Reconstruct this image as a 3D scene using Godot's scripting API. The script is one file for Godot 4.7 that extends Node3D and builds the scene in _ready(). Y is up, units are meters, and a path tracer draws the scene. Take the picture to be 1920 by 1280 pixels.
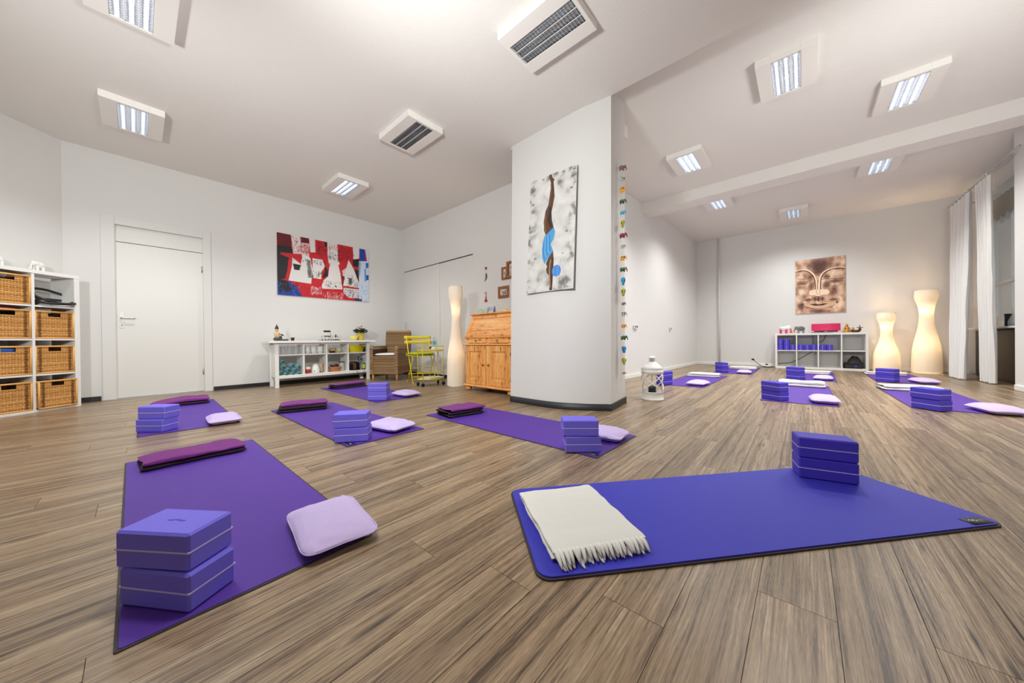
extends Node3D
# Yoga studio. Plan coordinates: a runs along world +X, b runs along world -Z, y is up; metres.

var rng := RandomNumberGenerator.new()
var used := {}
var M := {}
var sg := 1

func V(a: float, y: float, b: float) -> Vector3:
	return Vector3(a, y, -b)

# ---------------------------------------------------------------- naming and tree
func numbered(n: String, parent: Node) -> String:
	var key := str(parent.get_instance_id()) + n
	var k: int = used.get(key, 0)
	used[key] = k + 1
	return n if k == 0 else "%s_%03d" % [n, k]

func tag(o: Node, label: String, category := "", group := "", kind := "") -> Node:
	if label != "": o.set_meta("label", label)
	if category != "": o.set_meta("category", category)
	if group != "": o.set_meta("group", group)
	if kind != "": o.set_meta("kind", kind)
	return o

func thing(called: String, label: String, category: String, at := Vector3.ZERO, turn := 0.0, group := "") -> Node3D:
	var o := Node3D.new()
	o.name = numbered(called, self)
	add_child(o, true)
	o.position = at
	o.rotation.y = turn
	tag(o, label, category, group)
	return o

func mk(mode := 0) -> SurfaceTool:
	var st := SurfaceTool.new()
	st.begin(Mesh.PRIMITIVE_TRIANGLES)
	return st

func fin(st: SurfaceTool, m: Material) -> ArrayMesh:
	st.generate_normals()
	if m == M.get("plank"): st.generate_tangents()
	var me := st.commit()
	me.surface_set_material(0, m)
	return me

func put(called: String, me: Mesh, parent: Node = null, T := Transform3D()) -> MeshInstance3D:
	var p: Node = self if parent == null else parent
	var o := MeshInstance3D.new()
	o.name = numbered(called, p)
	o.mesh = me
	o.transform = T
	p.add_child(o, true)
	return o

func obj(called: String, st: SurfaceTool, m: Material, parent: Node = null, T := Transform3D()) -> MeshInstance3D:
	return put(called, fin(st, m), parent, T)

func dup(src: Node3D, at: Vector3, turn: float, label := "", group := "") -> Node3D:
	var o: Node3D = src.duplicate()
	var base := String(src.name)
	var cut := base.rfind("_")
	if cut > 0 and base.substr(cut + 1).is_valid_int(): base = base.substr(0, cut)
	o.name = numbered(base, self)
	add_child(o, true)
	o.position = at
	o.rotation = Vector3(0, turn, 0)
	if label != "": o.set_meta("label", label)
	if group != "": o.set_meta("group", group)
	return o

func struct(called: String, st: SurfaceTool, m: Material, label: String, parent: Node = null) -> MeshInstance3D:
	var o := obj(called, st, m, parent)
	if parent == null: tag(o, label, "", "", "structure")
	return o

# ---------------------------------------------------------------- geometry
func tri(st: SurfaceTool, a: Vector3, b: Vector3, c: Vector3, n: Vector3) -> void:
	if (b - a).cross(c - a).dot(n) > 0.0:
		st.add_vertex(a); st.add_vertex(c); st.add_vertex(b)
	else:
		st.add_vertex(a); st.add_vertex(b); st.add_vertex(c)

func quad(st: SurfaceTool, a: Vector3, b: Vector3, c: Vector3, d: Vector3, n: Vector3) -> void:
	tri(st, a, b, c, n)
	tri(st, a, c, d, n)

func uvquad(st: SurfaceTool, P: Array, U: Array, n: Vector3) -> void:
	var order := [0, 1, 2, 0, 2, 3]
	if (P[1] - P[0]).cross(P[2] - P[0]).dot(n) > 0.0: order = [0, 2, 1, 0, 3, 2]
	for i in order:
		st.set_uv(U[i])
		st.add_vertex(P[i])

func bx(st: SurfaceTool, c: Vector3, s: Vector3, bev := 0.0, T := Transform3D()) -> void:
	st.set_smooth_group(-1)
	var h := s * 0.5
	var b: float = min(bev, min(h.x, min(h.y, h.z)) * 0.9)
	var P := func(sx: float, sy: float, sz: float, ax: int) -> Vector3:
		var v := Vector3(sx * (h.x - (0.0 if ax == 0 else b)), sy * (h.y - (0.0 if ax == 1 else b)), sz * (h.z - (0.0 if ax == 2 else b)))
		return T * (c + v)
	for sgn in [-1.0, 1.0]:
		quad(st, P.call(sgn, -1, -1, 0), P.call(sgn, 1, -1, 0), P.call(sgn, 1, 1, 0), P.call(sgn, -1, 1, 0), T.basis * Vector3(sgn, 0, 0))
		quad(st, P.call(-1, sgn, -1, 1), P.call(1, sgn, -1, 1), P.call(1, sgn, 1, 1), P.call(-1, sgn, 1, 1), T.basis * Vector3(0, sgn, 0))
		quad(st, P.call(-1, -1, sgn, 2), P.call(1, -1, sgn, 2), P.call(1, 1, sgn, 2), P.call(-1, 1, sgn, 2), T.basis * Vector3(0, 0, sgn))
	if b <= 0.0: return
	for s1 in [-1.0, 1.0]:
		for s2 in [-1.0, 1.0]:
			quad(st, P.call(s1, s2, -1, 0), P.call(s1, s2, -1, 1), P.call(s1, s2, 1, 1), P.call(s1, s2, 1, 0), T.basis * Vector3(s1, s2, 0))
			quad(st, P.call(s1, -1, s2, 0), P.call(s1, -1, s2, 2), P.call(s1, 1, s2, 2), P.call(s1, 1, s2, 0), T.basis * Vector3(s1, 0, s2))
			quad(st, P.call(-1, s1, s2, 1), P.call(-1, s1, s2, 2), P.call(1, s1, s2, 2), P.call(1, s1, s2, 1), T.basis * Vector3(0, s1, s2))
			for s3 in [-1.0, 1.0]:
				tri(st, P.call(s1, s2, s3, 0), P.call(s1, s2, s3, 1), P.call(s1, s2, s3, 2), T.basis * Vector3(s1, s2, s3))

# a box given by its plan limits
func pbox(st: SurfaceTool, a0: float, a1: float, y0: float, y1: float, b0: float, b1: float, bev := 0.0) -> void:
	bx(st, V((a0 + a1) / 2, (y0 + y1) / 2, (b0 + b1) / 2), Vector3(abs(a1 - a0), abs(y1 - y0), abs(b1 - b0)), bev)

func lathe(st: SurfaceTool, prof: Array, n := 24, T := Transform3D(), smooth := true) -> void:
	sg += 1
	st.set_smooth_group(sg if smooth else -1)
	for i in prof.size() - 1:
		var p: Vector2 = prof[i]
		var q: Vector2 = prof[i + 1]
		if p.distance_to(q) < 1e-6: continue
		for k in n:
			var t0 := TAU * k / n
			var t1 := TAU * ((k + 1) % n) / n
			var tm := TAU * (k + 0.5) / n
			var nn := T.basis * Vector3(cos(tm) * (q.y - p.y), p.x - q.x, sin(tm) * (q.y - p.y))
			var A := T * Vector3(p.x * cos(t0), p.y, p.x * sin(t0))
			var B := T * Vector3(p.x * cos(t1), p.y, p.x * sin(t1))
			var C := T * Vector3(q.x * cos(t1), q.y, q.x * sin(t1))
			var D := T * Vector3(q.x * cos(t0), q.y, q.x * sin(t0))
			if p.x < 1e-5: tri(st, A, C, D, nn)
			elif q.x < 1e-5: tri(st, A, B, C, nn)
			else: quad(st, A, B, C, D, nn)

func tube(st: SurfaceTool, pts: Array, r, n := 6, closed := false) -> void:
	sg += 1
	st.set_smooth_group(sg)
	var m := pts.size()
	var rings := []
	var up := Vector3.UP
	for i in m:
		var t: Vector3
		if closed: t = (pts[(i + 1) % m] - pts[(i - 1 + m) % m]).normalized()
		else: t = (pts[min(i + 1, m - 1)] - pts[max(i - 1, 0)]).normalized()
		if i == 0 and abs(t.dot(up)) > 0.95: up = Vector3.RIGHT
		var x := (up - t * up.dot(t)).normalized()
		if x.length() < 0.5: x = t.cross(Vector3.RIGHT).normalized()
		var y := t.cross(x)
		up = x
		var rr: float = r[i] if r is Array else r
		var ring := []
		for k in n:
			var f := TAU * k / n
			ring.append(pts[i] + (x * cos(f) + y * sin(f)) * rr)
		rings.append(ring)
	for i in (m if closed else m - 1):
		var j := (i + 1) % m
		for k in n:
			var l := (k + 1) % n
			var mid: Vector3 = (rings[i][k] + rings[i][l] + rings[j][k] + rings[j][l]) * 0.25 - (pts[i] + pts[j]) * 0.5
			quad(st, rings[i][k], rings[i][l], rings[j][l], rings[j][k], mid)
	if not closed:
		for e in [0, m - 1]:
			var dirv: Vector3 = (pts[0] - pts[1]) if e == 0 else (pts[m - 1] - pts[m - 2])
			for k in n:
				tri(st, pts[e], rings[e][k], rings[e][(k + 1) % n], dirv)

func smoothed(pts: Array, per := 6, closed := false) -> Array:
	var out := []
	var m := pts.size()
	var segs := m if closed else m - 1
	for i in segs:
		var p0 = pts[(i - 1 + m) % m] if closed else pts[max(i - 1, 0)]
		var p1 = pts[i]
		var p2 = pts[(i + 1) % m]
		var p3 = pts[(i + 2) % m] if closed else pts[min(i + 2, m - 1)]
		for k in per:
			var t := float(k) / per
			out.append(0.5 * ((2.0 * p1) + (p2 - p0) * t + (2.0 * p0 - 5.0 * p1 + 4.0 * p2 - p3) * t * t + (3.0 * p1 - p0 - 3.0 * p2 + p3) * t * t * t))
	if not closed: out.append(pts[m - 1])
	return out

# a parametric surface; hint(u, v) gives a rough outward direction
func grid(st: SurfaceTool, f: Callable, nu: int, nv: int, cu := false, cv := false, inside := Vector3.ZERO, useinside := true) -> void:
	sg += 1
	st.set_smooth_group(sg)
	var P := []
	for i in nu + 1:
		var row := []
		for j in nv + 1:
			row.append(f.call(float(i % nu if cu else i) / nu, float(j % nv if cv else j) / nv))
		P.append(row)
	# one winding for the whole sheet, chosen by its summed outwardness
	var vote := 0.0
	for i in nu:
		for j in nv:
			var a: Vector3 = P[i][j]
			var c: Vector3 = P[i + 1][j + 1]
			var n := (a + c) * 0.5 - inside if useinside else Vector3.UP
			vote += (P[i + 1][j] - P[i][j + 1]).cross(c - a).dot(n)
	var flip := vote > 0.0
	for i in nu:
		for j in nv:
			var a: Vector3 = P[i][j]
			var b: Vector3 = P[i + 1][j]
			var c: Vector3 = P[i + 1][j + 1]
			var d: Vector3 = P[i][j + 1]
			if (a - b).length_squared() > 1e-14 and (b - c).length_squared() > 1e-14:
				for v in ([a, c, b] if not flip else [a, b, c]): st.add_vertex(v)
			if (a - d).length_squared() > 1e-14 and (d - c).length_squared() > 1e-14:
				for v in ([a, d, c] if not flip else [a, c, d]): st.add_vertex(v)

func ellipsoid(st: SurfaceTool, c: Vector3, r: Vector3, T := Transform3D(), nu := 16, nv := 10) -> void:
	var f := func(u: float, v: float) -> Vector3:
		var ph := PI * (v - 0.5)
		return T * (c + Vector3(r.x * cos(ph) * cos(TAU * u), r.y * sin(ph), r.z * cos(ph) * sin(TAU * u)))
	grid(st, f, nu, nv, true, false, T * c)

# convex outline (XZ plane) pulled up from y0 to y1 with a small chamfer
func prism(st: SurfaceTool, outline: Array, y0: float, y1: float, bev := 0.0, T := Transform3D()) -> void:
	st.set_smooth_group(-1)
	var m := outline.size()
	var cen := Vector2.ZERO
	for p in outline: cen += p
	cen /= m
	var lv := [[0.0, y0], [0.0, y1]] if bev <= 0.0 else [[0.0, y0], [0.0, y1 - bev], [bev, y1]]
	var rings := []
	for l in lv:
		var ring := []
		for p in outline:
			var d: Vector2 = cen - p
			var q: Vector2 = p + d.normalized() * l[0] * 1.2
			ring.append(Vector3(q.x, l[1], q.y))
		rings.append(ring)
	for i in rings.size() - 1:
		for k in m:
			var l := (k + 1) % m
			var mid: Vector3 = (rings[i][k] + rings[i][l]) * 0.5
			quad(st, T * rings[i][k], T * rings[i][l], T * rings[i + 1][l], T * rings[i + 1][k], T.basis * (Vector3(mid.x - cen.x, 0, mid.z - cen.y)))
	for k in m:
		var l := (k + 1) % m
		tri(st, T * Vector3(cen.x, y1, cen.y), T * rings[-1][k], T * rings[-1][l], T.basis.y)
		tri(st, T * Vector3(cen.x, y0, cen.y), T * rings[0][k], T * rings[0][l], -T.basis.y)

func rot(x := 0.0, y := 0.0, z := 0.0, at := Vector3.ZERO) -> Transform3D:
	return Transform3D(Basis.from_euler(Vector3(x, y, z)), at)

# ---------------------------------------------------------------- materials
func c8(r: int, g: int, b: int) -> Color:
	return Color8(r, g, b)

func mat(col: Color, rough := 0.6, metal := 0.0) -> StandardMaterial3D:
	var m := StandardMaterial3D.new()
	m.albedo_color = col
	m.roughness = rough
	m.metallic = metal
	return m

func noise_tex(freq: float, seed_: int, size := 256, bump := 0.0, octaves := 3) -> ImageTexture:
	var n := FastNoiseLite.new()
	n.seed = seed_
	n.frequency = freq
	n.noise_type = FastNoiseLite.TYPE_SIMPLEX_SMOOTH
	n.fractal_octaves = octaves
	var im := n.get_seamless_image(size, size)
	im.convert(Image.FORMAT_RGBA8)
	if bump > 0.0: im.bump_map_to_normal_map(bump)
	return ImageTexture.create_from_image(im)

func relief(m: StandardMaterial3D, tex: Texture2D, scale: float, strength: float) -> StandardMaterial3D:
	m.normal_enabled = true
	m.normal_texture = tex
	m.normal_scale = strength
	m.uv1_triplanar = true
	m.uv1_scale = Vector3.ONE * scale
	return m

func tinted(m: StandardMaterial3D, im: Image, scale: Vector3) -> StandardMaterial3D:
	m.albedo_texture = ImageTexture.create_from_image(im)
	m.uv1_triplanar = true
	m.uv1_scale = scale
	return m

# a wood picture, grain along x; dark to light through a ramp
func wood(w: int, h: int, seed_: int, cols: Array, stretch: int, knots: int, contrast := 1.0) -> Image:
	var r := RandomNumberGenerator.new()
	r.seed = seed_
	var layers := []
	var spec := [[0.006, stretch, 1.0], [0.03, stretch, 0.8], [0.13, stretch / 2, 0.65], [0.42, stretch / 4, 0.4]]
	for s in spec:
		var n := FastNoiseLite.new()
		n.seed = seed_ + layers.size() * 7 + 1
		n.frequency = s[0]
		n.fractal_octaves = 2
		n.domain_warp_enabled = false
		var im := n.get_seamless_image(max(8, w / int(s[1])), h, false, false, 0.1, false)
		im.resize(w, h, Image.INTERPOLATE_CUBIC)
		im.convert(Image.FORMAT_L8)
		layers.append([im.get_data(), s[2]])
	var kn := []
	for i in knots: kn.append(Vector3(r.randf() * w, r.randf() * h, r.randf_range(0.5, 1.2)))
	var out := PackedByteArray()
	out.resize(w * h * 3)
	var d0: PackedByteArray = layers[0][0]
	var d1: PackedByteArray = layers[1][0]
	var d2: PackedByteArray = layers[2][0]
	var d3: PackedByteArray = layers[3][0]
	var ramp := PackedByteArray()
	ramp.resize(256 * 3)
	for i in 256:
		var t := clampf((i / 255.0 - 0.5) * contrast + 0.5, 0, 1) * (cols.size() - 1)
		var k := mini(int(t), cols.size() - 2)
		var c: Color = cols[k].lerp(cols[k + 1], t - k)
		ramp[i * 3] = c.r8
		ramp[i * 3 + 1] = c.g8
		ramp[i * 3 + 2] = c.b8
	for i in w * h:
		var v := int(128.0 + (d0[i] - 128) * 0.4 + (d1[i] - 128) * 0.5 + (d2[i] - 128) * 0.5 + (d3[i] - 128) * 0.42)
		v = clampi(v, 0, 255)
		out[i * 3] = ramp[v * 3]
		out[i * 3 + 1] = ramp[v * 3 + 1]
		out[i * 3 + 2] = ramp[v * 3 + 2]
	for k in kn:
		var R := int(14 * k.z)
		for dy in range(-R, R + 1):
			for dx in range(-R * 4, R * 4 + 1):
				var e := sqrt(pow(dx / 4.0, 2) + dy * dy) / R
				if e >= 1.0: continue
				var x := posmod(int(k.x) + dx, w)
				var y := posmod(int(k.y) + dy, h)
				var q := (y * w + x) * 3
				var f := 1.0 - 0.6 * pow(1.0 - e, 1.3)
				for c in 3: out[q + c] = int(out[q + c] * f)
	return Image.create_from_data(w, h, false, Image.FORMAT_RGB8, out)

# ---------------------------------------------------------------- painting helpers
func fill_poly(im: Image, pts: Array, col: Color, jit := 0.0) -> void:
	var w := im.get_width()
	var h := im.get_height()
	var lo := 1e9
	var hi := -1e9
	for p in pts:
		lo = min(lo, p.y)
		hi = max(hi, p.y)
	for y in range(maxi(0, int(lo)), mini(h, int(hi) + 1)):
		var xs := []
		for i in pts.size():
			var p: Vector2 = pts[i]
			var q: Vector2 = pts[(i + 1) % pts.size()]
			if (p.y <= y + 0.5) != (q.y <= y + 0.5): xs.append(p.x + (y + 0.5 - p.y) / (q.y - p.y) * (q.x - p.x))
		xs.sort()
		for i in range(0, xs.size() - 1, 2):
			var x0 := int(round(xs[i] + rng.randf_range(-jit, jit)))
			var x1 := int(round(xs[i + 1] + rng.randf_range(-jit, jit)))
			x0 = clampi(x0, 0, w)
			x1 = clampi(x1, 0, w)
			if x1 > x0: im.fill_rect(Rect2i(x0, y, x1 - x0, 1), col)

func stroke(im: Image, pts: Array, wd: float, col: Color, jit := 0.0) -> void:
	for i in pts.size() - 1:
		var p: Vector2 = pts[i]
		var q: Vector2 = pts[i + 1]
		var n := maxi(1, int(p.distance_to(q) / max(1.0, wd * 0.3)))
		for k in n + 1:
			var c := p.lerp(q, float(k) / n) + Vector2(rng.randf_range(-jit, jit), rng.randf_range(-jit, jit))
			var r := int(max(0.5, wd * 0.5))
			im.fill_rect(Rect2i(int(c.x) - r, int(c.y) - r + (1 if r > 1 else 0), 2 * r + 1, max(1, 2 * r - 1)), col)

func specks(im: Image, rc: Rect2, col: Color, n: int, sx := 3, sy := 4) -> void:
	for i in n:
		var x := rc.position.x + rng.randf() * rc.size.x
		var y := rc.position.y + rng.randf() * rc.size.y
		im.fill_rect(Rect2i(int(x), int(y), rng.randi_range(1, sx), rng.randi_range(1, sy)), col)

# soft elliptical dab
func dab(im: Image, c: Vector2, r: Vector2, col: Color, strength := 1.0) -> void:
	for y in range(maxi(0, int(c.y - r.y)), mini(im.get_height(), int(c.y + r.y) + 1)):
		for x in range(maxi(0, int(c.x - r.x)), mini(im.get_width(), int(c.x + r.x) + 1)):
			var e := Vector2((x - c.x) / r.x, (y - c.y) / r.y).length()
			if e < 1.0: im.set_pixel(x, y, im.get_pixel(x, y).lerp(col, strength * (1.0 - e * e)))

# turns the corners of a picture as seen in the photograph into its own pixels
func mapper(tl: Vector2, tr: Vector2, bl: Vector2, br: Vector2, w: int, h: int) -> Callable:
	return func(x: float, y: float) -> Vector2:
		var u := (x - (tl.x + bl.x) * 0.5) / ((tr.x + br.x) * 0.5 - (tl.x + bl.x) * 0.5)
		var top := tl.y + (tr.y - tl.y) * u
		var bot := bl.y + (br.y - bl.y) * u
		return Vector2(u * w, (y - top) / (bot - top) * h)

func mapped(mp: Callable, flat: Array) -> Array:
	var o := []
	for i in range(0, flat.size(), 2): o.append(mp.call(flat[i], flat[i + 1]))
	return o

# ================================================================ scene
func _ready() -> void:
	rng.seed = 20240
	# camera: about 11.6 mm on full frame, 0.71 m above the floor
	var f := 620.0
	var pitch := deg_to_rad(-0.24)
	var roll := deg_to_rad(0.62)
	var al := 0.8485
	var fw := Vector3(sin(al), 0, -cos(al))
	var rt := Vector3(cos(al), 0, sin(al))
	var P := Basis(rt, Vector3.UP, -fw) * Basis(Vector3.RIGHT, pitch) * Basis(Vector3.FORWARD, roll)
	var cam := Camera3D.new()
	cam.name = "camera"
	cam.fov = rad_to_deg(2.0 * atan(640.0 / f))
	cam.near = 0.02
	cam.far = 60.0
	add_child(cam)
	cam.transform = Transform3D(P, Vector3(0, 0.707, 0))
	cam.current = true
	var env := Environment.new()
	env.background_mode = Environment.BG_COLOR
	env.background_color = c8(150, 155, 158)
	env.background_energy_multiplier = 0.6
	env.ambient_light_source = Environment.AMBIENT_SOURCE_DISABLED
	env.tonemap_mode = Environment.TONE_MAPPER_LINEAR
	env.tonemap_exposure = 1.5
	env.sdfgi_enabled = true
	env.ssao_enabled = true
	env.ssil_enabled = true
	var we := WorldEnvironment.new()
	we.name = "environment"
	we.environment = env
	add_child(we)
	lights()
	materials()
	shell()
	floor_planks()
	fittings()
	mats_and_props()
	left_side()
	back_side()
	right_side()
	ceiling_lights()

func spot(called: String, at: Vector3, to: Vector3, col: Color, energy: float, size: float, angle: float, att := 1.0) -> void:
	var l := SpotLight3D.new()
	l.name = called
	add_child(l)
	l.look_at_from_position(at, to, Vector3.UP)
	l.light_color = col
	l.light_energy = energy
	l.light_size = size
	l.spot_range = 30.0
	l.spot_attenuation = 2.0
	l.spot_angle = angle
	l.spot_angle_attenuation = att
	l.shadow_enabled = true

func omni(called: String, at: Vector3, col: Color, energy: float, size: float) -> OmniLight3D:
	var l := OmniLight3D.new()
	l.name = called
	add_child(l)
	l.position = at
	l.light_color = col
	l.light_energy = energy
	l.light_size = size
	l.omni_range = 30.0
	l.omni_attenuation = 2.0
	l.shadow_enabled = true
	return l

func lights() -> void:
	# flash heads and added fill spots, all out of frame: one held above and left of the camera, an added spot there
	# feathered forward, one low at the left aimed at the back ceiling, an added fill spot at the right aimed into the far bay
	var tint := Color(0.985, 1.0, 0.995)
	omni("flash_main", V(0.5, 2.05, 1.3), tint, 1.0, 0.12)
	spot("fill_forward", V(0.5, 2.05, 1.3), V(3.0, 1.6, 3.6), tint, 2.6, 0.12, 89.0, 1.0)
	spot("flash_left", V(-1.1, 1.75, 2.3), V(1.7, 2.2, 6.6), tint, 3.8, 0.10, 52.0, 0.9)
	spot("fill_right", V(3.0, 1.9, -1.25), V(8.4, 2.5, 0.7), tint, 2.7, 0.3, 70.0, 0.8)

func materials() -> void:
	var plaster := noise_tex(0.05, 5, 512, 3.0, 4)
	var weave := noise_tex(0.25, 9, 256, 4.0, 2)
	M.wall = relief(mat(c8(222, 220, 217), 0.85), plaster, 2.2, 0.25)
	M.ceil = relief(mat(c8(232, 228, 223), 0.9), plaster, 1.6, 0.2)
	M.paint = mat(c8(224, 222, 217), 0.35)
	M.white = mat(c8(236, 234, 230), 0.4)
	M.trimdark = mat(c8(30, 31, 34), 0.45)
	M.black = mat(c8(20, 20, 22), 0.5)
	M.blackgloss = mat(c8(14, 14, 16), 0.18)
	M.steel = mat(c8(190, 190, 190), 0.3, 1.0)
	M.brass = mat(c8(150, 115, 60), 0.35, 1.0)
	M.gold = relief(mat(c8(190, 140, 60), 0.35, 0.85), weave, 20.0, 0.3)
	M.mirror = mat(c8(215, 217, 220), 0.16, 1.0)
	M.tube = mat(c8(240, 240, 238), 0.3)
	M.tube.emission_enabled = true
	M.tube.emission = c8(240, 244, 255)
	M.tube.emission_energy_multiplier = 0.02
	M.tubefill = M.tube.duplicate()
	M.tubefill.emission_energy_multiplier = 2.0  # glow added to the tubes that go with the ceiling fill
	M.purplemat = relief(mat(c8(82, 40, 154), 0.62), weave, 30.0, 0.5)
	M.bluemat = relief(mat(c8(52, 51, 186), 0.6), weave, 24.0, 0.4)
	M.matshade = mat(c8(58, 50, 54), 0.7)  # dark tone for the shaded edge line of the mats
	M.foam = relief(mat(c8(112, 101, 222), 0.6), weave, 14.0, 0.35)
	M.foamdark = relief(mat(c8(68, 53, 188), 0.6), weave, 14.0, 0.35)
	M.stripe = mat(c8(190, 178, 226), 0.6)
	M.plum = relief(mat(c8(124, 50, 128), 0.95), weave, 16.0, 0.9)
	M.plumshade = relief(mat(c8(44, 30, 44), 0.95), weave, 16.0, 0.9)  # shade of the unlit blanket sides, put into the colour
	M.fleece = relief(mat(c8(238, 236, 228), 0.95), weave, 12.0, 0.9)
	M.lilac = relief(mat(c8(205, 186, 230), 0.95), weave, 18.0, 0.8)
	for k in ["plum", "fleece", "lilac"]:
		M[k].rim_enabled = true
		M[k].rim = 0.15
	var pine := wood(1024, 512, 31, [c8(176, 96, 36), c8(232, 152, 76), c8(252, 190, 110), c8(255, 210, 140)], 24, 14, 1.1)
	M.pine = tinted(mat(Color.WHITE, 0.42), pine, Vector3(1.1, 2.0, 1.1))
	# grain runs up doors and side panels: the same picture turned a quarter
	var up: Image = pine.duplicate()
	up.rotate_90(CLOCKWISE)
	M.pineup = tinted(mat(Color.WHITE, 0.42), up, Vector3(2.0, 1.1, 2.0))
	M.yellow = mat(c8(232, 208, 40), 0.4)
	M.yellowdull = mat(c8(206, 186, 44), 0.45)
	M.lime = relief(mat(c8(176, 178, 30), 0.9), weave, 16.0, 0.7)
	M.wicker = mat(Color.WHITE, 0.6)
	M.wicker.vertex_color_use_as_albedo = true
	M.leg = tinted(mat(c8(230, 215, 195), 0.5), up, Vector3(3, 2, 3))
	M.dark = mat(c8(36, 32, 34), 0.7)
	M.darkwood = mat(c8(30, 22, 20), 0.5)
	M.curtain = relief(mat(c8(234, 232, 228), 0.95), weave, 10.0, 0.4)
	M.curtain.backlight_enabled = true
	M.curtain.backlight = Color(0.25, 0.25, 0.24)
	M.glass = mat(Color(0.94, 0.97, 0.98, 0.12), 0.03)
	M.glass.transparency = BaseMaterial3D.TRANSPARENCY_ALPHA
	M.teal = mat(Color(0.56, 0.82, 0.88, 0.5), 0.1)
	M.teal.transparency = BaseMaterial3D.TRANSPARENCY_ALPHA
	M.green = mat(c8(20, 92, 70), 0.4)
	M.paper = relief(mat(c8(250, 246, 238), 0.9), weave, 8.0, 0.6)
	M.paper.backlight_enabled = true
	M.paper.backlight = Color(0.5, 0.46, 0.4)
	M.red = mat(c8(176, 34, 36), 0.4)
	M.tan = mat(c8(200, 164, 116), 0.6)
	M.terracotta = mat(c8(206, 130, 84), 0.7)
	M.pink = mat(c8(216, 40, 98), 0.4)
	M.blue = mat(c8(40, 100, 190), 0.6)
	M.lampshade = relief(mat(c8(250, 240, 222), 0.9), weave, 8.0, 0.6)
	M.lampshade.backlight_enabled = true
	M.lampshade.backlight = Color(0.34, 0.31, 0.26)
	M.bulb = mat(c8(255, 240, 214), 0.4)
	M.bulb.emission_enabled = true
	M.bulb.emission = c8(255, 214, 160)
	M.bulb.emission_energy_multiplier = 0.3
	M.bulbdim = M.bulb.duplicate()
	M.bulbdim.emission_energy_multiplier = 0.0
	M.statuegreen = mat(c8(58, 74, 72), 0.4)
	M.statueskin = mat(c8(212, 176, 140), 0.5)
	M.statuegrey = mat(c8(92, 96, 98), 0.6)
	M.bronze = mat(c8(84, 62, 42), 0.4, 0.7)
	M.yellowpale = mat(c8(224, 214, 116), 0.4)
	M.yellowpot = mat(c8(216, 186, 74), 0.45)
	M.yellowtub = mat(c8(218, 204, 20), 0.45)
	M.leafdark = mat(c8(38, 56, 34), 0.5)
	M.blossom = mat(c8(196, 60, 112), 0.6)
	M.cream = mat(c8(232, 218, 190), 0.6)
	M.limegreen = mat(c8(176, 192, 70), 0.5)
	M.brown = mat(c8(96, 62, 46), 0.6)
	M.brown2 = mat(c8(132, 86, 64), 0.6)
	M.frost = mat(Color(0.88, 0.92, 0.92, 0.4), 0.1)
	M.frost.transparency = BaseMaterial3D.TRANSPARENCY_ALPHA
	M.copper = mat(c8(206, 150, 120), 0.3, 0.9)
	M.steeldark = mat(c8(90, 92, 94), 0.35, 0.9)
	M.noteblue = mat(c8(96, 190, 220), 0.6)
	M.framewood = tinted(mat(c8(160, 140, 124), 0.55), up, Vector3(3, 2, 3))
	M.candle = mat(c8(26, 26, 40), 0.35)
	M.mint = mat(c8(136, 206, 176), 0.6)
	M.amber = mat(c8(226, 168, 90), 0.4)
	M.reddark = mat(c8(110, 20, 40), 0.5)
	M.fitting = mat(c8(236, 232, 226), 0.5)
	M.blind = mat(c8(176, 172, 162), 0.9)
	var gp := noise_tex(0.09, 41, 128, 0.0, 2)
	M.greypattern = mat(c8(226, 220, 212), 0.6)
	M.greypattern.albedo_texture = gp
	M.greypattern.uv1_triplanar = true
	M.greypattern.uv1_scale = Vector3.ONE * 9.0

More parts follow.
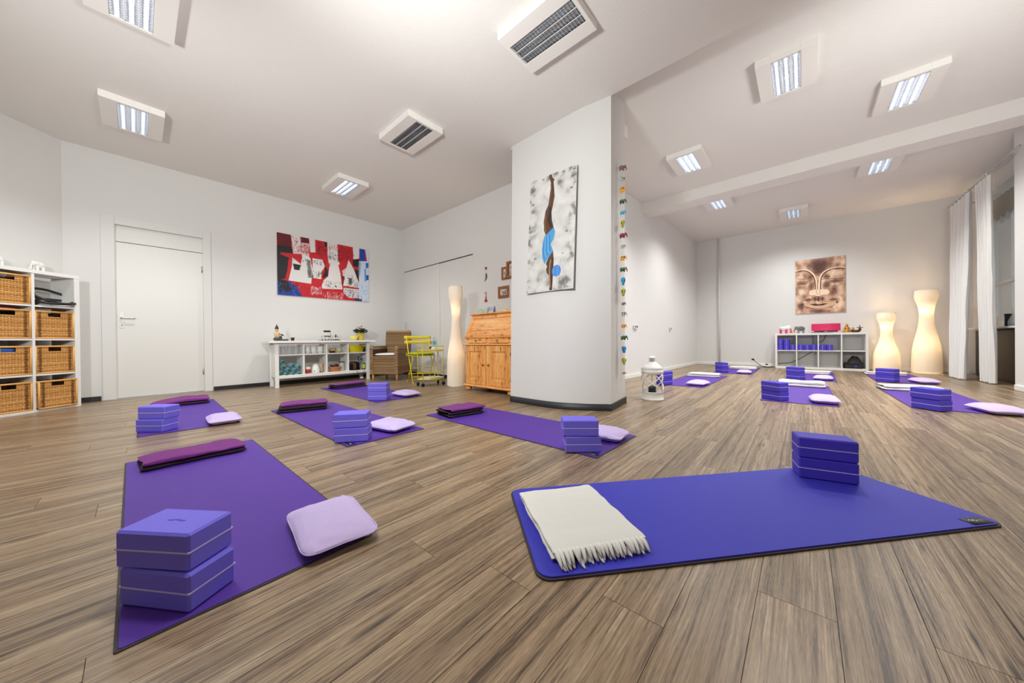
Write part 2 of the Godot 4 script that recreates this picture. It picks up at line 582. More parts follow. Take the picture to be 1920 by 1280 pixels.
func shell() -> void:
	var st := mk()
	var h1 := 3.144
	var h3 := 3.31
	# back wall with the doorway
	pbox(st, -0.75, -0.17, 0, h1, 6.62, 6.80)
	pbox(st, -0.17, 0.655, 2.252, h1, 6.62, 6.80)
	pbox(st, 0.655, 4.1, 0, h1, 6.62, 6.80)
	pbox(st, -0.17, 0.655, 0, 2.252, 6.76, 6.80)
	struct("wall_back", st, M.wall, "white plastered back wall with the flush door and the sailing boat painting")
	# slanted wall behind the basket shelf
	st = mk()
	var s0 := Vector2(-0.55, 6.64)
	var s1 := Vector2(-3.0, 4.40)
	var d := (s1 - s0).normalized()
	var len_ := s0.distance_to(s1) + 0.2
	var cen := (s0 + s1) * 0.5 + Vector2(d.y, -d.x) * 0.06
	bx(st, Vector3.ZERO, Vector3(len_, h1, 0.12), 0.0, rot(0, atan2(d.y, d.x), 0, V(cen.x, h1 / 2, cen.y)))
	struct("wall_slanted", st, M.wall, "white slanted wall behind the basket shelf at the left edge")
	st = mk()
	pbox(st, -3.12, -3.0, 0, h1, -2.2, 4.4)
	struct("wall_left", st, M.wall, "white left wall of the studio")
	st = mk()
	pbox(st, 3.87, 3.99, 0, h1, 2.3, 6.75)
	struct("wall_inner", st, M.wall, "white wall with the sliding door, behind the pine bureau")
	st = mk()
	var q0 := Vector2(3.60, 2.43)
	var q1 := Vector2(10.3, 2.185)
	var e := (q1 - q0).normalized()
	var c2 := (q0 + q1) * 0.5 + Vector2(-e.y, e.x) * 0.06
	bx(st, Vector3.ZERO, Vector3(q0.distance_to(q1), h3 + 0.1, 0.12), 0.0, rot(0, atan2(e.y, e.x), 0, V(c2.x, (h3 + 0.1) / 2, c2.y)))
	struct("wall_passage", st, M.wall, "white side wall of the far bay with the sockets, behind the lantern")
	st = mk()
	pbox(st, 10.15, 10.27, 0, h3 + 0.05, -2.6, 2.4)
	struct("wall_far", st, M.wall, "white far wall with the serene stone face painting")
	st = mk()
	pbox(st, -3.1, 7.46, 0, h3 + 0.05, -2.6, -2.04)
	pbox(st, 7.46, 10.2, 0, 0.80, -2.6, -2.40)
	pbox(st, 7.46, 10.2, 3.06, h3 + 0.05, -2.6, -2.34)
	pbox(st, 9.62, 10.2, 0.80, 3.06, -2.6, -2.34)
	struct("wall_right", st, M.wall, "white window wall at the right edge of the frame")
	# ceilings
	st = mk()
	pbox(st, -3.1, 3.165, h1, h1 + 0.2, -2.1, 6.75)
	pbox(st, 3.165, 4.0, h1, h1 + 0.16, 1.6, 6.75)
	struct("ceiling_near", st, M.ceil, "lower white ceiling over the left half of the studio")
	st = mk()
	pbox(st, 3.10, 10.3, h3, h3 + 0.1, -2.6, 2.6)
	struct("ceiling_far", st, M.ceil, "higher white ceiling over the far bay")
	st = mk()
	pbox(st, 6.46, 6.80, 3.12, h3 + 0.02, -2.1, 2.36)
	struct("trim_beam", st, M.ceil, "white beam across the far bay ceiling")
	pillar(h1, h3)
	# skirting
	st = mk()
	pbox(st, -0.60, -0.30, 0, 0.06, 6.602, 6.622)
	pbox(st, 0.755, 3.87, 0, 0.06, 6.602, 6.622)
	struct("baseboard_back", st, M.trimdark, "black skirting along the back wall")
	st = mk()
	pbox(st, 3.85, 3.872, 0, 0.06, 2.6, 6.6)
	struct("baseboard_inner", st, M.trimdark, "black skirting under the sliding door wall")
	st = mk()
	bx(st, Vector3.ZERO, Vector3(6.3, 0.07, 0.02), 0.004, rot(0, atan2(e.y, e.x), 0, V((3.8 + 10.1) / 2, 0.035, 2.425 - (6.95 - 3.60) * 0.0366 - 0.012)))
	struct("baseboard_passage", st, M.white, "white skirting along the side wall of the far bay")
	st = mk()
	pbox(st, 10.13, 10.152, 0, 0.07, -2.3, 2.2, 0.004)
	struct("baseboard_far", st, M.white, "white skirting along the far wall")
	st = mk()
	pbox(st, 6.2, 7.42, 0, 0.07, -2.045, -2.02, 0.004)
	struct("baseboard_right", st, M.white, "white skirting of the right wall beside the curtains")
	st = mk()
	tube(st, [V(10.12, 0.0, 1.655), V(10.12, h3, 1.655)], 0.022, 8)
	struct("trim_pipe", st, M.wall, "white boxed pipe running up the far wall")

func pillar(h1: float, h3: float) -> void:
	var bot := [Vector2(3.081, 1.425), Vector2(2.98, 1.57), Vector2(2.905, 1.714), Vector2(2.853, 1.854), Vector2(2.83, 2.02), Vector2(2.832, 2.198), Vector2(2.838, 2.37), Vector2(2.848, 2.542)]
	var top := [Vector2(3.165, 1.432), Vector2(3.14, 1.60), Vector2(3.122, 1.765), Vector2(3.125, 1.93), Vector2(3.128, 2.09), Vector2(3.133, 2.30), Vector2(3.14, 2.52), Vector2(3.15, 2.735)]
	bot = smoothed(bot, 3)
	top = smoothed(top, 3)
	var st := mk()
	sg += 1
	st.set_smooth_group(sg)
	var m := bot.size()
	var at := func(i: int, t: float) -> Vector3:
		var p: Vector2 = bot[i].lerp(top[i], t)
		return V(p.x, h1 * t, p.y)
	for i in m - 1:
		for k in 6:
			quad(st, at.call(i, k / 6.0), at.call(i + 1, k / 6.0), at.call(i + 1, (k + 1) / 6.0), at.call(i, (k + 1) / 6.0), Vector3(-1, 0, 0))
	st.set_smooth_group(-1)
	var bb := [Vector2(3.579, 1.49), Vector2(3.62, 2.62)]
	var tb := [Vector2(3.60, 1.475), Vector2(3.62, 2.80)]
	quad(st, at.call(0, 0.0), V(bb[0].x, 0, bb[0].y), V(tb[0].x, h1, tb[0].y), at.call(0, 1.0), Vector3(0, 0, 1))
	quad(st, at.call(m - 1, 0.0), V(bb[1].x, 0, bb[1].y), V(tb[1].x, h1, tb[1].y), at.call(m - 1, 1.0), Vector3(0, 0, -1))
	quad(st, V(bb[0].x, 0, bb[0].y), V(bb[1].x, 0, bb[1].y), V(tb[1].x, h1, tb[1].y), V(tb[0].x, h1, tb[0].y), Vector3(1, 0, 0))
	pbox(st, 3.17, 3.60, h1 - 0.02, h3 + 0.02, 1.475, 2.78)
	struct("wall_pillar", st, M.wall, "broad white pillar with a curved front, the diver painting hangs on it")
	st = mk()
	sg += 1
	st.set_smooth_group(sg)
	var low := []
	for i in m: low.append(bot[i] + Vector2(-0.014, 0.0))
	low[0] = bot[0] + Vector2(-0.012, -0.016)
	for i in m - 1:
		for lv in [[0.0, 0.0, 0.062, 0.0], [0.062, 0.0, 0.066, 0.013]]:
			var a: Vector2 = low[i] + Vector2(lv[1], 0)
			var b: Vector2 = low[i + 1] + Vector2(lv[1], 0)
			var c: Vector2 = low[i + 1] + Vector2(lv[3], 0)
			var dd: Vector2 = low[i] + Vector2(lv[3], 0)
			quad(st, V(a.x, lv[0], a.y), V(b.x, lv[0], b.y), V(c.x, lv[2], c.y), V(dd.x, lv[2], dd.y), Vector3(-1, 0.3, 0))
	st.set_smooth_group(-1)
	var r0: Vector2 = low[0]
	var r1 := Vector2(3.585, 1.474)
	quad(st, V(r0.x, 0, r0.y), V(r1.x, 0, r1.y), V(r1.x, 0.064, r1.y), V(r0.x, 0.064, r0.y), Vector3(0, 0, 1))
	quad(st, V(r0.x, 0.064, r0.y), V(r1.x, 0.064, r1.y), V(r1.x, 0.066, r1.y + 0.016), V(r0.x, 0.066, r0.y + 0.016), Vector3(0, 1, 0))
	struct("baseboard_pillar", st, M.trimdark, "black skirting around the foot of the pillar")

func floor_planks() -> void:
	var w := 1536
	var h := 1024
	var im := wood(w, h, 77, [c8(80, 62, 45), c8(122, 101, 78), c8(149, 125, 98), c8(167, 144, 116), c8(188, 167, 139)], 40, 10, 1.45)
	# long dark cracks that taper out along the grain
	for i in 620:
		var x := rng.randi_range(0, w - 1)
		var y := rng.randi_range(0, h - 1)
		var n := rng.randi_range(24, 240)
		var dark := rng.randf() < 0.8
		var deep := rng.randf_range(0.12, 0.5) * (1.0 if dark else 0.5)
		if rng.randf() < 0.08: deep = 0.75
		var slope := rng.randf_range(-0.04, 0.04)
		var th := rng.randf_range(0.8, 3.6)
		var tone := Color8(60, 44, 34) if dark else Color8(196, 178, 152)
		for k in n:
			var s := sin(PI * k / n)
			var half := th * s
			for j in range(-int(half), int(half) + 1):
				var px := posmod(x + k, w)
				var py := posmod(y + int(slope * k + 1.5 * sin(k * 0.05 + i)) + j, h)
				im.set_pixel(px, py, im.get_pixel(px, py).lerp(tone, deep * s * (1.0 - 0.6 * abs(j) / (half + 1.0))))
	var fm := mat(Color.WHITE, 0.34)
	fm.albedo_texture = ImageTexture.create_from_image(im)
	var bump: Image = im.duplicate()
	bump.convert(Image.FORMAT_RGBA8)
	bump.resize(w / 2, h / 2)
	bump.bump_map_to_normal_map(2.0)
	fm.normal_enabled = true
	fm.normal_texture = ImageTexture.create_from_image(bump)
	fm.normal_scale = 0.25
	fm.vertex_color_use_as_albedo = true
	fm.roughness_texture = null
	M.plank = fm
	var st := mk()
	pbox(st, -3.1, 10.27, -0.12, -0.0019, -2.6, 6.8)
	var fl := struct("floor", st, M.darkwood, "floor of grey brown wooden planks running into the far bay")
	var list := []
	var pw := 0.16
	var pl := 1.22
	var r := RandomNumberGenerator.new()
	r.seed = 4
	var rows := int(9.0 / pw) + 1
	for i in rows:
		var b0 := -2.3 + i * pw
		var off := fmod(i * 0.43 + r.randf() * 0.12, 1.0) * pl
		for k in 13:
			var a0 := -3.9 + off + k * pl
			var a1: float = min(a0 + pl, 10.2)
			a0 = max(a0, -3.0)
			if a1 - a0 < 0.1: continue
			if b0 > 2.45 and a0 > 3.95: continue
			a1 = a1 if b0 <= 2.45 else min(a1, 3.95)
			# how large the plank shows from the camera
			var c := Vector2((a0 + a1) / 2, b0 + pw / 2)
			var z := c.x * 0.7503 + c.y * 0.6611
			var x := c.x * 0.6611 - c.y * 0.7503
			var near := 99.0
			for t in [0.0, 0.25, 0.5, 0.75, 1.0]:
				var aa: float = lerp(a0, a1, t)
				var zz: float = aa * 0.7503 + c.y * 0.6611
				var xx: float = aa * 0.6611 - c.y * 0.7503
				if zz > 0.45 and abs(xx / zz) < 1.62: near = min(near, zz)
			list.append([near, a0, a1, b0])
	list.sort_custom(func(p, q): return p[0] < q[0])
	var rest := mk()
	var nrest := 0
	for i in list.size():
		var L = list[i]
		var s: SurfaceTool = mk() if i < 296 else rest
		var t := r.randf_range(0.9, 1.0)
		var warm := r.randf_range(-0.02, 0.02)
		s.set_color(Color(t + warm, t, t - warm))
		var g := 0.0003
		var a0: float = L[1] + g
		var a1: float = L[2] - g
		var b0: float = L[3] + g
		var b1: float = L[3] + pw - g
		var k := 0.0006
		var u0 := r.randf()
		var v0 := r.randf()
		var uw := (a1 - a0) / 2.5
		var vw := pw / 0.85
		s.set_smooth_group(-1)
		var T := [V(a0 + k, 0, b0 + k), V(a1 - k, 0, b0 + k), V(a1 - k, 0, b1 - k), V(a0 + k, 0, b1 - k)]
		var B := [V(a0, -0.002, b0), V(a1, -0.002, b0), V(a1, -0.002, b1), V(a0, -0.002, b1)]
		var U := [Vector2(u0, v0), Vector2(u0 + uw, v0), Vector2(u0 + uw, v0 + vw), Vector2(u0, v0 + vw)]
		uvquad(s, T, U, Vector3.UP)
		for e in 4:
			var n2 := (e + 1) % 4
			uvquad(s, [T[e], T[n2], B[n2], B[e]], [U[e], U[n2], U[n2], U[e]], (T[e] + T[n2] - T[0] - T[2]) + Vector3(0, 0.01, 0))
		if i < 296:
			obj("plank", s, fm, fl)
		else: nrest += 1
	if nrest > 0:
		tag(obj("plank_field", rest, fm, fl), "", "", "", "stuff")

# ---------------------------------------------------------------- doors, sockets
func fittings() -> void:
	# flush door in the back wall
	var st := mk()
	pbox(st, -0.175, 0.66, 0.012, 2.035, 6.655, 6.695, 0.003)
	var d := struct("door_1", st, M.paint, "white flush door in the back wall beside the basket shelf")
	st = mk()
	pbox(st, -0.175, 0.66, 2.042, 2.25, 6.655, 6.695, 0.002)
	obj("overpanel", st, M.paint, d)
	st = mk()
	pbox(st, -0.29, -0.175, 0, 2.36, 6.603, 6.70, 0.004)
	pbox(st, 0.655, 0.745, 0, 2.36, 6.603, 6.70, 0.004)
	pbox(st, -0.175, 0.655, 2.25, 2.36, 6.603, 6.70, 0.004)
	obj("door_frame", st, M.wall, d)
	st = mk()
	pbox(st, -0.175, 0.655, 0.0, 0.012, 6.63, 6.72)
	obj("threshold", st, M.steel, d)
	st = mk()
	bx(st, V(-0.125, 1.02, 6.65), Vector3(0.042, 0.20, 0.008), 0.003)
	obj("handle_plate", st, M.white, d)
	st = mk()
	tube(st, smoothed([V(-0.128, 1.05, 6.65), V(-0.128, 1.05, 6.605), V(-0.11, 1.05, 6.598), V(-0.01, 1.05, 6.598)], 5), 0.009, 8)
	obj("handle", st, M.steel, d)
	st = mk()
	tube(st, [V(-0.125, 0.955, 6.655), V(-0.125, 0.955, 6.64)], 0.008, 8)
	obj("lock", st, M.steel, d)
	st = mk()
	for y in [0.25, 1.75]: tube(st, [V(0.648, y, 6.648), V(0.648, y + 0.09, 6.648)], 0.008, 8)
	obj("hinge", st, M.steel, d)
	# sliding door
	st = mk()
	pbox(st, 3.846, 3.872, 0.065, 2.19, 5.285, 6.47, 0.002)
	var s := struct("door_2", st, M.wall, "white sliding door leaf in the inner wall behind the wicker armchair")
	st = mk()
	pbox(st, 3.856, 3.874, 2.195, 2.207, 4.29, 6.49)
	obj("track_slot", st, M.dark, s)
	st = mk()
	pbox(st, 3.84, 3.874, 0.065, 2.19, 5.24, 5.283, 0.003)
	obj("edge_strip", st, M.paint, s)
	st = mk()
	tube(st, smoothed([V(3.846, 1.10, 6.40), V(3.80, 1.09, 6.40), V(3.79, 1.05, 6.40), V(3.80, 1.01, 6.39), V(3.80, 0.97, 6.37)], 4), 0.008, 6)
	obj("handle", st, M.steel, s)
	# double sockets on the passage wall
	var lab := ["white double wall socket near the pillar, above the lantern", "small white wall socket farther along the bay wall toward the corner"]
	for i in 2:
		var a: float = [6.09, 7.98][i]
		var b := 2.415 - (a - 3.6) * 0.0366 - 0.03
		var t := thing("wall_socket", lab[i], "socket", V(a, 0.93, b + 0.03), -0.0366)
		st = mk()
		bx(st, Vector3(0, 0, 0.008), Vector3(0.16 if i == 0 else 0.08, 0.08, 0.016), 0.004)
		obj("cover_plate", st, M.white, t)
		for k in (2 if i == 0 else 1):
			st = mk()
			lathe(st, [Vector2(0.024, 0.0), Vector2(0.024, 0.004), Vector2(0.02, 0.002), Vector2(0.0, 0.002)], 16, rot(PI / 2, 0, 0, Vector3((k - 0.5) * 0.072 if i == 0 else 0.0, 0, 0.016)))
			obj("insert", st, M.statuegrey, t)

# ---------------------------------------------------------------- yoga props
func rounded(l: float, w: float, r: float, n := 6) -> Array:
	var o := []
	for q in [[1, 1, 0.0], [-1, 1, PI / 2], [-1, -1, PI], [1, -1, PI * 1.5]]:
		for k in n + 1:
			var t: float = q[2] + PI / 2 * k / n
			o.append(Vector2(q[0] * (l / 2 - r) + r * cos(t), q[1] * (w / 2 - r) + r * sin(t)))
	return o

func yoga_mat(label: String, c: Vector2, turn: float, l: float, w: float, blue: bool, label_at := Vector2.ZERO) -> void:
	var t := thing("yoga_mat", label, "yoga mat", V(c.x, 0, c.y), turn, "" if blue else "purple yoga mats laid out on the floor")
	var st := mk()
	var r := 0.045 if blue else 0.006
	prism(st, rounded(l, w, r, 8 if blue else 2), 0.0003, 0.006 if blue else 0.003, 0.0)
	obj("edge_shade_layer", st, M.matshade, t)  # slightly larger dark sheet added as the shade line around the mat
	st = mk()
	var i := 0.006 if blue else 0.007
	prism(st, rounded(l - 2 * i, w - 2 * i, r, 8 if blue else 2), 0.006 if blue else 0.003, 0.011 if blue else 0.0052, 0.001)
	obj("top_layer", st, M.bluemat if blue else M.purplemat, t)
	if label_at != Vector2.ZERO:
		var im := Image.create(96, 48, false, Image.FORMAT_RGB8)
		im.fill(c8(18, 20, 26))
		stroke(im, [Vector2(22, 20), Vector2(30, 14), Vector2(34, 26), Vector2(44, 16), Vector2(48, 28), Vector2(60, 22), Vector2(76, 26)], 3, c8(226, 226, 230))
		stroke(im, [Vector2(24, 34), Vector2(70, 34)], 2, c8(170, 170, 178))
		var m := mat(Color.WHITE, 0.5)
		m.albedo_texture = ImageTexture.create_from_image(im)
		st = mk()
		var h := 0.0125 if blue else 0.0062
		var p := label_at
		var hx := 0.046
		var hz := 0.022
		uvquad(st, [Vector3(p.x - hx, h, p.y - hz), Vector3(p.x + hx, h, p.y - hz), Vector3(p.x + hx, h, p.y + hz), Vector3(p.x - hx, h, p.y + hz)], [Vector2(0, 0), Vector2(1, 0), Vector2(1, 1), Vector2(0, 1)], Vector3.UP)
		for e in [[Vector3(p.x - hx, h, p.y + hz), Vector3(p.x + hx, h, p.y + hz), Vector3(0, 0, 1)], [Vector3(p.x - hx, h, p.y - hz), Vector3(p.x + hx, h, p.y - hz), Vector3(0, 0, -1)]]:
			uvquad(st, [e[0], e[1], e[1] - Vector3(0, 0.001, 0), e[0] - Vector3(0, 0.001, 0)], [Vector2.ZERO, Vector2.ZERO, Vector2.ZERO, Vector2.ZERO], e[2])
		obj("sewn_label", st, m, t).set_meta("label", "small black label with a white mark")

var block_mesh := {}
func block(label: String, group: String, at: Vector3, turn: float, dark: bool, upright := false, logo := false) -> void:
	var t := thing("yoga_block", label, "yoga block", at, turn, group)
	var L := Vector3(0.22, 0.10, 0.125)
	var T := Transform3D()
	if upright: T = Transform3D(Basis(Vector3(0, 0, -1), Vector3(-1, 0, 0), Vector3(0, 1, 0)), Vector3(0, 0.0625, 0)) # long side into the shelf, stripe upright
	else: T.origin = Vector3(0, 0.05, 0)
	if not block_mesh.has("body"):
		for k in ["body", "bodydark"]:
			var st := mk()
			bx(st, Vector3.ZERO, L, 0.006)
			block_mesh[k] = fin(st, M.foam if k == "body" else M.foamdark)
		var s2 := mk()
		bx(s2, Vector3.ZERO, Vector3(L.x + 0.0012, 0.0045, L.z + 0.0012), 0.0004)
		block_mesh["stripe"] = fin(s2, M.stripe)
	put("foam_body", block_mesh["bodydark" if dark else "body"], t, T)
	put("stripe", block_mesh["stripe"], t, T).set_meta("label", "thin pale lilac stripe")
	if logo:
		var st := mk()
		for q in [[-0.018, 0.0], [0.0, 0.003], [0.018, 0.0]]: ellipsoid(st, Vector3(q[0], 0.0502, q[1]), Vector3(0.012, 0.0006, 0.0035), Transform3D(), 10, 6)
		obj("emblem", st, M.foamdark, t, T)

# a folded blanket: layers with a rounded fold on the front side
func blanket(label: String, kind: String, at: Vector3, turn: float, l: float, w: float, h: float, layers: int, seed_: int, droop := 0.0) -> Node3D:
	var plum := kind == "plum"
	var t := thing("folded_blanket", label, "blanket", at, turn, "plum blankets folded at the head of the mats" if plum else ("white fleece blankets folded at the head of the mats" if kind == "white" else ""))
	var n := FastNoiseLite.new()
	n.seed = seed_
	n.frequency = 2.2
	var th := h / layers
	for k in layers:
		var sh := (k - (layers - 1) * 0.5)
		var ox := n.get_noise_2d(k * 9.0, 3.0) * 0.03
		var oz := n.get_noise_2d(k * 9.0, 7.0) * 0.02
		var ll := l * (1.0 - 0.02 * k)
		var ww := w * (1.0 - 0.03 * k)
		var y0 := th * k
		var f := func(u: float, v: float) -> Vector3:
			# u runs round the section, v along the length
			var x := (v - 0.5) * ll
			var a := TAU * u
			var cz := cos(a)
			var cy := sin(a)
			var z := signf(cz) * pow(abs(cz), 0.35) * ww * 0.5
			var y := signf(cy) * pow(abs(cy), 0.5) * th * 0.49
			var end: float = 1.0 - pow(abs(v - 0.5) * 2.0, 14.0)
			z *= 0.96 + 0.04 * end
			y *= 0.35 + 0.65 * end
			var wob := n.get_noise_3d(x * 1.6, k * 3.0, z * 1.6)
			if cy > 0.0: y += wob * (0.014 if k == layers - 1 else 0.004)
			x += n.get_noise_3d(z * 2.0, k * 5.0, 20.0) * 0.025
			z += n.get_noise_3d(x * 1.2, k * 5.0, 40.0) * 0.022
			if droop > 0.0: y -= droop * smoothstep(0.12, -0.5, v - 0.5) * (y0 + th * 0.5) / h
			return Vector3(x + ox, y0 + th * 0.5 + y, z + oz)
		var st := mk()
		grid(st, f, 40, 30, true, false, Vector3(ox, y0 + th * 0.5, oz))
		var capf := 0
		obj("folded_layer", st, (M.plum if k == layers - 1 else M.plumshade) if plum else M.fleece, t)  # lower plum layers are coloured dark for the shade on the sides
	return t

func pillow(label: String, at: Vector3, turn: float, l: float, w: float, h: float, seed_: int, tilt := 0.0) -> void:
	var t := thing("meditation_pillow", label, "pillow", at, turn, "lilac pillows lying on the mats")
	t.rotation.z = tilt
	var n := FastNoiseLite.new()
	n.seed = seed_
	n.frequency = 5.0
	var f := func(u: float, v: float) -> Vector3:
		# a cube-sphere-like sheet: u across, v over top and bottom
		var a := TAU * u
		var x := signf(cos(a)) * pow(abs(cos(a)), 0.32)
		var z := signf(sin(a)) * pow(abs(sin(a)), 0.32)
		var e := PI * (v - 0.5)
		var r := pow(abs(cos(e)), 0.62)
		var px := x * r
		var pz := z * r
		var hh := sin(e) * pow((1.0 - 0.75 * pow(px * px, 2.0)) * (1.0 - 0.75 * pow(pz * pz, 2.0)), 0.6)
		# pulled-out corners and soft dents
		var cor := pow(abs(px * pz), 2.0)
		var y := hh * h * 0.5
		y += n.get_noise_3d(px * 0.5, pz * 0.5, 1.0) * 0.012 * cos(e)
		y = max(y, -h * 0.36)
		return Vector3(px * (1.0 + 0.06 * cor) * l * 0.5, y + h * 0.36, pz * (1.0 + 0.06 * cor) * w * 0.5)
	var st := mk()
	grid(st, f, 48, 22, true, false, Vector3(0, h * 0.36, 0))
	obj("cover", st, M.lilac, t)
	var pts := []
	for k in 48:
		var a := TAU * k / 48
		var x := signf(cos(a)) * pow(abs(cos(a)), 0.32)
		var z := signf(sin(a)) * pow(abs(sin(a)), 0.32)
		var cor := pow(abs(x * z), 2.0)
		pts.append(Vector3(x * (1.0 + 0.06 * cor) * l * 0.502, h * 0.36, z * (1.0 + 0.06 * cor) * w * 0.502))
	st = mk()
	tube(st, pts, 0.0022, 5, true)
	obj("seam", st, M.lilac, t)

func mats_and_props() -> void:
	# where: number, centre (a, b), long side along b (left half) or along a (far bay), look for the label
	var near := "left half"
	var D := [
		# label part, centre, turn, l, w
		["purple yoga mat nearest the camera at the lower left", Vector2(0.254, 2.104), PI / 2 + 0.006, 1.842, 0.605],
		["purple yoga mat in front of the white flush door", Vector2(0.313, 4.696), PI / 2 - 0.016, 1.843, 0.612],
		["purple yoga mat in the middle of the left half, black label at its tip", Vector2(1.217, 3.223), PI / 2 + 0.008, 1.86, 0.60],
		["purple yoga mat in front of the white sideboard", Vector2(2.138, 4.631), PI / 2 - 0.01, 1.853, 0.611],
		["purple yoga mat running past the foot of the pillar", Vector2(2.102, 1.803), PI / 2 - 0.012, 1.775, 0.603],
		["purple yoga mat just behind the white lantern", Vector2(6.206, 1.363), -0.01, 1.824, 0.621],
		["purple yoga mat farthest back, near the corner of the far bay", Vector2(8.618, 1.058), 0.0, 1.821, 0.635],
		["purple yoga mat in the centre of the far bay, nearest the camera there", Vector2(5.551, 0.05), 0.0, 1.846, 0.636],
		["purple yoga mat right in front of the cube shelf", Vector2(8.099, -0.096), -0.022, 1.825, 0.629],
		["purple yoga mat cut by the right edge of the frame", Vector2(5.921, -1.086), 0.02, 1.825, 0.631],
		["purple yoga mat in front of the two paper floor lamps", Vector2(8.468, -1.158), 0.0, 1.818, 0.615],
	]
	for i in D.size():
		var tag_at := Vector2.ZERO
		if i == 2: tag_at = Vector2(-0.87, -0.255)
		if i == 4: tag_at = Vector2(-0.83, -0.255)
		yoga_mat(D[i][0], D[i][1], D[i][2], D[i][3], D[i][4], false, tag_at)
	yoga_mat("thick blue exercise mat with rounded corners at the lower right", Vector2(1.631, 0.235), -0.702, 1.772, 0.593, true, Vector2(0.80, 0.262))
	# blocks: two per mat
	var B := [
		["on the near left mat", Vector2(0.074, 1.325), 123.3, Vector2(0.070, 1.338), 125.8, false],
		["on the mat before the flush door", Vector2(0.104, 3.944), 130.8, Vector2(0.116, 3.952), 131.2, false],
		["on the middle left mat", Vector2(1.02, 2.422), 141.3, Vector2(1.016, 2.424), 141.0, false],
		["on the mat before the sideboard", Vector2(1.934, 3.859), 133.4, Vector2(1.934, 3.86), 133.0, false],
		["on the mat beside the pillar foot", Vector2(1.867, 1.064), 130.5, Vector2(1.858, 1.074), 128.8, false],
		["on the mat behind the lantern", Vector2(5.312, 1.593), 159.3, Vector2(5.312, 1.590), 159.0, true],
		["on the farthest mat by the bay corner", Vector2(7.90, 1.256), 46.3, Vector2(7.90, 1.258), 46.0, true],
		["on the mat in the centre of the far bay", Vector2(4.76, 0.246), 53.5, Vector2(4.758, 0.248), 53.0, true],
		["on the mat before the cube shelf", Vector2(7.279, 0.10), 51.5, Vector2(7.285, 0.105), 50.0, true],
		["on the mat at the right edge of the frame", Vector2(5.003, -0.911), 43.0, Vector2(5.0, -0.905), 43.6, true],
		["on the mat before the paper lamps", Vector2(7.632, -0.966), 54.9, Vector2(7.632, -0.966), 55.0, true],
		["on the far end of the thick blue mat", Vector2(2.251, -0.072), 103.5, Vector2(2.249, -0.071), 103.2, true],
	]
	for i in B.size():
		var y := 0.0118 if i == 11 else 0.0056
		block("lower violet foam block %s" % B[i][0], "violet foam blocks stacked on the mats", V(B[i][1].x, y, B[i][1].y), deg_to_rad(B[i][2]), B[i][5])
		block("upper violet foam block %s" % B[i][0], "violet foam blocks stacked on the mats", V(B[i][3].x, y + 0.1005, B[i][3].y), deg_to_rad(B[i][4]), B[i][5], false, i == 0)
	# plum blankets
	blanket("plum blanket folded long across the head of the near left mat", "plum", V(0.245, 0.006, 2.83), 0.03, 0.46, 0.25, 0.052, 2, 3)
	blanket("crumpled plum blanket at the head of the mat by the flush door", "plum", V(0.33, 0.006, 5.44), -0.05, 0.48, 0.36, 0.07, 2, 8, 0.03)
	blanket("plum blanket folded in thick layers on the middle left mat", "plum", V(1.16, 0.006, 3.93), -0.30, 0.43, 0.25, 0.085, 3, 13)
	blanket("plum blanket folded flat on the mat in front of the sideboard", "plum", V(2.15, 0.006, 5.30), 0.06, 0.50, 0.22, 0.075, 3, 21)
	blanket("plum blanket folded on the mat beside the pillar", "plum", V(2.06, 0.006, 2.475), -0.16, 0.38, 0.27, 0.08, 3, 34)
	# white fleece blankets in the far bay
	blanket("white fleece blanket on the mat behind the lantern", "white", V(6.86, 0.006, 1.38), PI / 2 + 0.05, 0.50, 0.26, 0.065, 2, 41)
	blanket("white fleece blanket on the farthest mat by the bay corner", "white", V(9.05, 0.006, 1.02), PI / 2, 0.50, 0.26, 0.05, 2, 45)
	blanket("white fleece blanket on the mat in the centre of the far bay", "white", V(6.30, 0.006, 0.03), PI / 2 - 0.03, 0.50, 0.27, 0.075, 2, 49)
	blanket("white fleece blanket on the mat before the cube shelf", "white", V(8.56, 0.006, -0.14), PI / 2, 0.46, 0.26, 0.055, 2, 52)
	blanket("white fleece blanket half hidden by blocks on the mat at the right edge", "white", V(6.60, 0.006, -1.02), PI / 2 + 0.16, 0.52, 0.28, 0.065, 2, 57)
	blanket("white fleece blanket on the mat before the paper lamps", "white", V(9.0, 0.006, -1.12), PI / 2, 0.50, 0.26, 0.05, 2, 61)
	fringed_blanket()
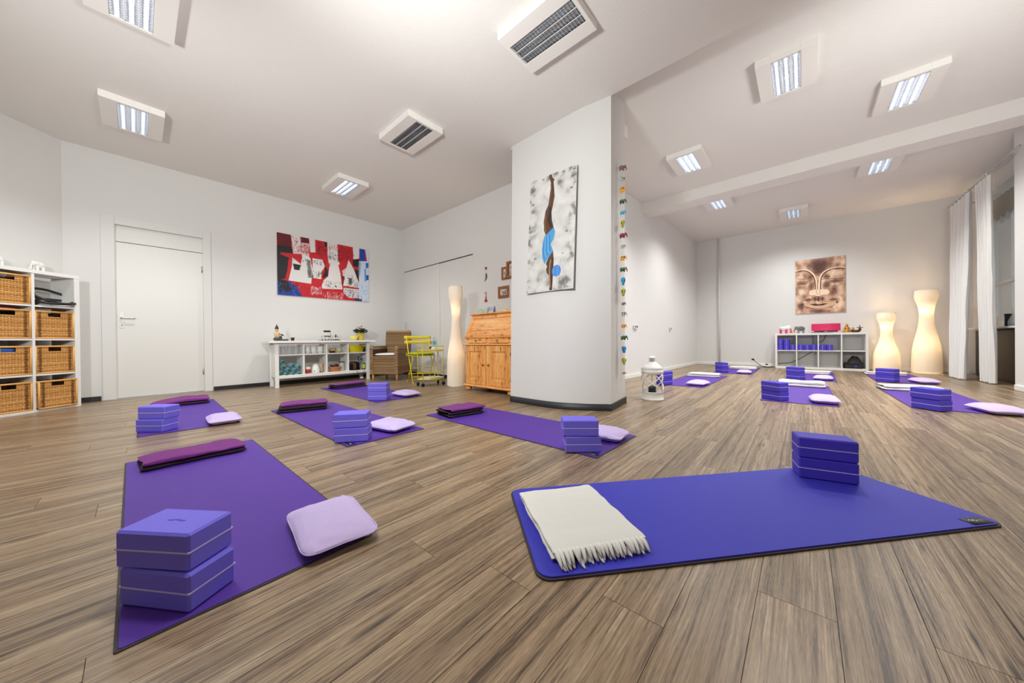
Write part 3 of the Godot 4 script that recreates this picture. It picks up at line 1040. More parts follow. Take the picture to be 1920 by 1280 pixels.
	# pillows
	var Pl := [
		["lilac pillow hanging over the edge of the near left mat", Vector2(0.475, 1.335), PI / 2 - 0.12, 0.36, 0.235, 0.075],
		["lilac pillow on the mat in front of the flush door", Vector2(0.51, 3.91), PI / 2 - 0.04, 0.35, 0.22, 0.08],
		["lilac pillow behind the blocks of the middle left mat", Vector2(1.345, 2.50), PI / 2 + 0.22, 0.34, 0.24, 0.085],
		["lilac pillow on the mat in front of the sideboard", Vector2(2.295, 3.86), PI / 2 + 0.12, 0.32, 0.24, 0.08],
		["lilac pillow behind the blocks of the mat beside the pillar", Vector2(2.20, 1.09), PI / 2 + 0.1, 0.33, 0.23, 0.085],
		["lilac pillow on the mat behind the lantern", Vector2(5.56, 1.19), -0.10, 0.36, 0.24, 0.085],
		["lilac pillow on the farthest mat by the bay corner", Vector2(7.93, 0.88), 0.06, 0.36, 0.23, 0.075],
		["lilac pillow on the mat in the centre of the far bay", Vector2(4.86, -0.165), 0.06, 0.34, 0.23, 0.09],
		["lilac pillow on the mat before the cube shelf", Vector2(7.42, -0.24), -0.08, 0.34, 0.23, 0.085],
		["lilac pillow cut by the right edge of the frame", Vector2(5.135, -1.31), 0.25, 0.36, 0.24, 0.085],
		["lilac pillow on the mat before the paper lamps", Vector2(7.72, -1.34), 0.22, 0.36, 0.23, 0.085],
	]
	for i in Pl.size():
		pillow(Pl[i][0], V(Pl[i][1].x, 0.008, Pl[i][1].y), Pl[i][2], Pl[i][3], Pl[i][4], Pl[i][5], 70 + i * 3)

func fringed_blanket() -> void:
	var c := Vector2(1.105, 0.66)
	var turn := atan2(0.33, 0.235)
	var t := thing("fringed_blanket", "cream fleece blanket with a tasselled fringe on the blue mat", "blanket", V(c.x, 0.0115, c.y), turn)
	# local x runs along the mat width (away from the camera), local z toward the fringe side (plan minus)
	var L := 0.42
	var W := 0.33
	var n := FastNoiseLite.new()
	n.seed = 5
	n.frequency = 3.0
	for k in 2:
		var f := func(u: float, v: float) -> Vector3:
			var a := TAU * u
			var x := (v - 0.5) * L
			var z := signf(cos(a)) * pow(abs(cos(a)), 0.3) * W * 0.5
			var y := signf(sin(a)) * pow(abs(sin(a)), 0.5) * 0.0095
			var e: float = 1.0 - pow(abs(v - 0.5) * 2.0, 16.0)
			y *= 0.3 + 0.7 * e
			if sin(a) > 0: y += n.get_noise_3d(x * 1.5, k * 4.0, z * 1.5) * 0.005
			return Vector3(x + n.get_noise_2d(z * 2, k * 3.0) * 0.012, 0.0105 + k * 0.0195 + y, z + n.get_noise_2d(x * 2, 9 + k * 3.0) * 0.008)
		var st := mk()
		grid(st, f, 40, 30, true, false, Vector3(0, 0.0105 + k * 0.0195, 0))
		obj("folded_layer", st, M.fleece, t)
	# tassels hang from the side that faces the camera
	for row in 2:
		for i in 21:
			var st := mk()
			var z := -W * 0.5 + 0.008 + (i + 0.5 * row) / 21.0 * (W - 0.012)
			var x0 := -L * 0.5 + 0.012
			var ln := rng.randf_range(0.036, 0.052) * (1.25 if i < 5 else 1.0)
			var y0 := 0.034 - row * 0.016
			var sw := rng.randf_range(-0.008, 0.008)
			var pts := []
			var rad := []
			for k in 7:
				var s := k / 6.0
				pts.append(Vector3(x0 - ln * s, max(0.004, y0 - 0.022 * s * s - 0.006 * row * s), z + sw * s))
				rad.append(0.0016 + 0.0062 * sin(PI * pow(s, 0.8)) * (1.0 - 0.3 * s) + (0.0006 if k < 6 else 0.0))
			tube(st, pts, rad, 7)
			obj("tassel", st, M.fleece, t)

# ---------------------------------------------------------------- woven cane
func lin(c: Color) -> Color:
	return c.srgb_to_linear()

# horizontal strands running in and out of upright stakes; panel in the XY plane of T, from (x0, y0) to (x1, y1), front toward +Z
func weave(st: SurfaceTool, x0: float, x1: float, y0: float, y1: float, stakes: int, rows: int, amp: float, T: Transform3D, cols: Array, skip := Rect2()) -> void:
	st.set_smooth_group(-1)
	var dx := (x1 - x0) / stakes
	var dy := (y1 - y0) / rows
	for i in stakes + 1:
		var x := x0 + dx * i
		st.set_color(lin(cols[0]) * rng.randf_range(0.8, 1.0))
		if not (skip.size.x > 0.0 and x > skip.position.x and x < skip.end.x):
			quad(st, T * Vector3(x - dx * 0.16, y0, 0), T * Vector3(x + dx * 0.16, y0, 0), T * Vector3(x + dx * 0.16, y1, 0), T * Vector3(x - dx * 0.16, y1, 0), T.basis.z)
		else:
			quad(st, T * Vector3(x - dx * 0.16, y0, 0), T * Vector3(x + dx * 0.16, y0, 0), T * Vector3(x + dx * 0.16, skip.position.y, 0), T * Vector3(x - dx * 0.16, skip.position.y, 0), T.basis.z)
	for r in rows:
		var yc := y0 + dy * (r + 0.5)
		var c: Color = lin(cols[rng.randi_range(0, cols.size() - 1)]) * rng.randf_range(0.9, 1.05)
		for i in stakes * 2:
			var xa := x0 + dx * 0.5 * i
			var xb := xa + dx * 0.5
			if skip.size.x > 0.0 and yc > skip.position.y and xb > skip.position.x and xa < skip.end.x: continue
			var par := 1.0 if r % 2 == 0 else -1.0
			var za := amp * par * cos(PI * i * 0.5)
			var zb := amp * par * cos(PI * (i + 1) * 0.5)
			st.set_color(c * rng.randf_range(0.86, 1.08))
			var m := 0.42 * dy
			quad(st, T * Vector3(xa, yc - m, za - amp * 0.5), T * Vector3(xb, yc - m, zb - amp * 0.5), T * Vector3(xb, yc, zb + amp * 0.5), T * Vector3(xa, yc, za + amp * 0.5), T.basis.z)
			quad(st, T * Vector3(xa, yc, za + amp * 0.5), T * Vector3(xb, yc, zb + amp * 0.5), T * Vector3(xb, yc + m, zb - amp * 0.5), T * Vector3(xa, yc + m, za - amp * 0.5), T.basis.z)

func make_basket(label: String) -> Node3D:
	var cols := [c8(236, 176, 100), c8(246, 194, 118), c8(222, 158, 82), c8(196, 134, 68)]
	var t := thing("wicker_basket", label, "basket", Vector3.ZERO, 0.0, "wicker baskets in the cube shelf")
	var w := 0.298
	var h := 0.30
	var d := 0.262
	var st := mk()
	st.set_color(lin(c8(70, 44, 22)))
	for q in [[Vector3(0, 0.004, -d / 2), Vector3(w - 0.01, 0.008, d)], [Vector3(-w / 2 + 0.008, h / 2, -d / 2), Vector3(0.006, h - 0.02, d - 0.01)], [Vector3(w / 2 - 0.008, h / 2, -d / 2), Vector3(0.006, h - 0.02, d - 0.01)], [Vector3(0, h / 2, -d + 0.006), Vector3(w - 0.02, h - 0.02, 0.006)]]:
		bx(st, q[0], q[1])
	var hole := Rect2(-0.05, h - 0.062, 0.10, 0.036)
	# lining behind the front weave, open at the grip hole
	bx(st, Vector3(0, (h - 0.07) / 2, -0.012), Vector3(w - 0.02, h - 0.07, 0.004))
	for s in [-1, 1]: bx(st, Vector3(s * 0.096, h - 0.045, -0.012), Vector3(0.09, 0.06, 0.004))
	obj("lining", st, M.wicker, t)
	st = mk()
	weave(st, -w / 2 + 0.012, w / 2 - 0.012, 0.014, h - 0.016, 13, 30, 0.0035, Transform3D(Basis(), Vector3(0, 0, -0.006)), cols, hole)
	obj("woven_front", st, M.wicker, t)
	st = mk()
	for s in [-1, 1]:
		var T := Transform3D(Basis(Vector3.UP, s * PI / 2), Vector3(s * (w / 2 - 0.002), 0, -d / 2))
		weave(st, -d / 2, d / 2, 0.014, h - 0.016, 10, 22, 0.003, T, cols)
	obj("woven_sides", st, M.wicker, t)
	st = mk()
	st.set_color(lin(c8(236, 178, 104)))
	var a := Vector3(-w / 2, h - 0.008, 0)
	tube(st, [a, Vector3(w / 2, h - 0.008, 0)], 0.009, 7)
	tube(st, [Vector3(w / 2, h - 0.008, 0), Vector3(w / 2, h - 0.008, -d)], 0.009, 7)
	tube(st, [a, Vector3(-w / 2, h - 0.008, -d)], 0.009, 7)
	obj("rim", st, M.wicker, t)
	for s in [-1, 1]:
		st = mk()
		st.set_color(lin(c8(236, 178, 104)))
		tube(st, [Vector3(s * (w / 2 - 0.004), 0.0, 0), Vector3(s * (w / 2 - 0.002), h - 0.01, 0)], 0.008, 7)
		obj("corner_post", st, M.wicker, t)
		st = mk()
		st.set_color(lin(c8(74, 46, 20)))
		for k in 24: bx(st, Vector3(s * (w / 2 - 0.034), 0.022 + k * 0.0112, 0.002), Vector3(0.018, 0.0045, 0.004))
		obj("dark_band", st, M.wicker, t).set_meta("label", "dark cane binding")
	st = mk()
	st.set_color(lin(c8(230, 170, 96)))
	tube(st, [Vector3(-w / 2, 0.008, 0.0), Vector3(w / 2, 0.008, 0.0)], 0.009, 7)
	obj("foot_band", st, M.wicker, t)
	return t

func left_side() -> void:
	# cube shelf along the slanted wall; local x runs along its front to the right, front faces +z
	var F := Vector2(-0.432, 6.288)
	var dirv := Vector2(0.772, 0.635)
	var turn := atan2(dirv.y, dirv.x)
	var W := 0.722
	var H := 1.50
	var D := 0.285
	var at := F - dirv * W
	var t := thing("cube_shelf", "tall white cube shelf full of wicker baskets at the left edge", "shelf", V(at.x, 0, at.y), turn)
	var pieces := [["top_board", Vector3(W / 2, H - 0.018, -D / 2), Vector3(W, 0.036, D)], ["bottom_board", Vector3(W / 2, 0.0125, -D / 2), Vector3(W, 0.025, D)],
		["side_panel", Vector3(0.02, H / 2, -D / 2), Vector3(0.04, H - 0.072, D)], ["side_panel", Vector3(W - 0.0225, H / 2 - 0.006, -D / 2), Vector3(0.045, H - 0.062, D)],
		["divider", Vector3(0.361, H / 2 - 0.006, -D / 2 - 0.002), Vector3(0.022, H - 0.062, D - 0.004)]]
	for p in pieces:
		var st := mk()
		bx(st, p[1], p[2], 0.0015)
		obj(p[0], st, M.white, t)
	for y in [1.1235, 0.767, 0.391]:
		for k in 2:
			var st := mk()
			bx(st, Vector3([0.195, 0.5245][k], y, -D / 2 - 0.002), Vector3([0.308, 0.303][k], 0.018, D - 0.006), 0.001)
			obj("shelf_board", st, M.white, t)
	var base := [0.026, 0.401, 0.777, 1.1335]
	var L := Basis(Vector3.UP, turn)
	var proto: Node3D = null
	var names := [["wicker basket in the right column, bottom row beside the skirting", "wicker basket in the right column, second row from the floor, dark green inside its grip", "wicker basket in the right column under the black rings"],
		["wicker basket in the left column, bottom row, cut by the frame", "wicker basket in the left column, second row, blue cloth in its grip", "wicker basket in the left column, third row, red cloth above it", "wicker basket in the left column, top row beside the black rings"]]
	for col in 2:
		for row in names[col].size():
			var lx: float = [0.5245, 0.195][col]
			var p := V(at.x, 0, at.y) + L * Vector3(lx, base[row], -0.012 if row != 0 or col != 0 else 0.016)
			if proto == null:
				proto = make_basket(names[col][row])
				proto.position = p
				proto.rotation.y = turn
			else: dup(proto, p, turn, names[col][row])
	# cloths showing in and over the baskets
	var cl := [["folded_cloth", "red cloth lying over the third basket of the left column", Vector3(0.16, 0.777 + 0.302, -0.08), Vector3(0.20, 0.022, 0.14), M.red], ["blue_cloth", "blue cloth inside the grip of the second left basket", Vector3(0.19, 0.401 + 0.245, -0.06), Vector3(0.13, 0.06, 0.05), M.blue]]
	for c in cl:
		var o := thing(c[0], c[1], "cloth", V(at.x, 0, at.y) + L * c[2], turn)
		var st := mk()
		var s: Vector3 = c[3]
		var n := FastNoiseLite.new()
		n.seed = 6
		n.frequency = 12.0
		grid(st, func(u: float, v: float) -> Vector3:
			var q := Vector3(cos(TAU * u) * cos(PI * (v - 0.5)), sin(PI * (v - 0.5)), sin(TAU * u) * cos(PI * (v - 0.5)))
			q = Vector3(signf(q.x) * pow(abs(q.x), 0.6), signf(q.y) * pow(abs(q.y), 0.6), signf(q.z) * pow(abs(q.z), 0.6))
			return q * s * 0.5 * (1.0 + 0.3 * n.get_noise_3dv(q * 0.3)), 24, 12, true)
		obj("fold", st, c[4], o)
	# black exercise rings and ball in the top right cell
	var cellp := V(at.x, 0, at.y) + L * Vector3(0.53, 1.1335, -0.085)
	for k in 2:
		var r := thing("exercise_ring", ["black exercise ring leaning out of the top right cell of the basket shelf", "black exercise ring lying under the other one in the basket shelf"][k], "exercise ring", cellp + Vector3(0, 0.055 + 0.06 * (1 - k), 0), turn)
		var tilt := rot(0.62 if k == 0 else 0.22, 0, [-0.10, 0.05][k])
		var st := mk()
		var pts := []
		for i in 40:
			var a := TAU * i / 40
			pts.append(tilt * Vector3(0.162 * cos(a) + 0.02, 0.0, 0.14 * sin(a)))
		tube(st, pts, 0.013, 8, true)
		obj("hoop", st, M.black, r)
		for s in [0, 1]:
			st = mk()
			var p0: Vector3 = tilt * Vector3(0.02 + 0.162 * [1, -1][s], 0, 0)
			ellipsoid(st, p0, Vector3(0.022, 0.02, 0.045))
			obj("grip_pad", st, M.blackgloss, r)
	var ball := thing("exercise_ball", "small glossy black ball behind the black rings in the shelf", "ball", V(at.x, 0, at.y) + L * Vector3(0.425, 1.1335 + 0.048, -0.10), turn)
	var st := mk()
	ellipsoid(st, Vector3.ZERO, Vector3(0.047, 0.047, 0.047), Transform3D(), 24, 16)
	obj("shell", st, M.blackgloss, ball)
	st = mk()
	lathe(st, [Vector2(0.0, 0.0), Vector2(0.007, 0.0), Vector2(0.007, 0.003), Vector2(0.0, 0.004)], 12, rot(0.9, 0, 0, Vector3(0.0, 0.028, 0.037)))
	obj("valve", st, M.black, ball)
	# white figures on top of the shelf
	for k in 2:
		var lx: float = [0.21, 0.50][k]
		var o := thing("white_ornament", ["white carved ornament on the basket shelf, cut by the left frame edge side", "white carved ornament on the basket shelf, nearer the flush door"][k], "ornament", V(at.x, 0, at.y) + L * Vector3(lx, H, -0.16), turn + 0.3)
		st = mk()
		bx(st, Vector3(0, 0.008, 0), Vector3(0.13, 0.016, 0.06), 0.003)
		obj("plinth", st, M.white, o)
		elephant(o, 0.13, M.white, M.white, 0.016)

func elephant(o: Node3D, l: float, m: Material, cloth: Material, y0 := 0.0) -> void:
	# stands along local x, head toward -x
	var s := l / 0.13
	var st := mk()
	ellipsoid(st, Vector3(0.008, 0.066, 0) * s, Vector3(0.045, 0.034, 0.03) * s, Transform3D(Basis(), Vector3(0, y0, 0)))
	obj("body", st, m, o)
	st = mk()
	ellipsoid(st, Vector3(-0.042, 0.078, 0) * s, Vector3(0.024, 0.026, 0.021) * s, Transform3D(Basis(), Vector3(0, y0, 0)))
	obj("head", st, m, o)
	st = mk()
	tube(st, smoothed([Vector3(-0.056, 0.07, 0) * s + Vector3(0, y0, 0), Vector3(-0.068, 0.045, 0) * s + Vector3(0, y0, 0), Vector3(-0.070, 0.020, 0) * s + Vector3(0, y0, 0), Vector3(-0.084, 0.012, 0) * s + Vector3(0, y0, 0), Vector3(-0.09, 0.026, 0) * s + Vector3(0, y0, 0)], 4), 0.007 * s, 7)
	obj("trunk", st, m, o)
	for k in 4:
		st = mk()
		lathe(st, [Vector2(0.0, 0.0), Vector2(0.0125, 0.0), Vector2(0.011, 0.01), Vector2(0.0115, 0.03), Vector2(0.014, 0.05), Vector2(0.0, 0.055)], 10, Transform3D(Basis().scaled(Vector3.ONE * s), Vector3([-0.022, 0.034][k % 2] * s, y0, [-0.014, 0.014][k / 2] * s)))
		obj("leg", st, m, o)
	for k in 2:
		st = mk()
		ellipsoid(st, Vector3(-0.03, 0.078, [-0.022, 0.022][k]) * s, Vector3(0.017, 0.022, 0.005) * s, Transform3D(Basis(), Vector3(0, y0, 0)), 12, 8)
		obj("ear", st, m, o)
	st = mk()
	var f := func(u: float, v: float) -> Vector3:
		var a: float = lerp(-1.9, 1.9, u)
		var x: float = lerp(-0.014, 0.034, v)
		var rr: float = sqrt(max(0.0, 1.0 - pow((x - 0.008) / 0.047, 2)))
		return Vector3(x, 0.066 + 0.0365 * rr * cos(a), 0.0325 * rr * sin(a)) * s + Vector3(0, y0, 0)
	grid(st, f, 12, 6, false, false, Vector3(0.008, 0.06, 0) * s + Vector3(0, y0, 0))
	obj("saddle_cloth", st, cloth, o)

# ---------------------------------------------------------------- paintings
func canvas(called: String, label: String, im: Image, w: float, h: float, T: Transform3D, side: Color) -> Node3D:
	var t := thing(called, label, "painting")
	t.transform = T
	var st := mk()
	bx(st, Vector3(0, 0, 0.007), Vector3(w, h, 0.013), 0.002)
	obj("stretcher", st, mat(side, 0.7), t)
	st = mk()
	uvquad(st, [Vector3(-w / 2, -h / 2, 0.0142), Vector3(w / 2, -h / 2, 0.0142), Vector3(w / 2, h / 2, 0.0142), Vector3(-w / 2, h / 2, 0.0142)], [Vector2(0, 1), Vector2(1, 1), Vector2(1, 0), Vector2(0, 0)], Vector3(0, 0, 1))
	var m := mat(Color.WHITE, 0.55)
	m.albedo_texture = ImageTexture.create_from_image(im)
	obj("painted_face", st, m, t)
	return t

func sailing_picture() -> Image:
	var w := 640
	var h := 428
	var im := Image.create(w, h, false, Image.FORMAT_RGB8)
	var red := c8(196, 22, 36)
	var wht := c8(224, 220, 216)
	var blk := c8(28, 22, 28)
	var mar := c8(96, 14, 26)
	im.fill(red)
	var mp := mapper(Vector2(210, 195), Vector2(1125, 375), Vector2(200, 808), Vector2(1120, 885), w, h)
	var D := [
		[mar, 2, [205, 190, 325, 218, 332, 405, 215, 390]], [blk, 3, [205, 320, 330, 335, 338, 395, 300, 470, 285, 650, 200, 660]],
		[red, 2, [230, 392, 345, 402, 335, 440, 310, 620, 282, 668, 272, 640, 322, 450, 235, 412]],
		[wht, 2, [325, 215, 412, 232, 410, 405, 345, 402]], [mar, 2, [412, 230, 490, 245, 490, 300, 412, 292]], [c8(220, 190, 190), 3, [410, 292, 490, 302, 490, 440, 412, 410]],
		[wht, 2, [490, 250, 547, 260, 550, 388, 500, 388]], [blk, 2, [640, 285, 668, 290, 666, 340, 640, 330]],
		[wht, 3, [668, 285, 772, 305, 776, 450, 796, 510, 680, 500, 668, 400]],
		[wht, 2, [940, 338, 1016, 352, 1010, 455, 945, 462]], [c8(20, 62, 160), 2, [1016, 355, 1082, 362, 1080, 465, 1104, 482, 1018, 482]],
		[c8(206, 216, 228), 2, [1082, 362, 1130, 370, 1130, 890, 1005, 880, 1005, 480, 1104, 482]],
		[c8(110, 164, 212), 4, [1005, 490, 1030, 490, 1020, 610, 1004, 640]], [c8(40, 110, 200), 3, [1088, 500, 1122, 500, 1122, 540, 1090, 560]], [c8(30, 80, 180), 3, [1088, 620, 1122, 620, 1120, 670, 1090, 670]],
		[c8(90, 150, 210), 3, [1072, 560, 1090, 560, 1090, 690, 1072, 680]],
		[blk, 3, [940, 460, 1012, 460, 1000, 538, 940, 528]], [red, 1, [938, 530, 1005, 545, 1005, 562, 938, 548]], [blk, 2, [950, 560, 1004, 570, 1002, 700, 975, 640]],
		[c8(214, 196, 196), 4, [820, 570, 870, 540, 860, 640, 826, 640]], [mar, 2, [815, 620, 850, 630, 835, 700, 815, 720]],
		[wht, 1, [418, 378, 500, 445, 520, 560, 505, 700, 300, 668, 332, 520, 335, 440, 410, 505, 424, 440]], [c8(120, 118, 118), 5, [462, 455, 500, 470, 515, 640, 478, 640]], [blk, 3, [340, 500, 412, 515, 398, 566, 352, 562]],
		[wht, 2, [520, 445, 618, 462, 640, 530, 606, 580, 602, 655, 520, 640]], [blk, 2, [640, 522, 668, 560, 672, 620, 622, 645, 612, 630, 638, 580]],
		[wht, 1, [690, 490, 770, 470, 800, 600, 818, 745, 605, 722, 625, 665, 672, 625]], [wht, 1, [890, 462, 950, 560, 1002, 690, 1012, 745, 828, 720, 850, 600]],
		[c8(90, 84, 86), 6, [890, 640, 925, 650, 922, 720, 888, 705]],
		[c8(18, 58, 150), 4, [200, 655, 300, 672, 355, 715, 410, 790, 412, 830, 195, 815]], [blk, 5, [208, 650, 282, 668, 340, 770, 225, 785]],
		[wht, 1, [605, 722, 818, 738, 818, 756, 612, 748]], [c8(206, 204, 204), 5, [828, 740, 1008, 760, 1000, 845, 890, 842, 832, 790]], [c8(200, 214, 232), 2, [1005, 700, 1060, 705, 1050, 850, 1005, 840]],
		[c8(40, 40, 90), 3, [950, 850, 1040, 856, 1040, 884, 950, 876]]]
	for d in D: fill_poly(im, mapped(mp, d[2]), d[0], d[1])
	var S := [[blk, 60, 330, 420, 690, 520], [c8(170, 30, 44), 60, 330, 225, 410, 400], [c8(180, 40, 50), 110, 412, 300, 490, 400], [mar, 140, 560, 280, 660, 420], [mar, 200, 780, 320, 940, 480], [blk, 60, 680, 380, 790, 460], [wht, 120, 500, 720, 600, 800], [wht, 120, 620, 770, 830, 850], [blk, 60, 470, 560, 620, 640], [blk, 90, 840, 600, 1000, 740], [blk, 80, 832, 750, 1000, 840], [c8(60, 120, 220), 90, 210, 680, 400, 810], [blk, 120, 210, 660, 400, 800], [blk, 60, 620, 660, 810, 740], [red, 40, 680, 300, 770, 360], [mar, 60, 215, 220, 320, 320], [c8(80, 150, 220), 60, 1000, 700, 1110, 880], [mar, 100, 380, 720, 820, 840]]
	for s in S:
		var p: Vector2 = mp.call(s[2], s[3])
		var q: Vector2 = mp.call(s[4], s[5])
		specks(im, Rect2(p, (q - p).abs()), s[0], int(s[1] * 0.8), 4, 9)
		for k in int(s[1] / 5.0):
			var c := p + Vector2(rng.randf(), rng.randf()) * (q - p)
			var ln := rng.randf_range(8, 30)
			var tone: Color = im.get_pixel(clampi(int(c.x), 0, w - 1), clampi(int(c.y), 0, h - 1)).lerp(s[0], rng.randf_range(0.25, 0.75))
			for j in int(ln): im.fill_rect(Rect2i(int(c.x + rng.randf_range(-5, 5)), int(c.y + j), rng.randi_range(1, 7), 1), tone)
	return im

func diver_picture() -> Image:
	var w := 256
	var h := 552
	var im := Image.create(w, h, false, Image.FORMAT_RGB8)
	im.fill(c8(212, 210, 205))
	var n := FastNoiseLite.new()
	n.seed = 12
	n.frequency = 0.012
	n.fractal_octaves = 4
	for y in h:
		for x in w:
			var v := n.get_noise_2d(x, y)
			var c := 212.0 + v * 26.0
			var edge: float = max(abs(x / float(w) - 0.5) * 2.0, abs(y / float(h) - 0.5) * 2.0)
			if v < -0.12: c -= (-0.12 - v) * 200.0 * smoothstep(0.5, 1.0, edge)
			im.set_pixel(x, y, Color8(int(c), int(c - 2), int(c - 6)))
	var mp := mapper(Vector2(250, 330), Vector2(650, 178), Vector2(252, 1230), Vector2(655, 1190), w, h)
	for q in [[480, 250, 30], [545, 235, 24], [620, 270, 26], [630, 215, 20], [612, 370, 22], [265, 385, 24], [280, 515, 26], [268, 735, 36], [370, 305, 20], [320, 950, 22], [585, 725, 20], [256, 1215, 14], [560, 905, 14]]:
		dab(im, mp.call(q[0], q[1]), Vector2(q[2] * 0.5, q[2] * 0.3), c8(80, 80, 82), 0.6)
	var skin := c8(92, 62, 44)
	fill_poly(im, mapped(mp, [420, 262, 442, 256, 450, 285, 470, 300, 462, 322, 470, 380, 475, 440, 463, 520, 453, 570, 460, 640, 478, 702, 412, 764, 393, 722, 387, 650, 400, 565, 424, 512, 433, 440, 439, 380, 437, 322, 424, 290]), skin)
	fill_poly(im, mapped(mp, [436, 520, 452, 540, 452, 640, 468, 700, 440, 690, 420, 640]), c8(50, 36, 30))
	stroke(im, mapped(mp, [400, 600, 396, 680, 410, 740]), 4, c8(140, 98, 62))
	stroke(im, mapped(mp, [452, 320, 458, 400, 448, 480]), 3, c8(60, 40, 34))
	stroke(im, mapped(mp, [443, 330, 448, 420, 438, 500]), 2, c8(126, 86, 58))
	fill_poly(im, mapped(mp, [400, 768, 478, 694, 491, 730, 480, 790, 456, 832, 480, 888, 440, 940, 408, 994, 388, 950, 380, 880, 388, 820]), c8(78, 158, 212))
	for k in 5: stroke(im, mapped(mp, [396 + k * 12, 800 - k * 10, 392 + k * 14, 900 - k * 6, 408 + k * 12, 960 - k * 18]), 2, [c8(48, 110, 180), c8(120, 190, 232)][k % 2])
	fill_poly(im, mapped(mp, [478, 888, 487, 960, 485, 1060, 481, 1203, 458, 1203, 450, 1085, 428, 1060, 424, 1035, 432, 1012, 420, 990, 442, 940]), skin)
	stroke(im, mapped(mp, [460, 960, 452, 1040, 464, 1180]), 4, c8(176, 140, 112))
	stroke(im, mapped(mp, [478, 940, 474, 1060, 474, 1190]), 5, c8(52, 34, 28))
	var cc: Vector2 = mp.call(512, 1047)
	var e := []
	for k in 24: e.append(cc + Vector2(cos(TAU * k / 24) * 23.5, sin(TAU * k / 24) * 27.0))
	fill_poly(im, e, c8(84, 150, 222))
	stroke(im, mapped(mp, [498, 1010, 506, 1050, 502, 1085]), 3, c8(52, 104, 190))
	stroke(im, mapped(mp, [535, 1015, 545, 1050, 535, 1085]), 2, c8(48, 96, 176))
	stroke(im, mapped(mp, [538, 1000, 546, 955]), 1, c8(80, 80, 84))
	stroke(im, mapped(mp, [610, 1180, 636, 1178]), 1, c8(70, 70, 74))
	return im

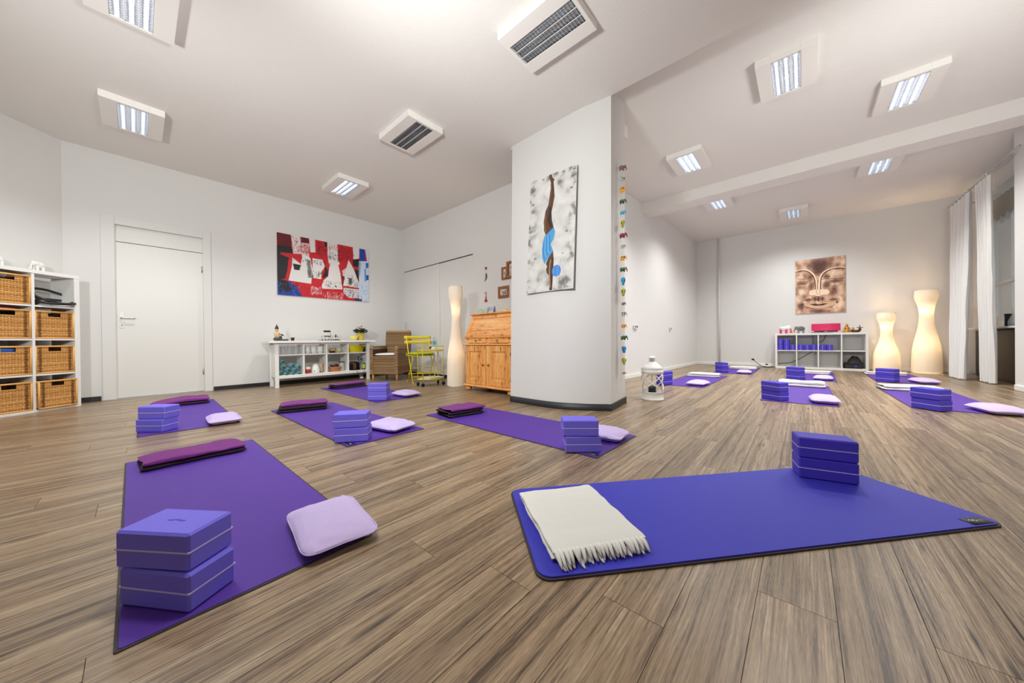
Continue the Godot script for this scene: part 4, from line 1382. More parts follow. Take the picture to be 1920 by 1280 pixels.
func face_picture() -> Image:
	var w := 384
	var h := 560
	var im := Image.create(w, h, false, Image.FORMAT_RGB8)
	var n := FastNoiseLite.new()
	n.seed = 3
	n.frequency = 0.011
	n.fractal_octaves = 4
	n.domain_warp_enabled = true
	n.domain_warp_amplitude = 40.0
	var lo := c8(120, 66, 42)
	var hi := c8(232, 202, 172)
	for y in h:
		for x in w:
			var v := clampf(0.62 + n.get_noise_2d(x * 1.2, y * 0.8) * 0.75, 0, 1)
			im.set_pixel(x, y, lo.lerp(hi, v))
	var mp := mapper(Vector2(418, 232), Vector2(842, 180), Vector2(421, 680), Vector2(845, 662), w, h)
	var dk := c8(70, 34, 26)
	var lt := c8(240, 216, 188)
	dab(im, mp.call(630, 265), Vector2(110, 90), dk, 0.95)
	dab(im, mp.call(620, 310), Vector2(50, 60), dk, 0.8)
	dab(im, mp.call(480, 230), Vector2(70, 34), lt, 0.5)
	dab(im, mp.call(790, 230), Vector2(60, 30), lt, 0.6)
	for q in [[555, 365, 30, 40], [690, 360, 40, 30], [480, 420, 60, 22], [760, 400, 80, 20], [560, 440, 30, 50], [690, 430, 44, 40], [760, 470, 40, 60], [470, 610, 40, 60], [620, 655, 110, 26], [620, 550, 60, 30], [530, 560, 40, 20], [740, 560, 40, 24], [450, 320, 40, 14], [800, 290, 60, 12]]:
		dab(im, mp.call(q[0], q[1]), Vector2(q[2], q[3]) * 0.9, dk, 0.72)
	for q in [[455, 370, 50, 30], [760, 335, 80, 40], [480, 490, 60, 50], [800, 470, 40, 60], [450, 570, 44, 40], [620, 420, 26, 80], [800, 600, 40, 50]]:
		dab(im, mp.call(q[0], q[1]), Vector2(q[2], q[3]) * 0.9, lt, 0.6)
	# dry brush texture
	for k in 1500:
		var p0 := Vector2(rng.randf() * w, rng.randf() * h)
		var q := im.get_pixel(clampi(int(p0.x), 0, w - 1), clampi(int(p0.y), 0, h - 1))
		var tone := q.lerp(dk if rng.randf() < 0.5 else lt, rng.randf_range(0.1, 0.4))
		var an := 0.5 * sin(p0.x * 0.013) + rng.randf_range(-0.4, 0.4) + (0.6 if p0.y > h * 0.5 else -0.1)
		stroke(im, [p0, p0 + Vector2(cos(an), sin(an)) * rng.randf_range(8, 34)], 1, tone)
	# brow arcs running into the nose
	var la := smoothed(mapped(mp, [418, 320, 470, 305, 530, 310, 580, 345, 602, 400, 606, 470]), 8)
	var ra := smoothed(mapped(mp, [845, 285, 780, 282, 710, 298, 660, 330, 634, 380, 628, 470]), 8)
	for a in [la, ra]:
		var sh := []
		for p in a: sh.append(p + Vector2(-7 if a == la else 8, 9))
		stroke(im, sh, 9, c8(96, 50, 34), 1.5)
		stroke(im, a, 8, lt, 0.6)
	stroke(im, smoothed(mapped(mp, [618, 390, 612, 450, 620, 520]), 6), 5, c8(120, 66, 44))
	# closed eyes
	stroke(im, smoothed(mapped(mp, [420, 404, 470, 408, 530, 402, 572, 388]), 8), 5, dk, 1)
	stroke(im, smoothed(mapped(mp, [420, 396, 480, 400, 550, 388]), 8), 3, lt)
	stroke(im, smoothed(mapped(mp, [655, 385, 700, 378, 770, 382, 842, 372]), 8), 5, dk, 1)
	stroke(im, smoothed(mapped(mp, [660, 376, 740, 370, 842, 362]), 8), 3, lt)
	# nose
	fill_poly(im, mapped(mp, [545, 482, 600, 470, 640, 470, 705, 470, 715, 500, 690, 520, 650, 518, 620, 530, 590, 522, 552, 528, 540, 508]), c8(236, 208, 180), 2)
	stroke(im, smoothed(mapped(mp, [545, 525, 590, 526, 620, 532, 660, 520, 708, 516]), 6), 4, dk)
	stroke(im, smoothed(mapped(mp, [604, 470, 606, 505, 620, 518, 632, 505, 632, 470]), 6), 3, c8(150, 92, 64))
	for x in [592, 620, 656]: stroke(im, mapped(mp, [x, 535, x, 572]), 7, dk, 1)
	# mouth
	fill_poly(im, mapped(mp, [470, 595, 520, 585, 580, 582, 622, 590, 670, 578, 740, 572, 780, 572, 752, 600, 700, 622, 630, 634, 560, 628, 505, 612]), c8(214, 172, 138), 1)
	stroke(im, smoothed(mapped(mp, [470, 590, 540, 574, 590, 570, 622, 580, 665, 568, 720, 566, 780, 570]), 6), 5, lt)
	fill_poly(im, mapped(mp, [545, 598, 590, 590, 622, 598, 665, 588, 700, 590, 660, 606, 590, 610]), dk, 2)
	stroke(im, smoothed(mapped(mp, [482, 600, 560, 594, 622, 602, 690, 590, 775, 578]), 6), 3, c8(90, 46, 34))
	stroke(im, smoothed(mapped(mp, [500, 615, 560, 632, 630, 638, 700, 626, 756, 602]), 6), 4, c8(106, 60, 42))
	dab(im, mp.call(480, 598), Vector2(16, 18), dk, 0.9)
	dab(im, mp.call(776, 578), Vector2(12, 16), dk, 0.9)
	return im

# ---------------------------------------------------------------- furniture of the left half
func cyl(called: String, parent: Node, m: Material, prof: Array, at := Vector3.ZERO, n := 20) -> MeshInstance3D:
	var st := mk()
	lathe(st, prof, n, Transform3D(Basis(), at))
	return obj(called, st, m, parent)

func back_side() -> void:
	canvas("sailing_painting", "red and white abstract painting of sailing boats above the white sideboard", sailing_picture(), 1.555, 1.045, Transform3D(Basis(), V(2.345, 2.035, 6.617)), c8(190, 188, 184))
	var up := Vector3(0.105, 1.29, 0.0).normalized()
	var rt := Vector3(0.012, 0.0, 0.60).normalized()
	var nz := rt.cross(up).normalized()
	canvas("diver_painting", "tall painting of a diver in a blue swimsuit on the pillar front", diver_picture(), 0.60, 1.30, Transform3D(Basis(rt, up, nz).orthonormalized(), Vector3(3.0, 1.873, -2.048) + nz * 0.010), c8(176, 174, 170))
	canvas("stone_face_painting", "sepia painting of a calm stone face above the far cube shelf", face_picture(), 0.82, 1.225, Transform3D(Basis(Vector3.UP, -PI / 2), V(10.145, 1.853, -0.28)), c8(170, 110, 80))
	sideboard()
	armchair()
	folding_chair()
	cart()
	paper_lamp("white paper column floor lamp between the yellow cart and the pine bureau", V(3.29, 0, 4.06), 1.55, 0.145, 0.105, 0.05, Color(1, 0.93, 0.82))
	bureau()
	wall_things()
	garland()

func paper_lamp(label: String, at: Vector3, h: float, r0: float, r1: float, energy: float, col: Color) -> void:
	var t := thing("floor_lamp", label, "floor lamp", at, 0.0)
	var st := mk()
	lathe(st, [Vector2(0, 0), Vector2(r0 * 0.9, 0), Vector2(r0 * 0.9, 0.015), Vector2(0, 0.015)], 28)
	obj("base", st, M.white, t)
	# hourglass paper shade with fine horizontal ribs
	var prof := []
	var keys := smoothed([Vector2(r0, 0.02), Vector2(r0 * 0.99, h * 0.14), Vector2(r0 * 0.9, h * 0.32), Vector2(r1 * 0.80, h * 0.52), Vector2(r1 * 0.62, h * 0.68), Vector2(r1 * 0.72, h * 0.80), Vector2(r1, h * 0.90), Vector2(r1 * 1.02, h * 0.97), Vector2(r1 * 0.96, h)], 9)
	for i in keys.size(): prof.append(keys[i] + Vector2(0.0016 if i % 2 == 0 else -0.0016, 0))
	st = mk()
	lathe(st, prof, 36)
	var sh := obj("paper_shade", st, M.paper if energy < 0.01 else M.lampshade, t)
	st = mk()
	var top: Vector2 = prof[-1]
	var pts := []
	for k in 28: pts.append(Vector3(top.x * cos(TAU * k / 28), top.y, top.x * sin(TAU * k / 28)))
	tube(st, pts, 0.004, 5, true)
	obj("top_ring", st, M.white, t)
	st = mk()
	tube(st, [Vector3(0, 0.015, 0), Vector3(0, h * 0.8, 0)], 0.008, 8)
	obj("pole", st, M.steel, t)
	for y in [0.3, 0.72] if energy > 0.01 else [0.5]:
		st = mk()
		ellipsoid(st, Vector3(0, h * y, 0), Vector3(0.03, 0.045, 0.03))
		obj("bulb", st, M.bulb if energy > 0.01 else M.bulbdim, t)
		if energy < 0.01: continue
		var l := omni("lamp_glow", at + Vector3(0, h * y, 0), col, energy, 0.04)
		remove_child(l)
		t.add_child(l)
		l.name = "lamp_glow"
		l.position = Vector3(0, h * y + 0.06, 0)

func sideboard() -> void:
	var t := thing("sideboard", "long white open sideboard against the back wall under the sailing boat painting", "sideboard", V(1.41, 0, 6.12), 0.0)
	# local x to the right, z toward the camera, front face at z = 0
	var W := 1.485
	var D := 0.34
	var bxs := [["table_top", Vector3(W / 2 + 0.0, 0.717, -0.16), Vector3(W + 0.17, 0.036, 0.44)], ["apron", Vector3(W / 2, 0.687, -0.012), Vector3(W - 0.1, 0.026, 0.022)], ["bottom_board", Vector3(W / 2, 0.165, -D / 2), Vector3(W - 0.06, 0.05, D - 0.01)],
		["side_panel", Vector3(0.025, 0.42, -D / 2), Vector3(0.03, 0.52, D - 0.1)], ["side_panel", Vector3(W - 0.025, 0.42, -D / 2), Vector3(0.03, 0.52, D - 0.1)]]
	for b in bxs:
		var st := mk()
		bx(st, b[1], b[2], 0.003)
		obj(b[0], st, M.white, t)
	for x in [0.025, W - 0.025]:
		for z in [-0.025, -D + 0.025]:
			var st := mk()
			bx(st, Vector3(x, 0.35, z), Vector3(0.051, 0.70, 0.05), 0.003)
			obj("leg", st, M.white, t)
	for x in [0.395, 0.742, 1.099]:
		var st := mk()
		bx(st, Vector3(x, 0.43, -D / 2), Vector3(0.026, 0.50, D - 0.02), 0.002)
		obj("divider", st, M.white, t)
	var cx := [0.2165, 0.5685, 0.9205, 1.2735]
	for i in 4:
		var st := mk()
		bx(st, Vector3(cx[i], 0.509, -D / 2), Vector3([0.33, 0.318, 0.33, 0.32][i], 0.02, D - 0.03), 0.001)
		obj("shelf_board", st, M.white, t)
	var top := 0.7355
	# seated figure statue
	var s := thing("seated_statue", "small dark seated statue with a pointed headdress at the left end of the sideboard", "statue", V(1.49, top, 6.25), 0.25)
	var st := mk()
	ellipsoid(st, Vector3(-0.015, 0.032, 0), Vector3(0.055, 0.034, 0.045))
	ellipsoid(st, Vector3(-0.05, 0.028, 0.012), Vector3(0.03, 0.028, 0.035))
	obj("legs", st, M.statuegreen, s)
	st = mk()
	lathe(st, [Vector2(0.0, 0.03), Vector2(0.036, 0.035), Vector2(0.03, 0.07), Vector2(0.036, 0.11), Vector2(0.03, 0.13), Vector2(0.011, 0.14), Vector2(0.011, 0.15)], 16, rot(0, 0, 0.05, Vector3(-0.02, 0, 0)))
	tube(st, smoothed([Vector3(-0.052, 0.125, 0.0), Vector3(-0.062, 0.09, 0.015), Vector3(-0.03, 0.075, 0.035)], 5), 0.009, 7)
	tube(st, smoothed([Vector3(0.006, 0.125, 0.0), Vector3(0.022, 0.09, 0.015), Vector3(-0.005, 0.075, 0.037)], 5), 0.009, 7)
	obj("torso", st, M.statueskin, s)
	st = mk()
	bx(st, Vector3(-0.018, 0.10, 0.024), Vector3(0.05, 0.02, 0.02), 0.006, rot(0, 0, -0.6))
	tube(st, [Vector3(0.012, 0.13, -0.015), Vector3(0.03, 0.09, -0.02), Vector3(0.042, 0.03, -0.01)], [0.012, 0.016, 0.02], 8)
	obj("robe", st, M.statuegreen, s)
	st = mk()
	ellipsoid(st, Vector3(-0.025, 0.175, 0.002), Vector3(0.023, 0.029, 0.024))
	ellipsoid(st, Vector3(-0.025, 0.172, 0.026), Vector3(0.004, 0.006, 0.005), Transform3D(), 8, 6)
	obj("head", st, M.statueskin, s)
	st = mk()
	lathe(st, [Vector2(0.026, 0.188), Vector2(0.027, 0.2), Vector2(0.016, 0.222), Vector2(0.012, 0.236), Vector2(0.005, 0.252), Vector2(0.0, 0.27)], 14, Transform3D(Basis(), Vector3(-0.025, 0, 0)))
	obj("headdress", st, M.bronze, s)
	st = mk()
	bx(st, Vector3(0.075, 0.014, 0.0), Vector3(0.135, 0.026, 0.05), 0.01)
	obj("plinth_tail", st, M.statuegreen, s)
	# cup
	s = thing("tealight_cup", "small dark tealight cup right of the seated statue", "cup", V(1.682, top, 6.25))
	cyl("cup", s, M.dark, [Vector2(0, 0), Vector2(0.021, 0), Vector2(0.028, 0.055), Vector2(0.025, 0.055), Vector2(0.019, 0.008), Vector2(0, 0.008)])
	cyl("rim", s, M.steel, [Vector2(0.028, 0.05), Vector2(0.030, 0.056), Vector2(0.026, 0.057)])
	# silhouette candle scene
	s = thing("metal_silhouette", "flat black metal table scene with parasol and small tree on the sideboard", "ornament", V(2.248, top, 6.25))
	st = mk()
	bx(st, Vector3(0, 0.004, 0), Vector3(0.35, 0.007, 0.07), 0.002)
	obj("base", st, M.black, s)
	st = mk()
	bx(st, Vector3(-0.045, 0.164, 0), Vector3(0.10, 0.022, 0.05), 0.003)
	for k in 5: bx(st, Vector3(-0.09 + k * 0.022, 0.15, 0), Vector3(0.012, 0.012, 0.045), 0.003)
	obj("canopy", st, M.black, s)
	st = mk()
	tube(st, [Vector3(0.0, 0.17, 0), Vector3(0.015, 0.08, 0), Vector3(0.018, 0.005, 0)], 0.0025, 6)
	obj("post", st, M.black, s)
	st = mk()
	bx(st, Vector3(-0.04, 0.078, 0), Vector3(0.11, 0.007, 0.05), 0.002)
	for k in 6: ellipsoid(st, Vector3(-0.085 + k * 0.018, 0.07, 0.015), Vector3(0.008, 0.007, 0.008), Transform3D(), 8, 6)
	obj("little_table", st, M.black, s)
	for x in [-0.075, -0.01]:
		st = mk()
		tube(st, [Vector3(x - 0.012, 0.075, 0), Vector3(x, 0.04, 0), Vector3(x, 0.007, 0)], 0.003, 6)
		obj("table_leg", st, M.black, s)
	for x in [-0.13, 0.042, 0.13]:
		st = mk()
		tube(st, [Vector3(x, 0.007, 0), Vector3(x, 0.066, 0)], 0.0015, 5)
		ellipsoid(st, Vector3(x, 0.07, 0), Vector3(0.005, 0.008, 0.005), Transform3D(), 8, 6)
		obj("lantern_post", st, M.black, s)
	cyl("tree", s, M.black, [Vector2(0, 0.04), Vector2(0.004, 0.04), Vector2(0.004, 0.062), Vector2(0.018, 0.064), Vector2(0.009, 0.085), Vector2(0.011, 0.085), Vector2(0.0, 0.118)], Vector3(0.098, 0, 0), 10)
	for x in [-0.12, -0.07, -0.03, 0.02, 0.06, 0.09, 0.11, 0.14]:
		st = mk()
		ellipsoid(st, Vector3(x, 0.013, 0.005), Vector3(0.012, 0.009, 0.012), Transform3D(), 8, 6)
		obj("candle_cup", st, M.black, s)
	# bowl and plant
	s = thing("yellow_bowl", "pale yellow flared bowl left of the potted plant on the sideboard", "bowl", V(2.66, top, 6.24))
	cyl("bowl", s, M.yellowpale, [Vector2(0, 0), Vector2(0.042, 0), Vector2(0.082, 0.078), Vector2(0.078, 0.078), Vector2(0.04, 0.006), Vector2(0, 0.006)], Vector3.ZERO, 24)
	cyl("rim", s, M.yellowpale, [Vector2(0.081, 0.074), Vector2(0.0835, 0.078), Vector2(0.081, 0.081), Vector2(0.077, 0.078)], Vector3.ZERO, 24)
	s = thing("potted_plant", "flowering plant in a yellow pot at the right end of the sideboard", "plant", V(2.79, top, 6.26))
	cyl("pot", s, M.yellowpot, [Vector2(0, 0), Vector2(0.058, 0), Vector2(0.066, 0.15), Vector2(0.06, 0.15), Vector2(0.056, 0.13), Vector2(0, 0.13)], Vector3.ZERO, 24)
	cyl("soil", s, M.dark, [Vector2(0.057, 0.13), Vector2(0.0, 0.136)])
	st = mk()
	var leaf := mk()
	for k in 110:
		var a := rng.randf() * TAU
		var el := rng.randf_range(0.05, 1.0)
		var ln := rng.randf_range(0.05, 0.125)
		var d := Vector3(cos(a) * cos(el), sin(el) * 0.85, sin(a) * cos(el))
		var base := Vector3(0, 0.14, 0)
		var tip := base + d * ln
		tube(st, [base, base + d * ln * 0.6], 0.0022, 4)
		ellipsoid(leaf, Vector3.ZERO, Vector3(0.03, 0.005, 0.022), Transform3D(Basis(d.cross(Vector3.UP).normalized(), 0.4).rotated(Vector3.UP, rng.randf()), tip), 8, 4)
	obj("stems", st, M.leafdark, s)
	tag(obj("foliage", leaf, M.leafdark, s), "", "", "", "stuff")
	for k in 7:
		st = mk()
		var a := rng.randf() * TAU
		for q in 5: ellipsoid(st, Vector3(cos(a) * 0.05 * (k % 3) * 0.6 + 0.009 * cos(q * 1.256), 0.255 + 0.012 * (k % 2) - 0.01 * (k % 3), sin(a) * 0.05 + 0.009 * sin(q * 1.256)), Vector3(0.009, 0.004, 0.009), Transform3D(), 7, 4)
		obj("blossom", st, M.blossom, s)
	# glasses
	var gi := ["front left", "front middle", "front right", "back left", "back middle", "back right"]
	for k in 6:
		var x: float = 1.53 + (k % 3) * 0.092 + (0.0 if k < 3 else 0.022)
		var b: float = 6.205 if k < 3 else 6.30
		s = thing("drinking_glass", "clear drinking glass, %s one in the upper left sideboard cell" % gi[k], "glass", V(x, 0.5195, b), 0.0, "clear glasses in the sideboard")
		cyl("glass_wall", s, M.glass, [Vector2(0, 0), Vector2(0.03, 0), Vector2(0.036, 0.125), Vector2(0.034, 0.125), Vector2(0.0285, 0.008), Vector2(0, 0.008)], Vector3.ZERO, 20)
		cyl("lip", s, M.glass, [Vector2(0.0365, 0.1235), Vector2(0.037, 0.126), Vector2(0.0345, 0.127), Vector2(0.034, 0.1245)], Vector3.ZERO, 20)
	# teal bottles lying with their caps to the front
	var bp := [Vector2(1.520, 0.405), Vector2(1.527, 0.318), Vector2(1.652, 0.340), Vector2(1.742, 0.312), Vector2(1.598, 0.272), Vector2(1.690, 0.262), Vector2(1.503, 0.232), Vector2(1.567, 0.198), Vector2(1.655, 0.196), Vector2(1.744, 0.200)]
	var bn := ["topmost left", "second from the top at the left", "upper middle", "upper right", "middle", "middle right", "lower left", "bottom row second", "bottom row third", "bottom row right"]
	for k in bp.size():
		s = thing("water_bottle", "teal bottle with green cap, %s in the sideboard pile" % bn[k], "bottle", V(bp[k].x, bp[k].y, 6.155), 0.0, "teal bottles lying in the sideboard")
		var T := rot(PI / 2, 0, 0)
		st = mk()
		lathe(st, [Vector2(0, -0.24), Vector2(0.036, -0.24), Vector2(0.041, -0.23), Vector2(0.041, -0.16), Vector2(0.038, -0.15), Vector2(0.041, -0.14), Vector2(0.041, -0.075), Vector2(0.030, -0.035), Vector2(0.015, -0.012), Vector2(0.014, 0.0)], 18, T)
		obj("body", st, M.teal, s)
		st = mk()
		lathe(st, [Vector2(0.0165, -0.004), Vector2(0.0165, 0.016), Vector2(0.0, 0.018)], 14, T)
		obj("cap", st, M.green, s)
	# mugs
	for k in 3:
		s = thing("white_mug", "white mug, %s of the three in the sideboard" % ["leftmost", "middle", "rightmost"][k], "mug", V([1.885, 1.98, 2.078][k], 0.5195, 6.22), 0.0, "white mugs in the sideboard")
		cyl("cup", s, M.white, [Vector2(0, 0), Vector2(0.033, 0), Vector2(0.042, 0.122), Vector2(0.039, 0.122), Vector2(0.03, 0.008), Vector2(0, 0.008)], Vector3.ZERO, 22)
		st = mk()
		tube(st, smoothed([Vector3(0.037, 0.10, 0.005), Vector3(0.06, 0.095, 0.012), Vector3(0.062, 0.05, 0.012), Vector3(0.034, 0.03, 0.005)], 5), 0.0055, 7)
		obj("handle", st, M.white, s)
	# second cell bottom
	s = thing("candle_jar", "red glass candle jar with cream wax in the second sideboard cell", "candle", V(1.884, 0.1915, 6.20))
	cyl("jar", s, M.red, [Vector2(0, 0), Vector2(0.037, 0), Vector2(0.038, 0.068), Vector2(0, 0.068)])
	cyl("wax", s, M.cream, [Vector2(0.037, 0.0685), Vector2(0.036, 0.10), Vector2(0.03, 0.108), Vector2(0, 0.108)])
	s = thing("white_kettle", "white pear shaped kettle in the second sideboard cell", "kettle", V(2.005, 0.1915, 6.23))
	cyl("body", s, M.white, smoothed([Vector2(0.0, 0.0), Vector2(0.06, 0.001), Vector2(0.066, 0.04), Vector2(0.055, 0.10), Vector2(0.03, 0.145), Vector2(0.0, 0.155)], 5), Vector3.ZERO, 24)
	st = mk()
	ellipsoid(st, Vector3(-0.03, 0.03, 0.056), Vector3(0.01, 0.012, 0.006), Transform3D(), 10, 6)
	obj("switch", st, M.black, s)
	st = mk()
	tube(st, smoothed([Vector3(0.03, 0.14, 0), Vector3(0.07, 0.12, 0), Vector3(0.075, 0.05, 0), Vector3(0.06, 0.03, 0)], 5), 0.006, 7)
	obj("handle", st, M.white, s)
	s = thing("carved_figure", "tan carved wooden figure beside the white kettle", "figurine", V(2.09, 0.1915, 6.20))
	st = mk()
	tube(st, smoothed([Vector3(-0.005, 0, 0), Vector3(0.008, 0.05, 0), Vector3(-0.006, 0.10, 0.004), Vector3(0.004, 0.15, 0)], 5), [0.016, 0.015, 0.014, 0.013, 0.013, 0.014, 0.016, 0.017, 0.017, 0.016, 0.015, 0.014, 0.015, 0.016, 0.015, 0.012], 9)
	obj("body", st, M.tan, s)
	st = mk()
	ellipsoid(st, Vector3(0.008, 0.162, 0.0), Vector3(0.017, 0.02, 0.016))
	obj("head", st, M.tan, s)
	st = mk()
	tube(st, smoothed([Vector3(0.004, 0.13, 0), Vector3(-0.03, 0.155, 0), Vector3(-0.05, 0.165, 0.0)], 4), 0.006, 6)
	obj("arm", st, M.tan, s)
	st = mk()
	bx(st, Vector3(0, 0.006, 0), Vector3(0.05, 0.012, 0.04), 0.003)
	obj("foot", st, M.dark, s)
	# third cell top
	s = thing("bread_bag", "tan paper bag lying in the third upper sideboard cell", "bag", V(2.285, 0.545, 6.25))
	st = mk()
	ellipsoid(st, Vector3(0, 0.02, 0), Vector3(0.065, 0.036, 0.05))
	obj("bag", st, M.tan, s)
	st = mk()
	bx(st, Vector3(0.06, 0.03, 0), Vector3(0.03, 0.012, 0.06), 0.004, rot(0, 0, 0.4))
	obj("rolled_end", st, M.tan, s)
	s = thing("white_cloth", "white folded cloth behind the green packet in the sideboard", "cloth", V(2.39, 0.5195, 6.30))
	for k in 3:
		st = mk()
		bx(st, Vector3(0, 0.012 + k * 0.024, 0), Vector3(0.09 - k * 0.006, 0.023, 0.09), 0.008)
		obj("fold", st, M.fleece, s)
	s = thing("green_packet", "light green packet lying flat in the third upper cell", "packet", V(2.36, 0.5195, 6.18))
	st = mk()
	ellipsoid(st, Vector3(0, 0.016, 0), Vector3(0.046, 0.018, 0.035))
	obj("packet", st, M.limegreen, s)
	st = mk()
	bx(st, Vector3(0.05, 0.014, 0), Vector3(0.02, 0.006, 0.05), 0.002)
	obj("crimped_edge", st, M.limegreen, s)
	s = thing("dark_bowl", "low black dish at the front of the third upper cell", "dish", V(2.25, 0.5195, 6.17))
	cyl("dish", s, M.black, [Vector2(0, 0), Vector2(0.035, 0), Vector2(0.05, 0.03), Vector2(0.046, 0.03), Vector2(0.033, 0.006), Vector2(0, 0.006)])
	cyl("contents", s, M.dark, [Vector2(0.044, 0.026), Vector2(0.0, 0.036)])
	# third cell bottom
	s = thing("tea_basket", "flared terracotta coloured basket of tea packets in the sideboard", "basket", V(2.315, 0.1915, 6.21))
	st = mk()
	for k in 6:
		var r0 := 0.058 + 0.005 * k
		var pts := []
		for i in 30: pts.append(Vector3(r0 * 1.25 * cos(TAU * i / 30), 0.008 + k * 0.013, r0 * 0.9 * sin(TAU * i / 30)))
		tube(st, pts, 0.0075, 6, true)
	lathe(st, [Vector2(0, 0.004), Vector2(0.05, 0.004)], 16)
	obj("basket_wall", st, M.terracotta, s)
	for k in 9:
		st = mk()
		bx(st, Vector3.ZERO, Vector3(0.055, 0.05, 0.008), 0.002, rot(-0.7 + rng.randf() * 0.4, rng.randf() * 3.0, rng.randf() * 0.7, Vector3(rng.randf_range(-0.055, 0.045), 0.085 + rng.randf() * 0.02, rng.randf_range(-0.03, 0.03))))
		obj("tea_packet", st, [M.brown, M.dark, M.brown2][k % 3], s)
	s = thing("storage_jar", "clear storage jar with a dark lid and green foot in the sideboard", "jar", V(2.425, 0.1915, 6.22))
	cyl("glass_wall", s, M.frost, [Vector2(0, 0.0), Vector2(0.044, 0.0), Vector2(0.046, 0.02), Vector2(0.046, 0.14), Vector2(0.044, 0.15)], Vector3.ZERO, 22)
	cyl("lid", s, M.black, [Vector2(0.047, 0.15), Vector2(0.047, 0.163), Vector2(0.0, 0.166)], Vector3.ZERO, 22)
	cyl("contents", s, M.limegreen, [Vector2(0, 0.004), Vector2(0.041, 0.004), Vector2(0.041, 0.035), Vector2(0, 0.04)])
	# fourth cell
	s = thing("yellow_box", "bright yellow tapered tub in the upper right sideboard cell", "tub", V(2.665, 0.5195, 6.215))
	st = mk()
	for q in [0, 1]:
		var lo := [Vector2(-0.10, -0.08), Vector2(0.10, -0.08), Vector2(0.10, 0.08), Vector2(-0.10, 0.08)]
		var hi := [Vector2(-0.13, -0.095), Vector2(0.13, -0.095), Vector2(0.13, 0.095), Vector2(-0.13, 0.095)]
		var k := 1.0 if q == 0 else 0.96
		for i in 4:
			var j := (i + 1) % 4
			quad(st, Vector3(lo[i].x * k, 0.0, lo[i].y * k), Vector3(lo[j].x * k, 0.0, lo[j].y * k), Vector3(hi[j].x * k, 0.122, hi[j].y * k), Vector3(hi[i].x * k, 0.122, hi[i].y * k), Vector3(lo[i].x + lo[j].x, 0, lo[i].y + lo[j].y))
	quad(st, Vector3(-0.10, 0.003, -0.08), Vector3(0.10, 0.003, -0.08), Vector3(0.10, 0.003, 0.08), Vector3(-0.10, 0.003, 0.08), Vector3.UP)
	obj("tub_wall", st, M.yellowtub, s)
	st = mk()
	for e in [[Vector3(0, 0.122, 0.095), Vector3(0.266, 0.008, 0.008)], [Vector3(0, 0.122, -0.095), Vector3(0.266, 0.008, 0.008)], [Vector3(0.13, 0.122, 0), Vector3(0.008, 0.008, 0.19)], [Vector3(-0.13, 0.122, 0), Vector3(0.008, 0.008, 0.19)]]: bx(st, e[0], e[1], 0.002)
	obj("rim", st, M.yellowtub, s)
	s = thing("dark_box", "narrow black box beside the yellow tub", "box", V(2.822, 0.5195, 6.22))
	st = mk()
	bx(st, Vector3(0, 0.04, 0), Vector3(0.03, 0.08, 0.09), 0.003)
	obj("box", st, M.black, s)
	st = mk()
	bx(st, Vector3(0, 0.081, 0), Vector3(0.032, 0.006, 0.092), 0.002)
	obj("lid", st, M.dark, s)
	s = thing("toaster", "rounded black and copper toaster in the lower right sideboard cell", "toaster", V(2.645, 0.1915, 6.22))
	st = mk()
	var o := []
	for k in 13: o.append(Vector2(-0.07 + 0.14 * k / 12.0, 0.0 if k in [0, 12] else 0.10 + 0.06 * sin(PI * k / 12.0)))
	var T := rot(-PI / 2, 0, 0)
	for q in [[-0.09, 0.09]]:
		st.set_smooth_group(-1)
		for k in 12:
			quad(st, Vector3(o[k].x, o[k].y, q[0]), Vector3(o[k + 1].x, o[k + 1].y, q[0]), Vector3(o[k + 1].x, o[k + 1].y, q[1]), Vector3(o[k].x, o[k].y, q[1]), Vector3(o[k].x + o[k + 1].x, 0.1, 0))
			for z in q: quad(st, Vector3(o[k].x, 0, z), Vector3(o[k + 1].x, 0, z), Vector3(o[k + 1].x, o[k + 1].y, z), Vector3(o[k].x, o[k].y, z), Vector3(0, 0, z))
	obj("housing", st, M.blackgloss, s)
	for x in [-0.04, -0.012]:
		st = mk()
		bx(st, Vector3(x, 0.075, 0.091), Vector3(0.014, 0.11, 0.004), 0.001)
		obj("copper_stripe", st, M.copper, s)
	st = mk()
	bx(st, Vector3(0.06, 0.06, 0.095), Vector3(0.02, 0.012, 0.02), 0.003)
	obj("lever", st, M.steel, s)
	s = thing("cutlery_glass", "glass holding spoons and forks in the lower right cell", "glass", V(2.745, 0.1915, 6.20))
	cyl("glass_wall", s, M.glass, [Vector2(0, 0), Vector2(0.027, 0), Vector2(0.03, 0.10), Vector2(0.028, 0.10), Vector2(0.025, 0.006), Vector2(0, 0.006)])
	for k in 7:
		st = mk()
		var a := k * 0.9
		var tp := Vector3(0.034 * cos(a), 0.175 + 0.02 * (k % 3), 0.03 * sin(a))
		tube(st, [Vector3(-0.01 * cos(a), 0.01, -0.01 * sin(a)), tp], 0.0028, 5)
		ellipsoid(st, tp + Vector3(0, 0.014, 0), Vector3(0.011, 0.02, 0.004), Transform3D(), 8, 6)
		obj("spoon", st, M.steeldark, s)
	s = thing("black_canister", "black canister with a lime green label in the lower right cell", "canister", V(2.81, 0.1915, 6.19))
	cyl("tin", s, M.black, [Vector2(0, 0), Vector2(0.03, 0), Vector2(0.03, 0.115), Vector2(0, 0.117)])
	cyl("green_label", s, M.limegreen, [Vector2(0.0305, 0.02), Vector2(0.0305, 0.10)], Vector3.ZERO, 20)
	s = thing("slim_bottle", "slim clear oil bottle behind the cutlery glass", "bottle", V(2.772, 0.1915, 6.26))
	cyl("glass_wall", s, M.frost, [Vector2(0, 0), Vector2(0.02, 0), Vector2(0.02, 0.12), Vector2(0.008, 0.15), Vector2(0.008, 0.185)])
